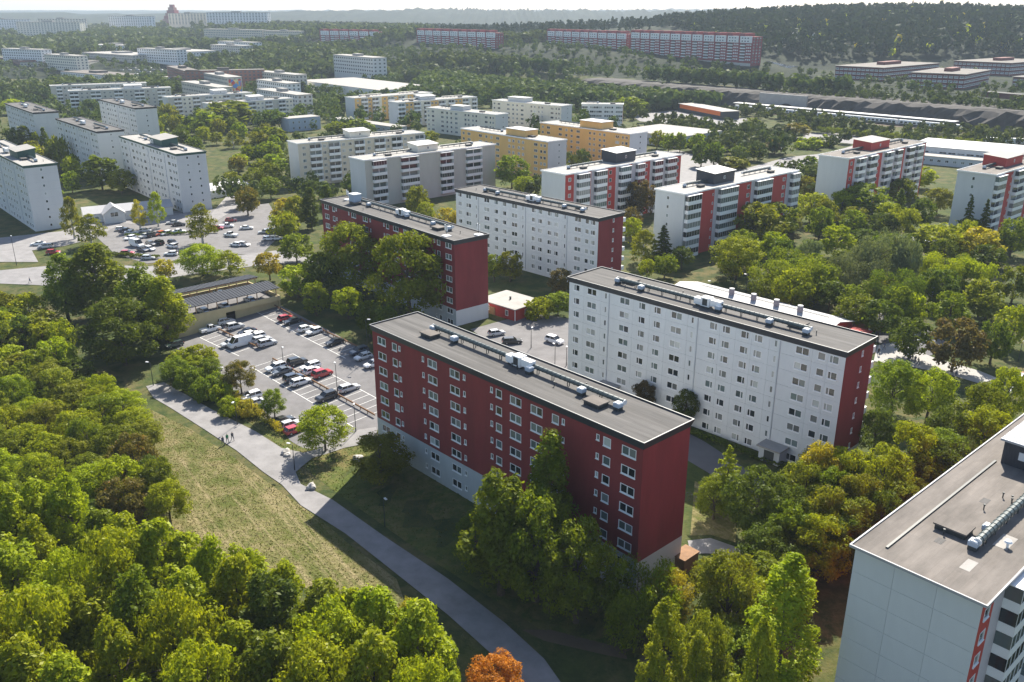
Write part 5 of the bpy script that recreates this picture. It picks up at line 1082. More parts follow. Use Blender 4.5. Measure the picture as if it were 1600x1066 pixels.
# ------------------------------------------------------------------ low buildings
def simple_box(name,label,cat,A,ang,L,W,H,wm,rm,z0=None,pitch=0.,over=.3,group=None,wins=(),frame='trim_white',doors=()):
    z0=hz(*A) if z0 is None else z0
    root=empty(name,(A[0],A[1],z0),R(ang),label,cat,group); mb=MB()
    mb.box(0,0,-.6,L,W,H,0)
    if pitch: mb.poly([(L,0,H),(L,W,H),(L,W/2,H+pitch)],0); mb.poly([(0,W,H),(0,0,H),(0,W/2,H+pitch)],0)
    mb.build('wall',M(wm),root); r=MB(); o=over
    if pitch:
        k=pitch/(W/2)*o
        for s in (0,1):
            y0=-o if s==0 else W+o; p=[(-o,y0,H-k+.05),(L+o,y0,H-k+.05),(L+o,W/2,H+pitch+.05),(-o,W/2,H+pitch+.05)]; r.poly(p if s==0 else p[::-1]); q=[(a,b,c+.14) for a,b,c in p]; r.poly(q if s==0 else q[::-1]); r.poly([p[0],p[1],q[1],q[0]]); r.poly([p[1],p[2],q[2],q[1]]); r.poly([p[3],p[0],q[0],q[3]])
    else: r.box(-o,-o,H+.01,L+o,W+o,H+.22)
    r.build('roof',M(rm),root)
    for (face,u,z,w,h) in wins:
        loc,rz={'f':((u,-.01,z),0),'r':((L+.01,u,z),90),'l':((-.01,W-u,z),-90)}[face]; window_simple(root,'D' if w>1.4 else 'M',w,h,loc,R(rz),frame)
    for (face,u,w,h) in doors:
        d=MB(); d.box(-w/2,-.06,0,w/2,.02,h); loc,rz={'f':((u,-.01,0),0),'r':((L+.01,u,0),90)}[face]; d.build('door',M('trim_white'),root,loc,R(rz))
    return root
c=simple_box('cottage','small red cottage with grey roof and white windows in the yard','cottage',(-8.2,212.5),-44,12.4,9.8,2.9,'cottage_red','bitumen_light',wins=[('f',3,1.6,1.,1.4),('f',9.6,1.6,1.,1.4),('r',4.6,1.7,2.2,1.4)],doors=[('r',8.4,1.,2.0)])
mb=MB(); mb.box(12.38,-.08,0,12.5,.06,2.9); mb.build('corner_board',M('trim_white'),c); mb=MB(); mb.tube((6,5,3.1),(6,5,3.9),.25,n=8); mb.build('chimney',M('dark_metal'),c)
k=simple_box('school','low school with pale metal roof and four chimneys behind the long white block','school',(38.5,214.5),-46.5,43,15,3.6,'cottage_red','metal_roof',pitch=1.6,over=.6,wins=[('f',6+5*i,1.7,2.2,1.3) for i in range(7)]+[('r',4,1.6,1.6,1.2)])
for i in range(4):
    mb=MB(); x=15+6.2*i; mb.box(x-.5,7.1,4.5,x+.5,8.1,6.7); mb.tube((x,7.6,6.7),(x,7.6,6.95),.66,n=10,mi=1); mb.build('chimney',[M('lilac_dark'),M('metal_roof')],k)
mb=MB(); mb.box(5,10.2,4.95,40,10.28,5.03); mb.box(5,9.3,5.1,40,9.38,5.18)
for i in range(50): mb.box(5+.7*i,9.38,5.05,5.06+.7*i,10.2,5.1)
mb.build('roof_ladder',M('dark_metal'),k)
mb=MB(); mb.box(43.3,1,2.7,48.5,14,2.9,0)
for y in (1.2,13.6): mb.box(48,y,-.5,48.2,y+.2,2.7,0)
mb.box(43.1,1.1,.7,48.2,1.2,1.0,0); mb.build('veranda',M('cottage_red'),k)
simple_box('shed','flat-roofed brown shed with white door beside the schoolyard','shed',(81.6,196.2),6,8.6,5,2.6,'wood_brown','bitumen',doors=[('f',3.2,1.1,2.0)])
simple_box('bin_shed','brown wooden bin shed against the gable of the nearest red block','shed',(23.6,102.6),43,3.2,2.2,2.2,'wood_brown','wood_brown',over=.12)
simple_box('bin_shed','brown fence shed at the white foot of the rear red gable','shed',(-4.3,208.5),42,4,3,1.8,'wood_brown','wood_brown',over=.05)
n=simple_box('nursery','low white nursery with pitched roofs below the pale towers','nursery',(-152,309.5),30,30,10,3.2,'white_tower','metal_roof',pitch=1.8,wins=[('f',4+4.5*i,1.7,1.4,1.2) for i in range(6)])
mb=MB(); mb.box(6,-4,-.3,13,0,3.6,0); mb.poly([(6,-4,3.6),(13,-4,3.6),(9.5,-4,6.2)],0); mb.poly([(5.6,-4.4,3.4),(9.5,-4.4,6.3),(9.5,4,6.3),(5.6,4,3.4)],1); mb.poly([(9.5,-4.4,6.3),(13.4,-4.4,3.4),(13.4,4,3.4),(9.5,4,6.3)],1); mb.build('entrance_wing',[M('white_tower'),M('metal_roof')],n)
window_simple(n,'D',2.6,1.6,(9.5,-4.02,3.2))
simple_box('nursery','long low white building right of the middle pale tower','nursery',(-124,352),47,22,16,3.,'white_tower','metal_roof',pitch=1.4,wins=[('f',3+4*i,1.6,1.4,1.1) for i in range(5)])
simple_box('pavilion','white roofed garden pavilion among the park trees','pavilion',(124,276),-20,11,5,2.6,'taupe_wall','white_roof',wins=[('f',3,1.4,1.2,1.)])
simple_box('shop','large flat shop with grey roof beside the long yellow slab','shop',(62,528),-47,45,40,6.,'grey_base','bitumen_light',over=.1,wins=[('f',5+6*i,3,3,1.6) for i in range(6)])
simple_box('shopping_hall','long white hall with skylights behind the distant white slabs','hall',(-205,880),-51,150,60,9.,'white_tower','bitumen_light',over=.1)
simple_box('town_house','blue-grey stepped house behind the beige slab','house',(-139.7,566),40,22,12,8.,'blue_grey','pale_roof',wins=[('f',3+4*i,z,1.2,1.5) for i in range(5) for z in (2,5.5)],over=.1)
simple_box('garage_row','long flat grey row building behind the beige slab roof','garage',(-122,606),-45,71,9,4.,'grey_base','pale_roof',over=.2,wins=[('f',4+5*i,2,2,1) for i in range(13)])
f=simple_box('factory_hall','long white hall with bright roof at the right edge','hall',(203,458),-39,90,34,7.,'white_tower','white_roof',over=.2,wins=[('f',4+4.2*i,4.6,3.4,.9) for i in range(20)])
simple_box('factory_hall','lower pale hall in front of the long white hall','hall',(199,446),-39,62,9,4.,'grey_base','pale_roof',over=.15,wins=[('f',3+3.6*i,2.2,1.6,1.2) for i in range(16)])
s=simple_box('station_building','flat station building with orange sheet front','station',(126,690),-71,62,14,5.5,'dark_metal','pale_roof',z0=0,over=.3)
mb=MB(); mb.box(3,-.25,2.6,60,-.05,5.6); mb.build('orange_fascia',M('orange_sheet'),s)
# car deck
dk=empty('car_deck',(-80.0,197.5,-.9),R(43),'two-level car deck with beige walls and dark canopies','car deck')
mb=MB(); L=28; W=17
mb.box(0,0,-1.2,13,.3,3.6); mb.box(13,0,2.3,L,.3,3.6); mb.box(16,1.2,-1.2,L,1.5,2.3); mb.box(0,0.3,-1.2,.3,W,3.6); mb.box(L-.3,.3,-1.2,L,W,3.6); mb.box(.3,W-.3,-1.2,L-.3,W,3.6)
mb.build('wall',M('deck_wall'),dk)
mb=MB(); mb.box(.3,.3,2.3,L-.3,W-.3,2.6); mb.build('deck_slab',M('asphalt'),dk)
for y0,y1,z0_,z1_ in ((.6,6.6,5.3,5.9),(11.6,17.2,5.9,5.3)):
    mb=MB(); mb.poly([(-.8,y0,z0_),(L+.3,y0,z0_),(L+.3,y1,z1_),(-.8,y1,z1_)]); mb.poly([(-.8,y0,z0_+.15),(L+.3,y0,z0_+.15),(L+.3,y1,z1_+.15),(-.8,y1,z1_+.15)])
    for kx in range(36): 
        x=-.7+kx*.81; mb.poly([(x,y0-.01,z0_+.15),(x+.12,y0-.01,z0_+.24),(x+.12,y1,z1_+.24),(x,y1,z1_+.15)]); mb.poly([(x+.12,y0-.01,z0_+.24),(x+.24,y0-.01,z0_+.15),(x+.24,y1,z1_+.15),(x+.12,y1,z1_+.24)])
    mb.poly([(-.8,y0,z0_),(L+.3,y0,z0_),(L+.3,y0,z0_+.15),(-.8,y0,z0_+.15)])
    mb.build('canopy_roof',M('canopy_sheet'),dk)
    yb=(y1-.3 if y0<5 else y0+.3)
    b=MB(); b.box(-.6,yb-.12,min(z0_,z1_)+.2,L,yb+.12,max(z0_,z1_)-.02); b.build('canopy_beam',M('timber_pale'),dk)
    for kx in range(6):
        p=MB(); x=.6+kx*(L-1.2)/5; p.box(x-.1,yb-.1,2.6,x+.1,yb+.1,5.6); p.build('post',M('timber_pale'),dk)
        p=MB(); y=.9 if y0<5 else W-.6; p.box(x-.1,y-.1,2.6,x+.1,y+.1,5.25); p.build('post',M('timber_pale'),dk)
# fences of the car park
def fence(label,pts):
    f=empty('barrier',(pts[0][0],pts[0][1],hz(*pts[0])),0,label,'barrier'); o=Vector((pts[0][0],pts[0][1],hz(*pts[0])))
    for a,b in zip(pts[:-1],pts[1:]):
        a=Vector(a); b=Vector(b); n=max(2,int((b-a).length/2.4)); e=(b-a).normalized(); nn=Vector((-e.y,e.x))
        for k in range(n):
            p=a+(b-a)*k/n; q=a+(b-a)*(k+1)/n
            m_=MB(); z=hz(p.x,p.y); m_.box(p.x-o.x-.07,p.y-o.y-.07,z-o.z,p.x-o.x+.07,p.y-o.y+.07,z-o.z+.75); m_.build('post',M('wood_brown'),f)
            r=MB(); z2=hz(q.x,q.y)
            for zz,th in ((.45,.16),(.68,.12)):
                s=nn*.06; A=[(p.x-s.x-o.x,p.y-s.y-o.y,z-o.z+zz),(q.x-s.x-o.x,q.y-s.y-o.y,z2-o.z+zz),(q.x+s.x-o.x,q.y+s.y-o.y,z2-o.z+zz),(p.x+s.x-o.x,p.y+s.y-o.y,z-o.z+zz)]; B=[(x,y,w+th) for x,y,w in A]
                r.poly(B); r.poly([A[0],A[1],B[1],B[0]]); r.poly([A[2],A[3],B[3],B[2]])
            r.build('rail',M('wood_brown'),f)
fence('low timber barrier between the two rows of cars by the white van',FENCE1)
fence('low timber barrier through the middle of the car park to the red block',FENCE2)
fence('low timber barrier along the tree-lined side of the car park',FENCE3)
# ------------------------------------------------------------------ railway, rock cut, offices
RT=Vector((.662,-.749)); RN=Vector((.749,.662)); RO=Vector((223,646))
def rp(t,q,z): p=RO+RT*t+RN*q; return (p.x,p.y,z)
mb=MB(); T=np.arange(-260,330,5.); prof=[(10,-.2),(12,3.4),(14,7.4),(17,11.0),(24,12.3),(47,12.25)]
jit={}
def cut(t,k):
    q,z=prof[k]
    if 0<k<4: q+=rng.uniform(-2.2,2.2)+1.5*math.sin(t*.11+k); z+=rng.uniform(-1.2,1.2)
    x,y,_=rp(t,q,0); return (x,y,max(z,hz(x,y)+.15) if k>=2 else z)
pts=[[cut(t,k) for k in range(len(prof))] for t in T]
for i in range(len(T)-1):
    for k in range(len(prof)-1): mb.quad(pts[i][k],pts[i+1][k],pts[i+1][k+1],pts[i][k+1],0)
prop(mb.build('rock_cutting',M('rock')),kind='structure')
mb=MB()
for i in range(len(T)-1): mb.quad(rp(T[i],-14,.12),rp(T[i+1],-14,.12),rp(T[i+1],10.2,.12),rp(T[i],10.2,.12))
prop(mb.build('railway_bed',M('soil')),kind='structure')
pf=empty('station_platform',rp(0,0,0),math.atan2(RT.y,RT.x),'long station platform with pale canopy roof in front of the rock cut','platform')
mb=MB(); mb.box(-78,-3,0,96,3,1.1); mb.build('platform_slab',M('concrete'),pf)
mb=MB(); mb.box(-76,-3.6,4.9,92,3.6,5.3); mb.build('canopy_roof',M('white_roof'),pf)
for i in range(22):
    p=MB(); p.box(-74+7.8*i,-.15,1.1,-73.7+7.8*i,.15,4.9); p.build('post',M('dark_metal'),pf)
tr=empty('metro_train',rp(0,-5.2,.3),math.atan2(RT.y,RT.x),'white metro train with blue stripe at the long platform','train')
for i in range(4):
    x=-72+43*i; mb=MB(); mb.box(x,-1.45,.5,x+42,1.45,3.4,0); mb.box(x,-1.2,3.4,x+42,1.2,3.7,0); mb.box(x+.5,-1.47,.55,x+41.5,-1.452,1.3,1); cbd=mb.build('carriage',[M('white_metal'),M('paint_navy')],tr)
    for w in range(14):
        p=MB(); p.box(x+1.3+2.9*w,-1.49,1.6,x+3.2+2.9*w,-1.455,2.7); p.build('window',M('glass_dark'),cbd)
pw=empty('tunnel_portal',rp(-38,11.,0),math.atan2(RT.y,RT.x),'grey concrete tunnel portal in the rock cut','tunnel')
mb=MB(); mb.box(-24,-1.,-.2,-6,1.,12.8); mb.box(6,-1.,-.2,16,1.,12.8); mb.box(-6,-1.,6.4,6,1.,12.8)
for k in range(10):
    a0,a1=math.pi*k/10,math.pi*(k+1)/10; mb.poly([(6*math.cos(a0),-1.,2.4+4*math.sin(a0)),(6*math.cos(a0),-1,6.4),(6*math.cos(a1),-1,6.4),(6*math.cos(a1),-1.,2.4+4*math.sin(a1))])
mb.build('wall',M('concrete'),pw); mb=MB(); mb.box(-6,.8,-.2,6,.95,6.4); mb.build('tunnel_shade_sheet',M('dark_metal'),pw)  # dark sheet closes the arch; its colour stands for the shade inside
def office(label,A,ang,L,W,z0,fl=3):
    root=empty('office_building',(A[0],A[1],z0),R(ang),label,'office'); H=fl*3.5+.6
    mb=MB(); mb.box(0,0,-2,L,W,H); mb.build('wall',M('office_red'),root); r=MB(); r.box(-1.2,-1.2,H+.01,L+1.2,W+1.2,H+.5); r.build('roof',M('bitumen_brown'),root)
    mb=MB(); mb.box(L*.42,W*.35,H+.5,L*.58,W*.65,H+3.2); mb.build('roof_plant_room',M('office_red'),root)
    for i in range(fl):
        z=.9+3.5*i
        for a,b,f in ((0,L,'f'),(0,W,'l'),(0,W,'r')):
            n=int((b-a)/4)
            for k in range(n):
                u=(k+.5)*(b-a)/n; w=(b-a)/n*.8
                loc,rz={'f':((u,-.02,z+1),0),'l':((-.02,W-u,z+1),-90),'r':((L+.02,u,z+1),90)}[f]
                key=('off',round(w,2))
                if key not in WS:
                    m_=MB(); m_.box(-w/2,-.06,-.85,w/2,.02,.85,0); m_.box(-w*.28,-.08,-.25,w*.28,-.06,.5,1); m_.box(-w*.47,-.08,-.25,-w*.32,-.06,.5,1); m_.box(w*.32,-.08,-.25,w*.47,-.06,.5,1); WS[key]=m_.mesh('window',[M('far_white'),M('glass_far')])
                put('window',WS[key],root,loc,R(rz))
office('dark red three-storey office with white window bands, left of the pair',(301.4,859.6),-47.7,46,115,12.3)
office('dark red office with white window bands in front of the left one',(331.8,764.4),-40,41,80,12.2)
office('dark red office with white window bands farthest back right',(446,932.9),-52,55,90,13.,3)
office('small dark red office at the right picture edge',(417,765),-50,40,40,12.2,2)
simple_box('garage','long low dark red garage at the right edge by the road','garage',(347,676),-62,60,9,3.2,'office_red','bitumen',z0=12.2)
simple_box('villa','pale flat-roofed house at the edge of the pine wood','house',(318,1098),0,39,18,11.,'far_white','pale_roof',wins=[('f',4+5*i,z,2.,1.6) for i in range(7) for z in (2.5,6,9)])
# long brown-red slabs on the rise
def slab(label,A,ang,L,W,z0,H,bay):
    root=empty('slab_block',(A[0],A[1],z0),R(ang),label,'apartment block')
    mb=MB(); mb.box(0,0,-8,L,W,H-2.); mb.box(0,0,-8,L,-.4,3.,1); mb.build('wall',[M('far_red'),M('taupe_wall')],root)
    n=int(round(L/bay)); bw=L/n; m_=MB(); t=H
    
    for z in (t-6.9,t-4.1):
        for k in range(3): m_.box(bw*(.26+.22*k),-1.38,z+.2,bw*(.36+.22*k),-1.31,z+1.2,2)
    z=t-10.7
    while z>2.6:
        m_.box(bw*.15,-1.1,z,bw*.52,-.02,z+1.,0)
        for k in range(3): m_.box(bw*(.58+.14*k),-.08,z+.5,bw*(.67+.14*k),-.02,z+1.8,0)
        m_.box(bw*.17,-.1,z+1.05,bw*.5,-.03,z+2.2,2); z-=2.75
    bal=m_.mesh('balconies',[M('far_white'),M('far_red'),M('glass_far')])
    a_=MB(); a_.box(bw*.13,-1.3,t-7.8,bw*.99,0,t-1.6); top_=a_.mesh('top_storeys',[M('far_white')]); a_=MB(); a_.box(0,-.9,3,bw*.12,0,t+.2); pier=a_.mesh('pier',[M('far_red')]); a_=MB(); a_.box(0,0,t-2,bw*.4,W,t+1.1); head=a_.mesh('stair_head',[M('far_red')])
    for k in range(n):
        for nm,me in (('top_storeys',top_),('pier',pier),('stair_head',head)): put(nm,me,root,(k*bw,0,0))
        prop(put('balconies',bal,root,(k*bw,0,0)),kind='stuff')
    for zz in range(9):
        for k in range(3): window_simple(root,'M',1.5,1.3,(L+.02,W*(.2+.3*k),4+2.75*zz),R(90))
    return root
def slabpx(label,P0,P1,W,z0,H,bay): e=Vector(P1)-Vector(P0); slab(label,P0,math.degrees(math.atan2(e.y,e.x)),e.length,W,z0,H,bay)
slabpx('longest dark red slab with white top storeys, right half',(137,1076),(232,900),13,20.5,29.5,19)
slabpx('longest dark red slab with white top storeys, left half',(47,1240),(133,1084),13,19.5,28.8,19)
slabpx('dark red slab with white top storeys in the middle of the rise',(-135,1330),(-21,1180),13,20.5,27.,20)
slabpx('dark red slab with white top storeys farthest left on the rise',(-304,1480),(-200,1405),13,17.,27.,20)
def far_block(label,A,ang,L,W,z0,H,wm,fl,bay=4.,rm='pale_roof',name='apartment_block',cat='apartment block',group=None):
    root=empty(name,(A[0],A[1],z0),R(ang),label,cat,group); mb=MB(); mb.box(0,0,-6,L,W,H); mb.build('wall',M(wm),root); r=MB(); r.box(-.3,-.3,H+.01,L+.3,W+.3,H+.6); r.box(L*.4,W*.3,H+.6,L*.55,W*.7,H+2.8); r.build('roof',M(rm),root)
    w=MB(); fh=H/fl
    for i in range(fl):
        z=fh*i+.9
        for k in range(int(L/bay)): u=(k+.5)*L/int(L/bay); w.box(u-bay*.25,-.08,z,u+bay*.25,-.01,z+1.4)
        for k in range(max(1,int(W/bay))): u=(k+.5)*W/max(1,int(W/bay)); w.box(L+.01,u-bay*.2,z,L+.08,u+bay*.2,z+1.4)
    prop(w.build('windows',M('glass_far'),root),kind='stuff'); return root
far_block('brick-red and brown slab behind the mural house',(-355,949),-60,95,14,0,18,'brick_wall',6,rm='bitumen_brown')
far_block('long brown slab right of the brick-red corner',(-307,866.7),19,72,13,0,18,'brick_wall',6,rm='bitumen_brown')
mu=far_block('pale slab with a colourful painted gable',(-297.8,880.2),-56,83,13,0,16,'taupe_wall',5)
mm=bpy.data.materials.new('mural_paint'); mm.use_nodes=True; t=mm.node_tree; vn=t.nodes.new('ShaderNodeTexVoronoi'); vn.inputs['Scale'].default_value=.35; tc=t.nodes.new('ShaderNodeTexCoord'); rr=t.nodes.new('ShaderNodeValToRGB'); rr.color_ramp.interpolation='CONSTANT'
for p,c_ in zip((0.,.25,.4,.55,.7,.85),((.08,.22,.55),(.75,.35,.05),(.55,.05,.05),(.08,.3,.6),(.7,.62,.3),(.1,.35,.15))):
    e=rr.color_ramp.elements[0] if p==0 else rr.color_ramp.elements.new(p); e.color=c_+(1,)
t.links.new(tc.outputs['Object'],vn.inputs['Vector']); t.links.new(vn.outputs['Color'],rr.inputs[0]); t.links.new(rr.outputs[0],t.nodes['Principled BSDF'].inputs['Base Color'])
mb=MB(); mb.box(83.1,1,1,83.25,12,14.5); mb.build('mural',mm,mu)
far_block('low pale slab in front of the painted gable',(-285.9,793.4),-52,86,12,0,14,'taupe_wall',4)
far_block('white office tower with stair-stepped windows behind the hall',(-197.,1022.),-53,90,16,8,18,'white_tower',5,bay=5,cat='office',name='office_building')
far_block('grey-beige slab right of the painted gable, rear one',(-250,899),-47,75,12,0,16,'taupe_wall',5)
far_block('grey-beige slab right of the painted gable, middle one',(-223,802),-52,62,12,0,15,'far_white',5)
far_block('white slab with stepped end before the shopping hall',(-199,713),-51,70,12,0,14,'white_tower',5)
far_block('broad flat grey hall at the far left',(-570,1230),-41,136,46,hz(*(-570,1230)),6,'taupe_wall',2,rm='bitumen_light',name='hall',cat='hall')
far_block('flat hall beside the distant car lot',(-372,952),-54,70,34,0,7,'brick_wall',2,rm='pale_roof',name='hall',cat='hall')
far_block('pale flat hall behind the distant car lot',(-498,1263),-42,118,44,hz(*(-498,1263)),8,'far_white',2,rm='pale_roof',name='hall',cat='hall')
far_block('wide low hall behind the domed dark grove',(-512,1045),-40,120,32,0,7,'far_white',2,rm='bitumen_brown',name='hall',cat='hall')
for n_,(x_,y_,a_,l_,m_) in zip(('first','second','third','fourth','fifth'),((-640,1165,-30,80,'far_white'),(-560,1110,-38,75,'cream_wall'),(-470,1165,-35,80,'far_white'),(-400,1235,-40,75,'taupe_wall'),(-420,1330,-42,90,'far_white'))):
    far_block('%s pale slab from left beyond the distant car lot'%n_,(x_,y_),a_,l_,14,hz(x_,y_),15,m_,5,bay=4.5)
far_block('small pale hall at the foot of the far left slope',(-640,1391),-25,91,40,hz(*(-640,1391)),8,'far_white',2,rm='pale_roof',name='hall',cat='hall')
for i_,(x_,y_,l_,n_) in enumerate([(-1250,1750,120,'first'),(-1080,1700,100,'second'),(-930,1760,130,'third')]):
    far_block('%s pale block from left halfway up the far left slope'%n_,(x_,y_),-25+8*i_,l_,16,hz(x_,y_)+5,24,'far_white' if i_%2 else 'cream_wall',7,bay=6)
far_block('pinkish stepped block on the wooded rise, left of the red slabs',(-560,1700),-38,170,14,15,26,'beige_wall',7,bay=5)
far_block('pinkish stepped block on the wooded rise, right part',(-424,1595),-36,95,14,15,25,'beige_wall',7,bay=5)
far_block('long brown-roofed low block at the far left',(-665,1200),-49,106,30,2,13,'brick_wall',4,rm='bitumen_brown')
far_block('low brown-roofed wing at the far left, right part',(-596,1120),0,78,40,2,11,'taupe_wall',3,rm='bitumen_brown')
for i,(x,y,a,L_,H_,wm,lb) in enumerate([(-1180,2050,-20,150,22,'far_white','farthest left pale slab on the skyline hill'),(-1010,2000,-15,110,20,'cream_wall','second pale slab on the skyline hill'),(-880,2050,-30,130,22,'far_white','third pale slab on the skyline hill'),(-760,2080,-10,90,20,'beige_wall','fourth pinkish slab on the skyline hill'),(-650,2000,-12,140,22,'far_white','long pale slab right of the skyline hill centre'),]):
    far_block(lb,(x,y),a,L_,16,hz(x+60,y)+7,H_+3,wm,8,bay=7)
pt=empty('pyramid_tower',(-900,2500,hz(-900,2500)+14),R(-10),'dark stepped pyramid tower on the skyline hill','tower')
for i in range(7):
    mb=MB(); w=46-6*i; mb.box(-w/2,-w/2,7*i,w/2,w/2,7*i+7); mb.build('storey',M('brick_wall' if i%2 else 'far_red'),pt)
# ------------------------------------------------------------------ cars
def loft(mb,rings,mi=0,cap=True):
    n=len(rings[0]); b=len(mb.v)
    for r in rings: mb.v+=r
    for i in range(len(rings)-1):
        for k in range(n): mb.f.append((b+i*n+k,b+i*n+(k+1)%n,b+(i+1)*n+(k+1)%n,b+(i+1)*n+k)); mb.m.append(mi)
    if cap:
        mb.f.append(tuple(b+k for k in range(n))[::-1]); mb.m.append(mi); mb.f.append(tuple(b+(len(rings)-1)*n+k for k in range(n))); mb.m.append(mi)
CT={ # length, half width, [(x, deck z)], greenhouse base x0,x1 / roof x0,x1, roof z   (front is +x)
 'hatch':(4.1,.87,[(-2.05,.78),(-1.95,.92),(-1.0,.93),(.75,.92),(1.75,.80),(2.02,.62)],(-1.92,.95),(-1.55,.25),1.46),
 'sedan':(4.6,.89,[(-2.28,.80),(-2.15,.96),(-1.45,.98),(.8,.93),(1.95,.80),(2.27,.60)],(-1.60,1.05),(-.95,.25),1.43),
 'wagon':(4.65,.90,[(-2.32,.80),(-2.22,.95),(-1.3,.95),(.85,.93),(2.0,.82),(2.30,.62)],(-2.22,1.10),(-1.85,.30),1.50),
 'suv':(4.55,.93,[(-2.26,.88),(-2.18,1.06),(-1.2,1.06),(.85,1.04),(1.95,.95),(2.24,.70)],(-2.15,1.05),(-1.80,.30),1.70),
 'van':(5.9,1.0,[(-2.95,1.2),(-2.9,1.35),(-1,1.35),(1.7,1.3),(2.6,1.12),(2.92,.75)],(-2.93,2.35),(-2.88,1.35),2.50),
 'pickup':(5.1,.92,[(-2.55,.95),(-2.5,1.02),(-.6,1.0),(1.0,1.02),(2.2,.95),(2.52,.7)],(-.55,1.35),(-.35,.65),1.75)}
CARM={}
def carmesh(t,col):
    if (t,col) in CARM: return CARM[(t,col)]
    Ln,hw,deck,gb,gr,zr=CT[t]; mb=MB(); rings=[]
    for x,z in deck:
        e=min(1,(Ln/2-abs(x))/.5+.55); w=hw*(.86+.14*min(1,e)); lo=.22 if abs(x)<Ln/2-.3 else .34
        rings.append([(x,-w*.92,lo),(x,-w,.45),(x,-w*.97,z-.10),(x,-w*.86,z),(x,w*.86,z),(x,w*.97,z-.10),(x,w,.45),(x,w*.92,lo)])
    loft(mb,rings)
    def zd(x): return float(np.interp(x,[d_[0] for d_ in deck],[d_[1] for d_ in deck]))
    rw=hw*.74; a0,a1=gr; 
    mb.poly([(a0,-rw,zr),(a1,-rw,zr-.03),(a1,rw,zr-.03),(a0,rw,zr)]); # roof skin with rounded shoulders
    for s in (-1,1):
        mb.poly([(a0,s*rw,zr),(a1,s*rw,zr-.03),(a1,s*(rw+.05),zr-.10),(a0,s*(rw+.05),zr-.09)][::s])
        for xb,xr in ((gb[0],a0),(gb[1],a1),((gb[0]+gb[1])/2-.1,(a0+a1)/2)):   # pillars
            d0=.07; y0=s*hw*.87; y1=s*(rw+.055); mb.poly([(xb-d0,y0*1.01,zd(xb)-.02),(xb+d0,y0*1.01,zd(xb)-.02),(xr+d0,y1*1.012,zr-.08),(xr-d0,y1*1.012,zr-.08)][::s])
    if t=='van':
        for s in (-1,1): mb.poly([(gb[0],s*hw*.90,zd(gb[0])-.05),(.9,s*hw*.90,1.3),(.75,s*(rw+.07),zr-.05),(a0,s*(rw+.07),zr-.05)][::s])
        mb.poly([(gb[0]-.01,hw*.88,1.2),(gb[0]-.01,-hw*.88,1.2),(a0-.01,-rw,zr),(a0-.01,rw,zr)])
    body=mb.mesh('body',[M('paint_'+col)]); g=MB()
    B=[(gb[0],-hw*.86,zd(gb[0])-.02),(gb[1],-hw*.84,zd(gb[1])-.02),(gb[1],hw*.84,zd(gb[1])-.02),(gb[0],hw*.86,zd(gb[0])-.02)]; T_=[(a0,-rw-.045,zr-.09),(a1,-rw-.045,zr-.10),(a1,rw+.045,zr-.10),(a0,rw+.045,zr-.09)]
    for k in range(4): g.quad(B[k],B[(k+1)%4],T_[(k+1)%4],T_[k])
    g.quad(*T_)
    gl=g.mesh('glazing',[M('car_glass')]); w=MB(); w.tube((0,-.11,0),(0,.11,0),.325,n=12,mi=0); w.tube((0,-.125,0),(0,.125,0),.20,n=10,mi=1)
    wl=w.mesh('wheel',[M('tyre'),M('rim')]); l=MB(); l.box(-.05,-.2,-.07,.05,.2,.07); hl=l.mesh('headlight',[M('lamp_glass')]); l=MB(); l.box(-.04,-.14,-.10,.04,.14,.10); tl=l.mesh('tail_light',[M('tail_red')])
    CARM[(t,col)]=(body,gl,wl,hl,tl); return CARM[(t,col)]
def make_car(x,y,rz,t,col,label,group,z=None):
    b,gl,wl,hl,tl=carmesh(t,col); Ln,hw=CT[t][:2]; z=hz(x,y)+.07 if z is None else z
    o=empty({'van':'delivery_van','pickup':'pickup_truck'}.get(t,'parked_car'),(x,y,z),rz,label,{'van':'van','pickup':'pickup'}.get(t,'car'),group)
    put('body',b,o); put('glazing',gl,o)
    for sx in (-1,1):
        for sy in (-1,1): put('wheel',wl,o,(sx*Ln*.295,sy*(hw-.10),.325))
    for sy in (-1,1): put('headlight',hl,o,(Ln/2-.12,sy*hw*.62,.66)); put('tail_light',tl,o,(-Ln/2+.05,sy*hw*.72,.82))
    return o
ROW={'A':('in the upper row by the car deck',42.8),'B':('in the row beside the first barrier',42.8),'C':('in the tree-side row of the car park',42.8),'D':('on the far side of the middle barrier',42.8),'E':('on the near side of the middle barrier',42.8),'F':('in the bush-side row of the car park',42.8),
'G':('in the hedge row by the low white nursery',15),'H':('in the second row by the yellow birch',60),'I':('beside the tall white tower',20),'J':('in the middle row of the far car park',-35),'K':('behind the middle row of the far car park',-35),'L':('in the road-side row of the far car park',5),'M':('by the lane right of the tall birch',10),'N':('right of the large birch',-20),'O':('in the lot left of the slim poplars',20),'P':('in the fenced lot at the left edge',10),'Q':('in the yard before the red cottage',30)}
ORD=['first','second','third','fourth','fifth','sixth','seventh','eighth','ninth','tenth','eleventh']
TYP={'hatch':'hatchback','sedan':'saloon','wagon':'estate car','suv':'tall estate car','van':'box van','pickup':'pickup'}
CNM={'navy':'dark blue','green':'dark green'}
rows_={}
for c in CARS: rows_.setdefault(c[4],[]).append(c)
for rn,lst in rows_.items():
    lst.sort(key=lambda c:c[0]/c[1]); rd,hd=ROW[rn]
    for i,(x,y,col,t,_) in enumerate(lst):
        head=hd+rng.uniform(-2,2)+(180 if rng.random()<.5 and rn not in 'BQ' else 0)
        if rn=='Q': head={0:25,1:10,2:-40}[i]
        if rn=='B': head=222.8
        lb='%s %s, %s from left %s'%(CNM.get(col,col),TYP[t],ORD[i],rd)
        make_car(x,y,R(head),t,col,lb,'cars parked '+rd)
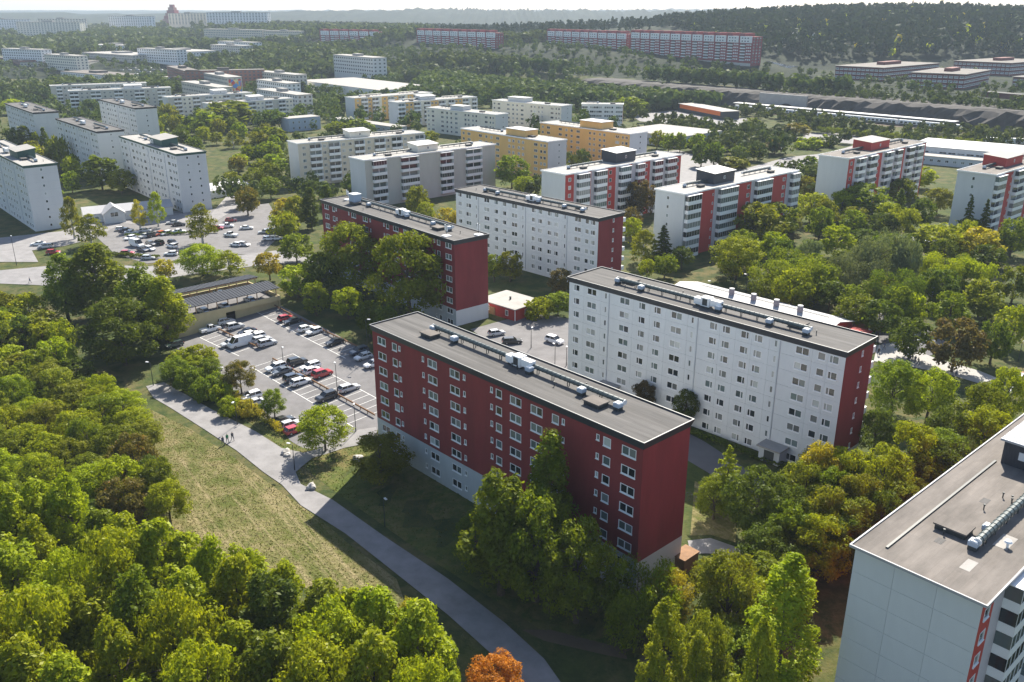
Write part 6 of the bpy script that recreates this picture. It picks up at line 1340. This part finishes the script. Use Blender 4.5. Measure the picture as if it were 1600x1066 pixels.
    # two cars glimpsed on the deck
for i,(u,v) in enumerate([(3.5,3.),(8.5,3.),(14,3.),(21,3.2),(5,13.5),(18,13.6)]):
    a=R(43); x=-80.0+u*math.cos(a)-v*math.sin(a); y=197.5+u*math.sin(a)+v*math.cos(a)
    make_car(x,y,R(133),['hatch','wagon','sedan'][i%3],['silver','white','white','silver','silver','grey'][i],'%s car glimpsed under the deck canopy, %s of six'%(['silver','white','white','silver','silver','grey'][i],ORD[i]),'cars on the car deck',z=-.9+2.6)
# distant lots
nfar=0
for (cx,cy,z0,rot) in ((-430,1060,None,-20),(292,905,None,20)):
    for i in range(4):
        for j in range(7):
            if rng.random()<.25: continue
            x=cx+(j*3.1-10)*3 if cx<0 else cx-30+j*3.2+i*6; y=cy+i*14 if cx<0 else cy+40+i*9
            make_car(x,y,R(rot),rng.choice(['hatch','wagon']),rng.choice(['silver','white','silver','black','grey']),'car, %s from left in %s row of the distant lot by the %s'%(ORD[j],ORD[i],'brown slabs' if cx<0 else 'red offices'),'cars in the distant lot by the %s'%('brown slabs' if cx<0 else 'red offices'))
def truck(x,y,rz,label):
    o=empty('truck',(x,y,hz(x,y)),rz,label,'truck'); mb=MB(); mb.box(-6,-1.25,1.,3.5,1.25,3.9); mb.build('cargo_box',M('white_metal'),o); mb=MB(); mb.box(3.8,-1.2,.6,6,1.2,2.9); mb.build('cab',M('white_metal'),o); mb=MB(); mb.box(5.9,-1.05,1.8,6.03,1.05,2.7); mb.box(4.3,-1.22,1.8,5.4,-1.19,2.6); mb.build('glazing',M('glass_dark'),o); mb=MB(); mb.box(-6,-.5,.5,5.5,.5,1.); mb.build('chassis',M('dark_metal'),o)
    for xx in (-4.6,-3.4,4.7):
        for yy in (-1.05,1.05): w=MB(); w.tube((xx,yy-.15,.5),(xx,yy+.15,.5),.5,n=12); w.build('wheel',M('tyre'),o)
truck(276,510,R(-20),'white box truck behind the factory hall, left one'); truck(288,506,R(-18),'white box truck behind the factory hall, right one')
# ------------------------------------------------------------------ lamps, people, small things
def lamp(x,y,h,label):
    o=empty('street_lamp',(x,y,hz(x,y)),R(rng.uniform(0,360)),label,'street lamp','street lamps'); mb=MB(); mb.tube((0,0,0),(0,0,.9),.10,n=8); mb.tube((0,0,.9),(0,0,h),.075,.05,n=8); mb.build('pole',M('dark_metal'),o)
    mb=MB(); mb.tube((0,0,h),(.55,0,h+.18),.04,n=6); mb.build('arm',M('dark_metal'),o); mb=MB(); mb.box(.4,-.16,h+.13,1.05,.16,h+.24,0); mb.box(.46,-.12,h+.09,.98,.12,h+.13,1); mb.build('lamp_head',[M('pale_metal'),M('lamp_glass')],o)
LL=['lamp post at the fork of the path','lamp post beside the walking people','lamp post at the top of the path by the wood','lamp post in the shade below the red block','lamp post at the lower end of the car park','tall lamp post at the left corner of the red block roof','lamp post at the head of the middle barrier','lamp post halfway along the middle barrier','lamp post on the kerb before the long white block','lamp post with sign in the yard by the dark car','left lamp of the pair by the people on the square','right lamp of the pair by the people on the square','lamp post in front of the schoolyard shed','lamp post in the park left of the willow','lamp post at the park path behind the school','lamp post at the right edge above the slide','lamp post by the road at the left edge','lamp post at the left edge by the tower lawn','lamp post beside the white block corner','lamp post behind the bushes at the car park edge','lamp post at the main road bend']
for (x,y,h),lb in zip(LAMPS,LL): lamp(x,y,h,lb)
def person_mesh(seed):
    r=random.Random(seed); s=r.uniform(.18,.32)
    J={'pel':(0,0,.95,.14),'spi':(0,0,1.2,.145),'che':(.02,0,1.4,.15),'nec':(.03,0,1.53,.06),'hd0':(.04,0,1.62,.085),'hd1':(.045,0,1.70,.105),'hd2':(.04,0,1.78,.075)}
    for sd,sg in ((1,'l'),(-1,'r')):
        f=s*sd; J.update({'hip'+sg:(.0,.10*sd,.90,.105),'kne'+sg:(f*.75+.04,.105*sd,.50,.07),'ank'+sg:(f*1.05-.04,.10*sd,.09,.05),'toe'+sg:(f*1.05+.14,.105*sd,.045,.045),'sho'+sg:(.02,.19*sd,1.44,.065),'elb'+sg:(-f*.5,.25*sd,1.17,.048),'wri'+sg:(-f*.5+.08,.25*sd,.93,.036),'han'+sg:(-f*.5+.11,.245*sd,.83,.036)})
    names=list(J); ix={n:i for i,n in enumerate(names)}; E=[('pel','spi'),('spi','che'),('che','nec'),('nec','hd0'),('hd0','hd1'),('hd1','hd2')]
    for sg in 'lr': E+=[('pel','hip'+sg),('hip'+sg,'kne'+sg),('kne'+sg,'ank'+sg),('ank'+sg,'toe'+sg),('che','sho'+sg),('sho'+sg,'elb'+sg),('elb'+sg,'wri'+sg),('wri'+sg,'han'+sg)]
    me=bpy.data.meshes.new('person'); me.from_pydata([J[n][:3] for n in names],[(ix[a],ix[b]) for a,b in E],[])
    o=bpy.data.objects.new('person_tmp',me); COL.objects.link(o); sk=o.modifiers.new('s','SKIN'); sk.use_smooth_shade=True
    for i,n in enumerate(names): me.skin_vertices[0].data[i].radius=(J[n][3],J[n][3])
    me.skin_vertices[0].data[0].use_root=True
    o.modifiers.new('d','SUBSURF').levels=1
    dg=bpy.context.evaluated_depsgraph_get(); out=bpy.data.meshes.new_from_object(o.evaluated_get(dg)); bpy.data.objects.remove(o)
    return out
PM=[person_mesh(i) for i in range(3)]
def person(i,x,y,col,label,rz):
    me=PM[i%3].copy(); me.name='person'; me.materials.clear()
    for m_ in ('cloth_'+col,'denim','skin','hair','tyre'): me.materials.append(M(m_))
    for p in me.polygons:
        c=p.center; hand=abs(c.y)>.19 and c.z<.95
        p.material_index=4 if c.z<.10 else 2 if hand else 1 if c.z<.98 else 0 if c.z<1.52 else 3 if (c.z>1.72 or (c.z>1.6 and c.x<.02)) else 2
    o=put('person',me,None,(x,y,hz(x,y)+.09),rz); prop(o,label,'person','people walking'); return o
PL=['person in dark jacket leftmost of three on the path','person in green top in the middle of three on the path','person in grey top rightmost of three on the path','person walking on the pavement at the left edge','person in white by the lamp pair on the square','person in blue beside the lamp pair on the square','person in black right of the lamp pair','person in blue second from the right in the square group','person in black rightmost in the square group','person crossing the square nearest the red gable','person in black by the wall of the white block','person standing under the park trees at the right edge','person at the end of the white footpath']
for i,((x,y,c),lb) in enumerate(zip(PEOPLE,PL)): person(i,x,y,c,lb,R([-50,-50,-50,20,200,-30,120,40,170,0,90,60,-20][i]))
def boulder(x,y,s,label):
    bm=bmesh.new(); bmesh.ops.create_icosphere(bm,subdivisions=2,radius=1)
    for v in bm.verts: v.co*=1+.28*math.sin(v.co.x*3.1+x)*math.cos(v.co.y*2.7+y)+rng.uniform(-.08,.08); v.co.z*=.75; v.co*=s
    me=bpy.data.meshes.new('boulder'); bm.to_mesh(me); bm.free(); me.materials.append(M('boulder')); prop(put('boulder',me,None,(x,y,hz(x,y)+s*.35)),label,'boulder','boulders on the lawn')
boulder(-33.0,127.8,.85,'pale boulder on the grass right of the path fork'); boulder(-26.9,137.6,.85,'pale boulder on the lawn nearest the red block'); boulder(-40.2,140.2,.8,'boulder heap on the grass below the red parked car'); boulder(-39.7,139.2,.6,'small dark boulder beside the heap on the grass')
for i in range(5):
    p=Vector((27.2,121.5))+FE*(i*.9); mb=MB()
    for s in (0,1):
        for k in range(8):
            a0,a1=2*math.pi*k/8,2*math.pi*(k+1)/8; mb.tube((s*1.05+.33*math.cos(a0),0,.33+.33*math.sin(a0)),(s*1.05+.33*math.cos(a1),0,.33+.33*math.sin(a1)),.025,n=4,cap=False)
    mb.tube((0,0,.33),(.35,0,.85),.02,n=4); mb.tube((.35,0,.85),(.95,0,.85),.02,n=4); mb.tube((1.05,0,.33),(.95,0,1.0),.02,n=4); mb.tube((.4,0,.35),(.95,0,.8),.02,n=4); mb.tube((.95,-.25,1.),(.95,.25,1.),.02,n=4); mb.box(.2,-.07,.92,.48,.07,.98)
    prop(mb.build('bicycle',M('dark_metal'),None,(p.x,p.y,hz(p.x,p.y)+.1),R(20)),'bicycle in the stand by the white block, %s from left'%ORD[i],'bicycle','bicycles in the stand')
sl=empty('playground_slide',(98.,160.,0.),R(40),'pale metal playground slide beside the path','slide'); mb=MB(); mb.poly([(0,-.3,.2),(6,-.3,3.),(6,.3,3.),(0,.3,.2)]); mb.box(0,-.4,.15,.2,-.3,.5); mb.poly([(0,-.32,.2),(6,-.32,3.),(6,-.32,3.3),(0,-.32,.5)]); mb.poly([(0,.32,.2),(6,.32,3.),(6,.32,3.3),(0,.32,.5)]); mb.build('chute',M('pale_metal'),sl); mb=MB(); mb.box(6,-.6,0,7.2,.6,2.9); mb.build('platform',M('wood_brown'),sl)
# ------------------------------------------------------------------ trees
def quads_mesh(name,Q,mat_):
    n=len(Q); me=bpy.data.meshes.new(name); me.vertices.add(n*4); me.loops.add(n*4); me.polygons.add(n)
    me.vertices.foreach_set('co',Q.reshape(-1).astype(np.float32)); me.loops.foreach_set('vertex_index',np.arange(n*4,dtype=np.int32))
    me.polygons.foreach_set('loop_start',np.arange(0,n*4,4,dtype=np.int32)); me.polygons.foreach_set('loop_total',np.full(n,4,np.int32)); me.update(calc_edges=True)
    me.materials.append(mat_); return me
def unit(v): return v/np.maximum(np.linalg.norm(v,axis=1,keepdims=True),1e-6)
def leaves(rs,P,Nn,size,asp=.62,down=0.):
    n=len(P); a=unit(rs.standard_normal((n,3))+np.array([0,0,-down])); Nn=unit(Nn); u=unit(a-Nn*np.sum(a*Nn,1,keepdims=True)); w=np.cross(Nn,u)
    s=(size*(.5+rs.uniform(0,1,n)**1.6*1.35))[:,None]; u=u*s*.5; w=w*s*.5*asp
    return np.stack([P-u,P+w*.9-u*.1,P+u,P-w*.9-u*.1],1)
NOM={'maple':(4.5,8.2),'tallmaple':(3.6,10.5),'poplar':(2.5,15.),'birch':(3.2,11.),'willow':(5.,9.),'conifer':(3.,12.),'larch':(3.5,10.),'bush':(2.6,3.6)}
def crown_quads(sp,seed,n,leaf):
    rs=np.random.default_rng(seed); Rr,Hh=NOM[sp]
    if sp in('conifer','larch'):
        nb=int(60 if sp=='conifer' else 46); Q=[]; per=n//nb
        for b in range(nb):
            t=(b+.5)/nb; z=Hh*(t**1.05); L=Rr*(1-t)**.85*rs.uniform(.7,1.12)+.15; a=b*2.399+rs.uniform(-.3,.3); m=int(per*(.5+1.2*(1-t)))+4
            k=rs.uniform(.1,1,m)**.8; d=np.array([math.cos(a),math.sin(a)]); wd=.32*L*(1-k*.6)
            off=rs.standard_normal(m)*wd*.55; P=np.stack([d[0]*L*k-d[1]*off,d[1]*L*k+d[0]*off,z-L*k*(.32 if sp=='conifer' else .05)-np.abs(off)*.35+rs.standard_normal(m)*.12],1)
            Q.append(leaves(rs,P,rs.standard_normal((m,3))*.5+[d[0]*.3,d[1]*.3,1],leaf,.45))
        return np.concatenate(Q)
    K={'maple':95,'tallmaple':105,'poplar':130,'birch':70,'willow':55,'bush':40}[sp]
    cs=[];rc=[]
    for k in range(K):
        t=(k+.5)/K; zf=rs.uniform(.06,.96) if sp!='poplar' else t*.96
        if sp in('maple','bush'): env=math.sqrt(max(0,1-((zf-.44)/.56)**2)) if zf>.44 else math.sqrt(max(0,1-((.44-zf)/.50)**2))
        elif sp=='tallmaple': env=(1-zf)**.62*min(1,.5+zf*1.7)*1.12
        elif sp=='poplar': env=min(1,.45+zf*2.2)*(1-zf**2.6)**.8
        elif sp=='birch': env=min(1,.55+zf*1.6)*(1-zf**1.9)**.75
        else: env=math.sqrt(max(0,1-((zf-.55)/.5)**2)) if zf>.55 else 1.
        a=rs.uniform(0,2*math.pi); rr=Rr*env*math.sqrt(rs.uniform(.16,.95)); cr={'maple':.215,'tallmaple':.21,'poplar':.25,'birch':.21,'willow':.24,'bush':.28}[sp]*Rr*rs.uniform(.6,1.35)*(.65+.35*env)
        cs.append((rr*math.cos(a),rr*math.sin(a),zf*Hh)); rc.append(cr)
    cs=np.array(cs); rc=np.array(rc); idx=rs.choice(K,size=n,p=rc**2/np.sum(rc**2)); v=unit(rs.standard_normal((n,3))+np.array([0,0,.35]))
    rad=rc[idx]*(rs.uniform(.62,1.05,n)+.35*rs.uniform(0,1,n)**6); P=cs[idx]+v*rad[:,None]*np.array([1,1,1.5 if sp=='poplar' else 1.2 if sp=='tallmaple' else .85]); Nn=v*.75+rs.standard_normal((n,3))*.45+np.array([0,0,.35])
    if sp=='birch' or sp=='willow':
        dr=rs.uniform(0,1,n)**2*(1.6 if sp=='willow' else .7); P[:,2]-=dr; Nn[:,2]*=.3
        return leaves(rs,P,Nn,leaf*(1.25 if sp=='willow' else 1),.38,down=1.6)
    P[:,2]=np.maximum(P[:,2],-.3)
    return leaves(rs,P,Nn,leaf)
LODN={'near':(14000,.29),'mid':(3600,.58),'far':(900,1.15)}
CM={}
def crown_mesh(sp,lod,var):
    key=(sp,lod,var)
    if key not in CM:
        n,l=LODN[lod]; k={'maple':1,'tallmaple':1,'poplar':1.1,'birch':1.0,'willow':1.25,'conifer':1.0,'larch':.55,'bush':.6}[sp]; l*={'birch':.85,'bush':.8,'conifer':.9,'poplar':.85}.get(sp,1)
        CM[key]=quads_mesh('crown',crown_quads(sp,hash_(sp,lod,var),int(n*k),l),M('leaf_green'))
    return CM[key]
def hash_(*a): return sum((i+1)*sum(ord(c) for c in str(x)) for i,x in enumerate(a))
TM={}
def trunk_mesh(sp,var):
    key=(sp,var)
    if key in TM: return TM[key]
    rs=random.Random(var*7+len(sp)); mb=MB(); Rr,Hh=NOM[sp]; base={'maple':2.3,'tallmaple':2.5,'birch':2.2,'willow':2.}.get(sp,1.2); tot=base+Hh*.8; r0=(.024 if sp!='poplar' else .013)*tot+.05
    if sp=='bush':
        for k in range(5):
            a=k*1.3; mb.tube((.1*math.cos(a),.1*math.sin(a),-.2),(1.2*math.cos(a),1.2*math.sin(a),2.2),.05,.02,n=5)
    else:
        pts=[Vector((0,0,-.4)),Vector((rs.uniform(-.1,.1),rs.uniform(-.1,.1),base)),Vector((rs.uniform(-.3,.3),rs.uniform(-.3,.3),base+Hh*.35)),Vector((rs.uniform(-.4,.4),rs.uniform(-.4,.4),tot))]
        rad=[r0*1.25,r0*.85,r0*.5,r0*.12]
        for i in range(3): mb.tube(pts[i],pts[i+1],rad[i],rad[i+1],n=8,cap=(i==2))
        if sp not in('poplar','conifer','larch'):
            for k in range(9):
                z=base+Hh*(.02+.06*k); a=k*2.4+rs.uniform(-.4,.4); L=Rr*rs.uniform(.5,.8)*(1-.05*k); s=Vector((0,0,z)); e=s+Vector((math.cos(a)*L,math.sin(a)*L,L*.75)); mid=s.lerp(e,.5)+Vector((0,0,.15*L)); mb.tube(s,mid,r0*.38,r0*.22,n=5,cap=False); mb.tube(mid,e,r0*.22,r0*.06,n=5)
    TM[key]=mb.mesh('trunk',[M('birch_bark' if sp=='birch' else 'bark')]); return TM[key]
TN={'maple':'broadleaf_tree','tallmaple':'broadleaf_tree','poplar':'poplar_tree','birch':'birch_tree','willow':'willow_tree','conifer':'conifer_tree','larch':'larch_tree','bush':'shrub'}
def make_tree(x,y,h,r,sp,co,label,group=None,lod=None):
    d=math.hypot(x,y); lod=lod or ('near' if d<190 or (r>5.5 and d<270) else 'mid' if d<400 else 'far'); var=rng.randrange({'near':4,'mid':4,'far':3}[lod]) if sp in('maple','tallmaple') else rng.randrange(2)
    if sp=='poplar': r=max(r,h*.10)
    Rr,Hh=NOM[sp]; base={'maple':.16,'tallmaple':.14,'poplar':.07,'birch':.13,'willow':.10,'conifer':.06,'larch':.1,'bush':0.}[sp]*h
    if sp in('maple',) and h<9: base=max(base,.22*h)
    o=empty(TN[sp],(x,y,hz(x,y)),rng.uniform(0,6.28),label,'shrub' if sp=='bush' else 'tree',group)
    c=put('crown',crown_mesh(sp,lod,var),o,(0,0,base)); sx=r/Rr/.97; c.scale=(sx,sx,(h-base)/Hh/1.02); slot(c,'leaf_'+co)
    t=put('trunk',trunk_mesh(sp,var%3),o); nb={'maple':2.3,'tallmaple':2.5,'birch':2.2,'willow':2.}.get(sp,1.2); sz=h/(nb+Hh); t.scale=(max(sz,sx*.7),max(sz,sx*.7),sz)
    return o
CW={'lime':'lime-green','green':'green','dark':'dark green','olive':'olive','yellow':'yellowish','orangegreen':'autumn-tinted'}
for (x,y,h,r,sp,co,lab) in TREES:
    if lab.startswith('@'): make_tree(x,y,h,r,sp,co,'%s %s'%(CW[co],lab[1:]),lab.split('back, ')[-1])
    else: make_tree(x,y,h,r,sp,co,lab,'park and street trees')
# hedges along the car parks
def hedge(P,Q,h,w,co,label):
    P=Vector(P);Q=Vector(Q);L=(Q-P).length; rs=np.random.default_rng(int(abs(P.x*13+P.y*7))); n=int(L*w*70 if P.y<200 else L*w*35); l=.3 if P.y<200 else .5
    p=np.stack([rs.uniform(0,L,n),rs.uniform(-w/2,w/2,n),h*(.25+.75*rs.uniform(0,1,n)**.4)],1); p[:,2]*=.8+.25*np.sin(p[:,0]*1.7)*np.cos(p[:,0]*.6); p[:,1]*=1.1-.3*(p[:,2]/h)
    q=leaves(rs,p,rs.standard_normal((n,3))*.6+[0,0,.6],l); e=Q-P; o=put('hedge',quads_mesh('hedge',q,M('leaf_'+co)),None,(P.x,P.y,hz(P.x,P.y)),math.atan2(e.y,e.x)); prop(o,label,'hedge')
hedge((-56.5,164.5),(-42.5,147.5),1.6,1.8,'yellow','yellow-green hedge along the lower edge of the car park')
hedge((-132,268),(-108,262),1.3,2.2,'dark','clipped dark hedge on the road side of the far car park')
hedge((-130,290),(-100,296),1.2,1.5,'dark','hedge strip between car rows in the far car park')
hedge((-100,262),(-86,263),1.3,1.8,'dark','short dark hedge right of the large birch')
hedge((30.6,144.5),(46,129),.9,2.0,'dark','low dark hedge under the ground-floor windows of the long white block')
hedge((190,560),(262,500),4.5,7,'green','tall green shrub belt in front of the long platform')
hedge((262,560),(286,536),4.,5,'green','short shrub belt at the right end of the platform')
hedge((210,545),(270,490),1.5,12,'olive','rough olive scrub between the road and the shrub belt')
# grass tufts
def tufts(name,label,poly,dens,co,size,seed,avoid):
    rs=np.random.default_rng(seed); xs=[p[0] for p in poly]; ys=[p[1] for p in poly]; P=[]
    N=int((max(xs)-min(xs))*(max(ys)-min(ys))*dens); X_=rs.uniform(min(xs),max(xs),N); Y_=rs.uniform(min(ys),max(ys),N)
    keep=[i for i in range(N) if inpoly(X_[i],Y_[i],poly) and not any(inpoly(X_[i],Y_[i],a) for a in avoid)]
    X_=X_[keep]; Y_=Y_[keep]; n=len(X_); P=np.stack([X_,Y_,terrain_h(X_,Y_)+.07],1); v=rs.standard_normal((n,3))*[1,1,.35]
    o=put(name,quads_mesh(name,leaves(rs,P,v,size,.5),M('leaf_'+co))); prop(o,label,'grass',None,'stuff')
tufts('grass','dry tufts of mown grass over the meadow',MEADOW,8,'drygrass',.2,31,[PATH])
tufts('grass','green tufts of grass scattered through the meadow',MEADOW,4,'turf',.2,32,[PATH])
LAWN_=[(-70,170),(-57,160),(-46,148),(-40,140),(-30,128),(-10,106),(4,92),(16,88),(22,96),(16,98.2),(-24,142.2),(-30,152),(-40,150.5),(-46,156),(-56,166.5)]
tufts('grass','short green grass of the lawn before the red block',LAWN_,7,'turf',.26,33,[PATH,CARPARK])
# ------------------------------------------------------------------ far woods that read as one mass
def wood(name,label,N,area,co,lo,hi,leafs,tall,seed,conif=False):
    rs=np.random.default_rng(seed); Qs=[]; k=0; tries=0
    while k<N and tries<N*30:
        tries+=1; x=rs.uniform(area[0],area[1]); y=rs.uniform(area[2],area[3])
        if not tall(x,y): continue
        k+=1; h=rs.uniform(lo,hi); r=h*rs.uniform(.34,.48) if not conif else h*rs.uniform(.16,.24); z=hz(x,y); n=leafs
        v=unit(rs.standard_normal((n,3))+np.array([0,-.25,.35]))
        if conif: t=rs.uniform(.25,1,n); rad=r*(1-.75*((t-.3)/.7).clip(0,1)**1.3); P=np.stack([v[:,0]*rad,v[:,1]*rad,t*h],1)
        else:
            c=unit(rs.standard_normal((7,3)))*np.array([.5*r,.5*r,.28*h]); ix=rs.integers(0,7,n); P=c[ix]+v*np.array([r*.62,r*.62,h*.24]); P[:,2]+=h*.55
        P+=np.array([x,y,z]); Qs.append(leaves(rs,P,v+rs.standard_normal((n,3))*.18,(r*.62 if not conif else r*.7)*(60/leafs)**.5,.75))
    o=put(name,quads_mesh(name,np.concatenate(Qs),M('leaf_'+co))); return prop(o,label,'woodland',None,'stuff')
def px(x,y): return 800+1380*x/(y*.937+24.8)      # column a ground point shows up in
FOOT=[]
for o_ in COL.objects:
    if o_.type=='MESH' and o_.parent is not None and o_.name.split('.')[0] in('wall','platform_slab') and o_.parent.type=='EMPTY':
        bb=[v[:] for v in o_.bound_box]; nm_=o_.parent.name.split('.')[0]; fr=150 if nm_=='slab_block' else 45 if nm_=='office_building' else 150 if o_.parent.location.y>1400 else 60 if o_.parent.location.y>1040 and o_.parent.location.x<-350 else 0; FOOT.append((fr,o_.parent.location.x,o_.parent.location.y,math.cos(o_.parent.rotation_euler.z),math.sin(o_.parent.rotation_euler.z),min(b[0] for b in bb),max(b[0] for b in bb),min(b[1] for b in bb),max(b[1] for b in bb)))
def clear(x,y,m):
    for fr,fx,fy,c,s,u0,u1,v0,v1 in FOOT:
        dx,dy=x-fx,y-fy; u=dx*c+dy*s; v=-dx*s+dy*c
        if u0-m<u<u1+m and v0-max(m,fr)<v<v1+m: return False
    return True
LOTS=[(-480,-380,1030,1130),(255,325,900,985)]
def lots(x,y): return any(a<x<b and c<y<d for a,b,c,d in LOTS)
def qq(x,y): return (x-223)*.75+(y-646)*.66
def belt(x,y):
    q=qq(x,y)
    if -16<q<46 or q>=52: return False
    if x<-90 and y<1010: return False
    return (y>745 or (x>40 and y>690)) and clear(x,y,6) and not inpoly(x,y,STATIONROAD)
wood('woodland','broadleaf wood between the estate and the red slabs',2500,(-90,300,690,960),'wood',9,14,56,lambda x,y:belt(x,y) and y<960,3)
wood('woodland','broadleaf wood climbing to the foot of the red slabs',1500,(-330,330,960,1300),'wood',9,14,44,lambda x,y:qq(x,y)<(128 if x>60 else 400) and clear(x,y,12) and not lots(x,y),13)
wood('woodland','trees along the rim of the rock cut and around the red offices',170,(150,520,560,930),'wood',5,8,60,lambda x,y:46<qq(x,y)<190 and (qq(x,y)<62 or (x+y*1.7)%47<17) and clear(x,y,10) and not lots(x,y),14)
wood('woodland','broadleaf wood covering the slope at the far left',3400,(-1050,-150,1010,1900),'wood',11,17,36,lambda x,y:clear(x,y,12) and not lots(x,y) and x/y>-.62 and not(-640<x<-340 and y<1340 and (x*7.3+y*3.1)%10<5),4)
wood('woodland','domed dark grove left of the far beige slabs',230,(-470,-300,760,900),'wood',10,15,90,lambda x,y:((x+385)/85)**2+((y-830)/70)**2<1 and clear(x,y,5),5)
wood('woodland','trees standing among the far slabs and the shopping hall',850,(-460,70,560,1010),'wood',7,12,70,lambda x,y:clear(x,y,6) and (math.sin(x*.031)+math.sin(y*.027+x*.011))>-.5 and not inpoly(x,y,ROADLEFT),15)
wood('woodland','pine wood on the hill behind the offices',8500,(230,1150,930,1750),'pine',12,19,18,lambda x,y:x/y<.66 and qq(x,y)>170 and not(x<620 and y<1000) and clear(x,y,8) and not lots(x,y),6,True)
wood('woodland','pine wood behind the red slabs',2600,(-700,330,1260,2300),'pine',11,17,20,lambda x,y:clear(x,y,12) and x/y>-.35,7,True)
wood('woodland','scattered broadleaf trees lighting up the pine hill',150,(230,1000,930,1400),'lime',9,14,60,lambda x,y:qq(x,y)>170 and not(x<560 and y<1000) and clear(x,y,8) and not lots(x,y),8)
wood('woodland','dense trees around the skyline hill slabs',1300,(-1700,-200,1850,2600),'wood',10,16,20,lambda x,y:clear(x,y,10) and x/y>-.65,9)
wood('woodland','autumn trees dotted over the pine hill edge',24,(330,900,1000,1250),'yellow',10,14,60,lambda x,y:clear(x,y,8),10)
wood('woodland','shrubs and young trees around the station road and the railway',420,(50,330,470,690),'wood',4,9,70,lambda x,y:qq(x,y)<-18 and clear(x,y,5) and not inpoly(x,y,ROADRIGHT) and not inpoly(x,y,STATIONROAD) and (math.sin(x*.07)+math.sin(y*.05))>-.7,17)
wood('woodland','scrub growing on the ledge of the rock cut',600,(80,420,480,800),'wood',2.5,5.5,30,lambda x,y:18<qq(x,y)<50 and (math.sin(x*.05+y*.02))>-.55,18)
wood('woodland','trees filling the courts between the beige, yellow and red slabs',190,(-130,150,330,560),'wood',6,11,150,lambda x,y:clear(x,y,5) and not inpoly(x,y,ROADRIGHT) and not (-30<x<110 and y<350) and (math.sin(x*.06)+math.sin(y*.045))>-.6,19)
def low(x,y):
    return any(u0-10<(x-fx)*c+(y-fy)*s_<u1+10 and v0-fr<-(x-fx)*s_+(y-fy)*c<v0-14 for fr,fx,fy,c,s_,u0,u1,v0,v1 in FOOT if fr) and not lots(x,y) and qq(x,y)>48 or (x<60 and y>1000 and any(u0-10<(x-fx)*c+(y-fy)*s_<u1+10 and v0-fr<-(x-fx)*s_+(y-fy)*c<v0-14 for fr,fx,fy,c,s_,u0,u1,v0,v1 in FOOT if fr))
wood('woodland','young trees on the slopes below the red slabs and offices',1300,(-640,560,700,1750),'wood',4.5,8,40,lambda x,y:low(x,y) and all(not(u0-4<(x-fx)*c+(y-fy)*s_<u1+4 and v0-6<-(x-fx)*s_+(y-fy)*c<v1+4) for fr,fx,fy,c,s_,u0,u1,v0,v1 in FOOT),16)
# ------------------------------------------------------------------ haze
mb=MB(); mb.box(-9500,-400,-40,9500,9900,150); hzo=mb.build('haze',[bpy.data.materials.new('haze_air')]); prop(hzo,kind='stuff')
hm=hzo.data.materials[0]; hm.use_nodes=True; t=hm.node_tree; t.nodes.clear(); vo=t.nodes.new('ShaderNodeVolumePrincipled'); vo.inputs['Color'].default_value=(.72,.85,1,1); vo.inputs['Density'].default_value=HAZE; vo.inputs['Anisotropy'].default_value=0.
ou=t.nodes.new('ShaderNodeOutputMaterial'); t.links.new(vo.outputs[0],ou.inputs['Volume'])
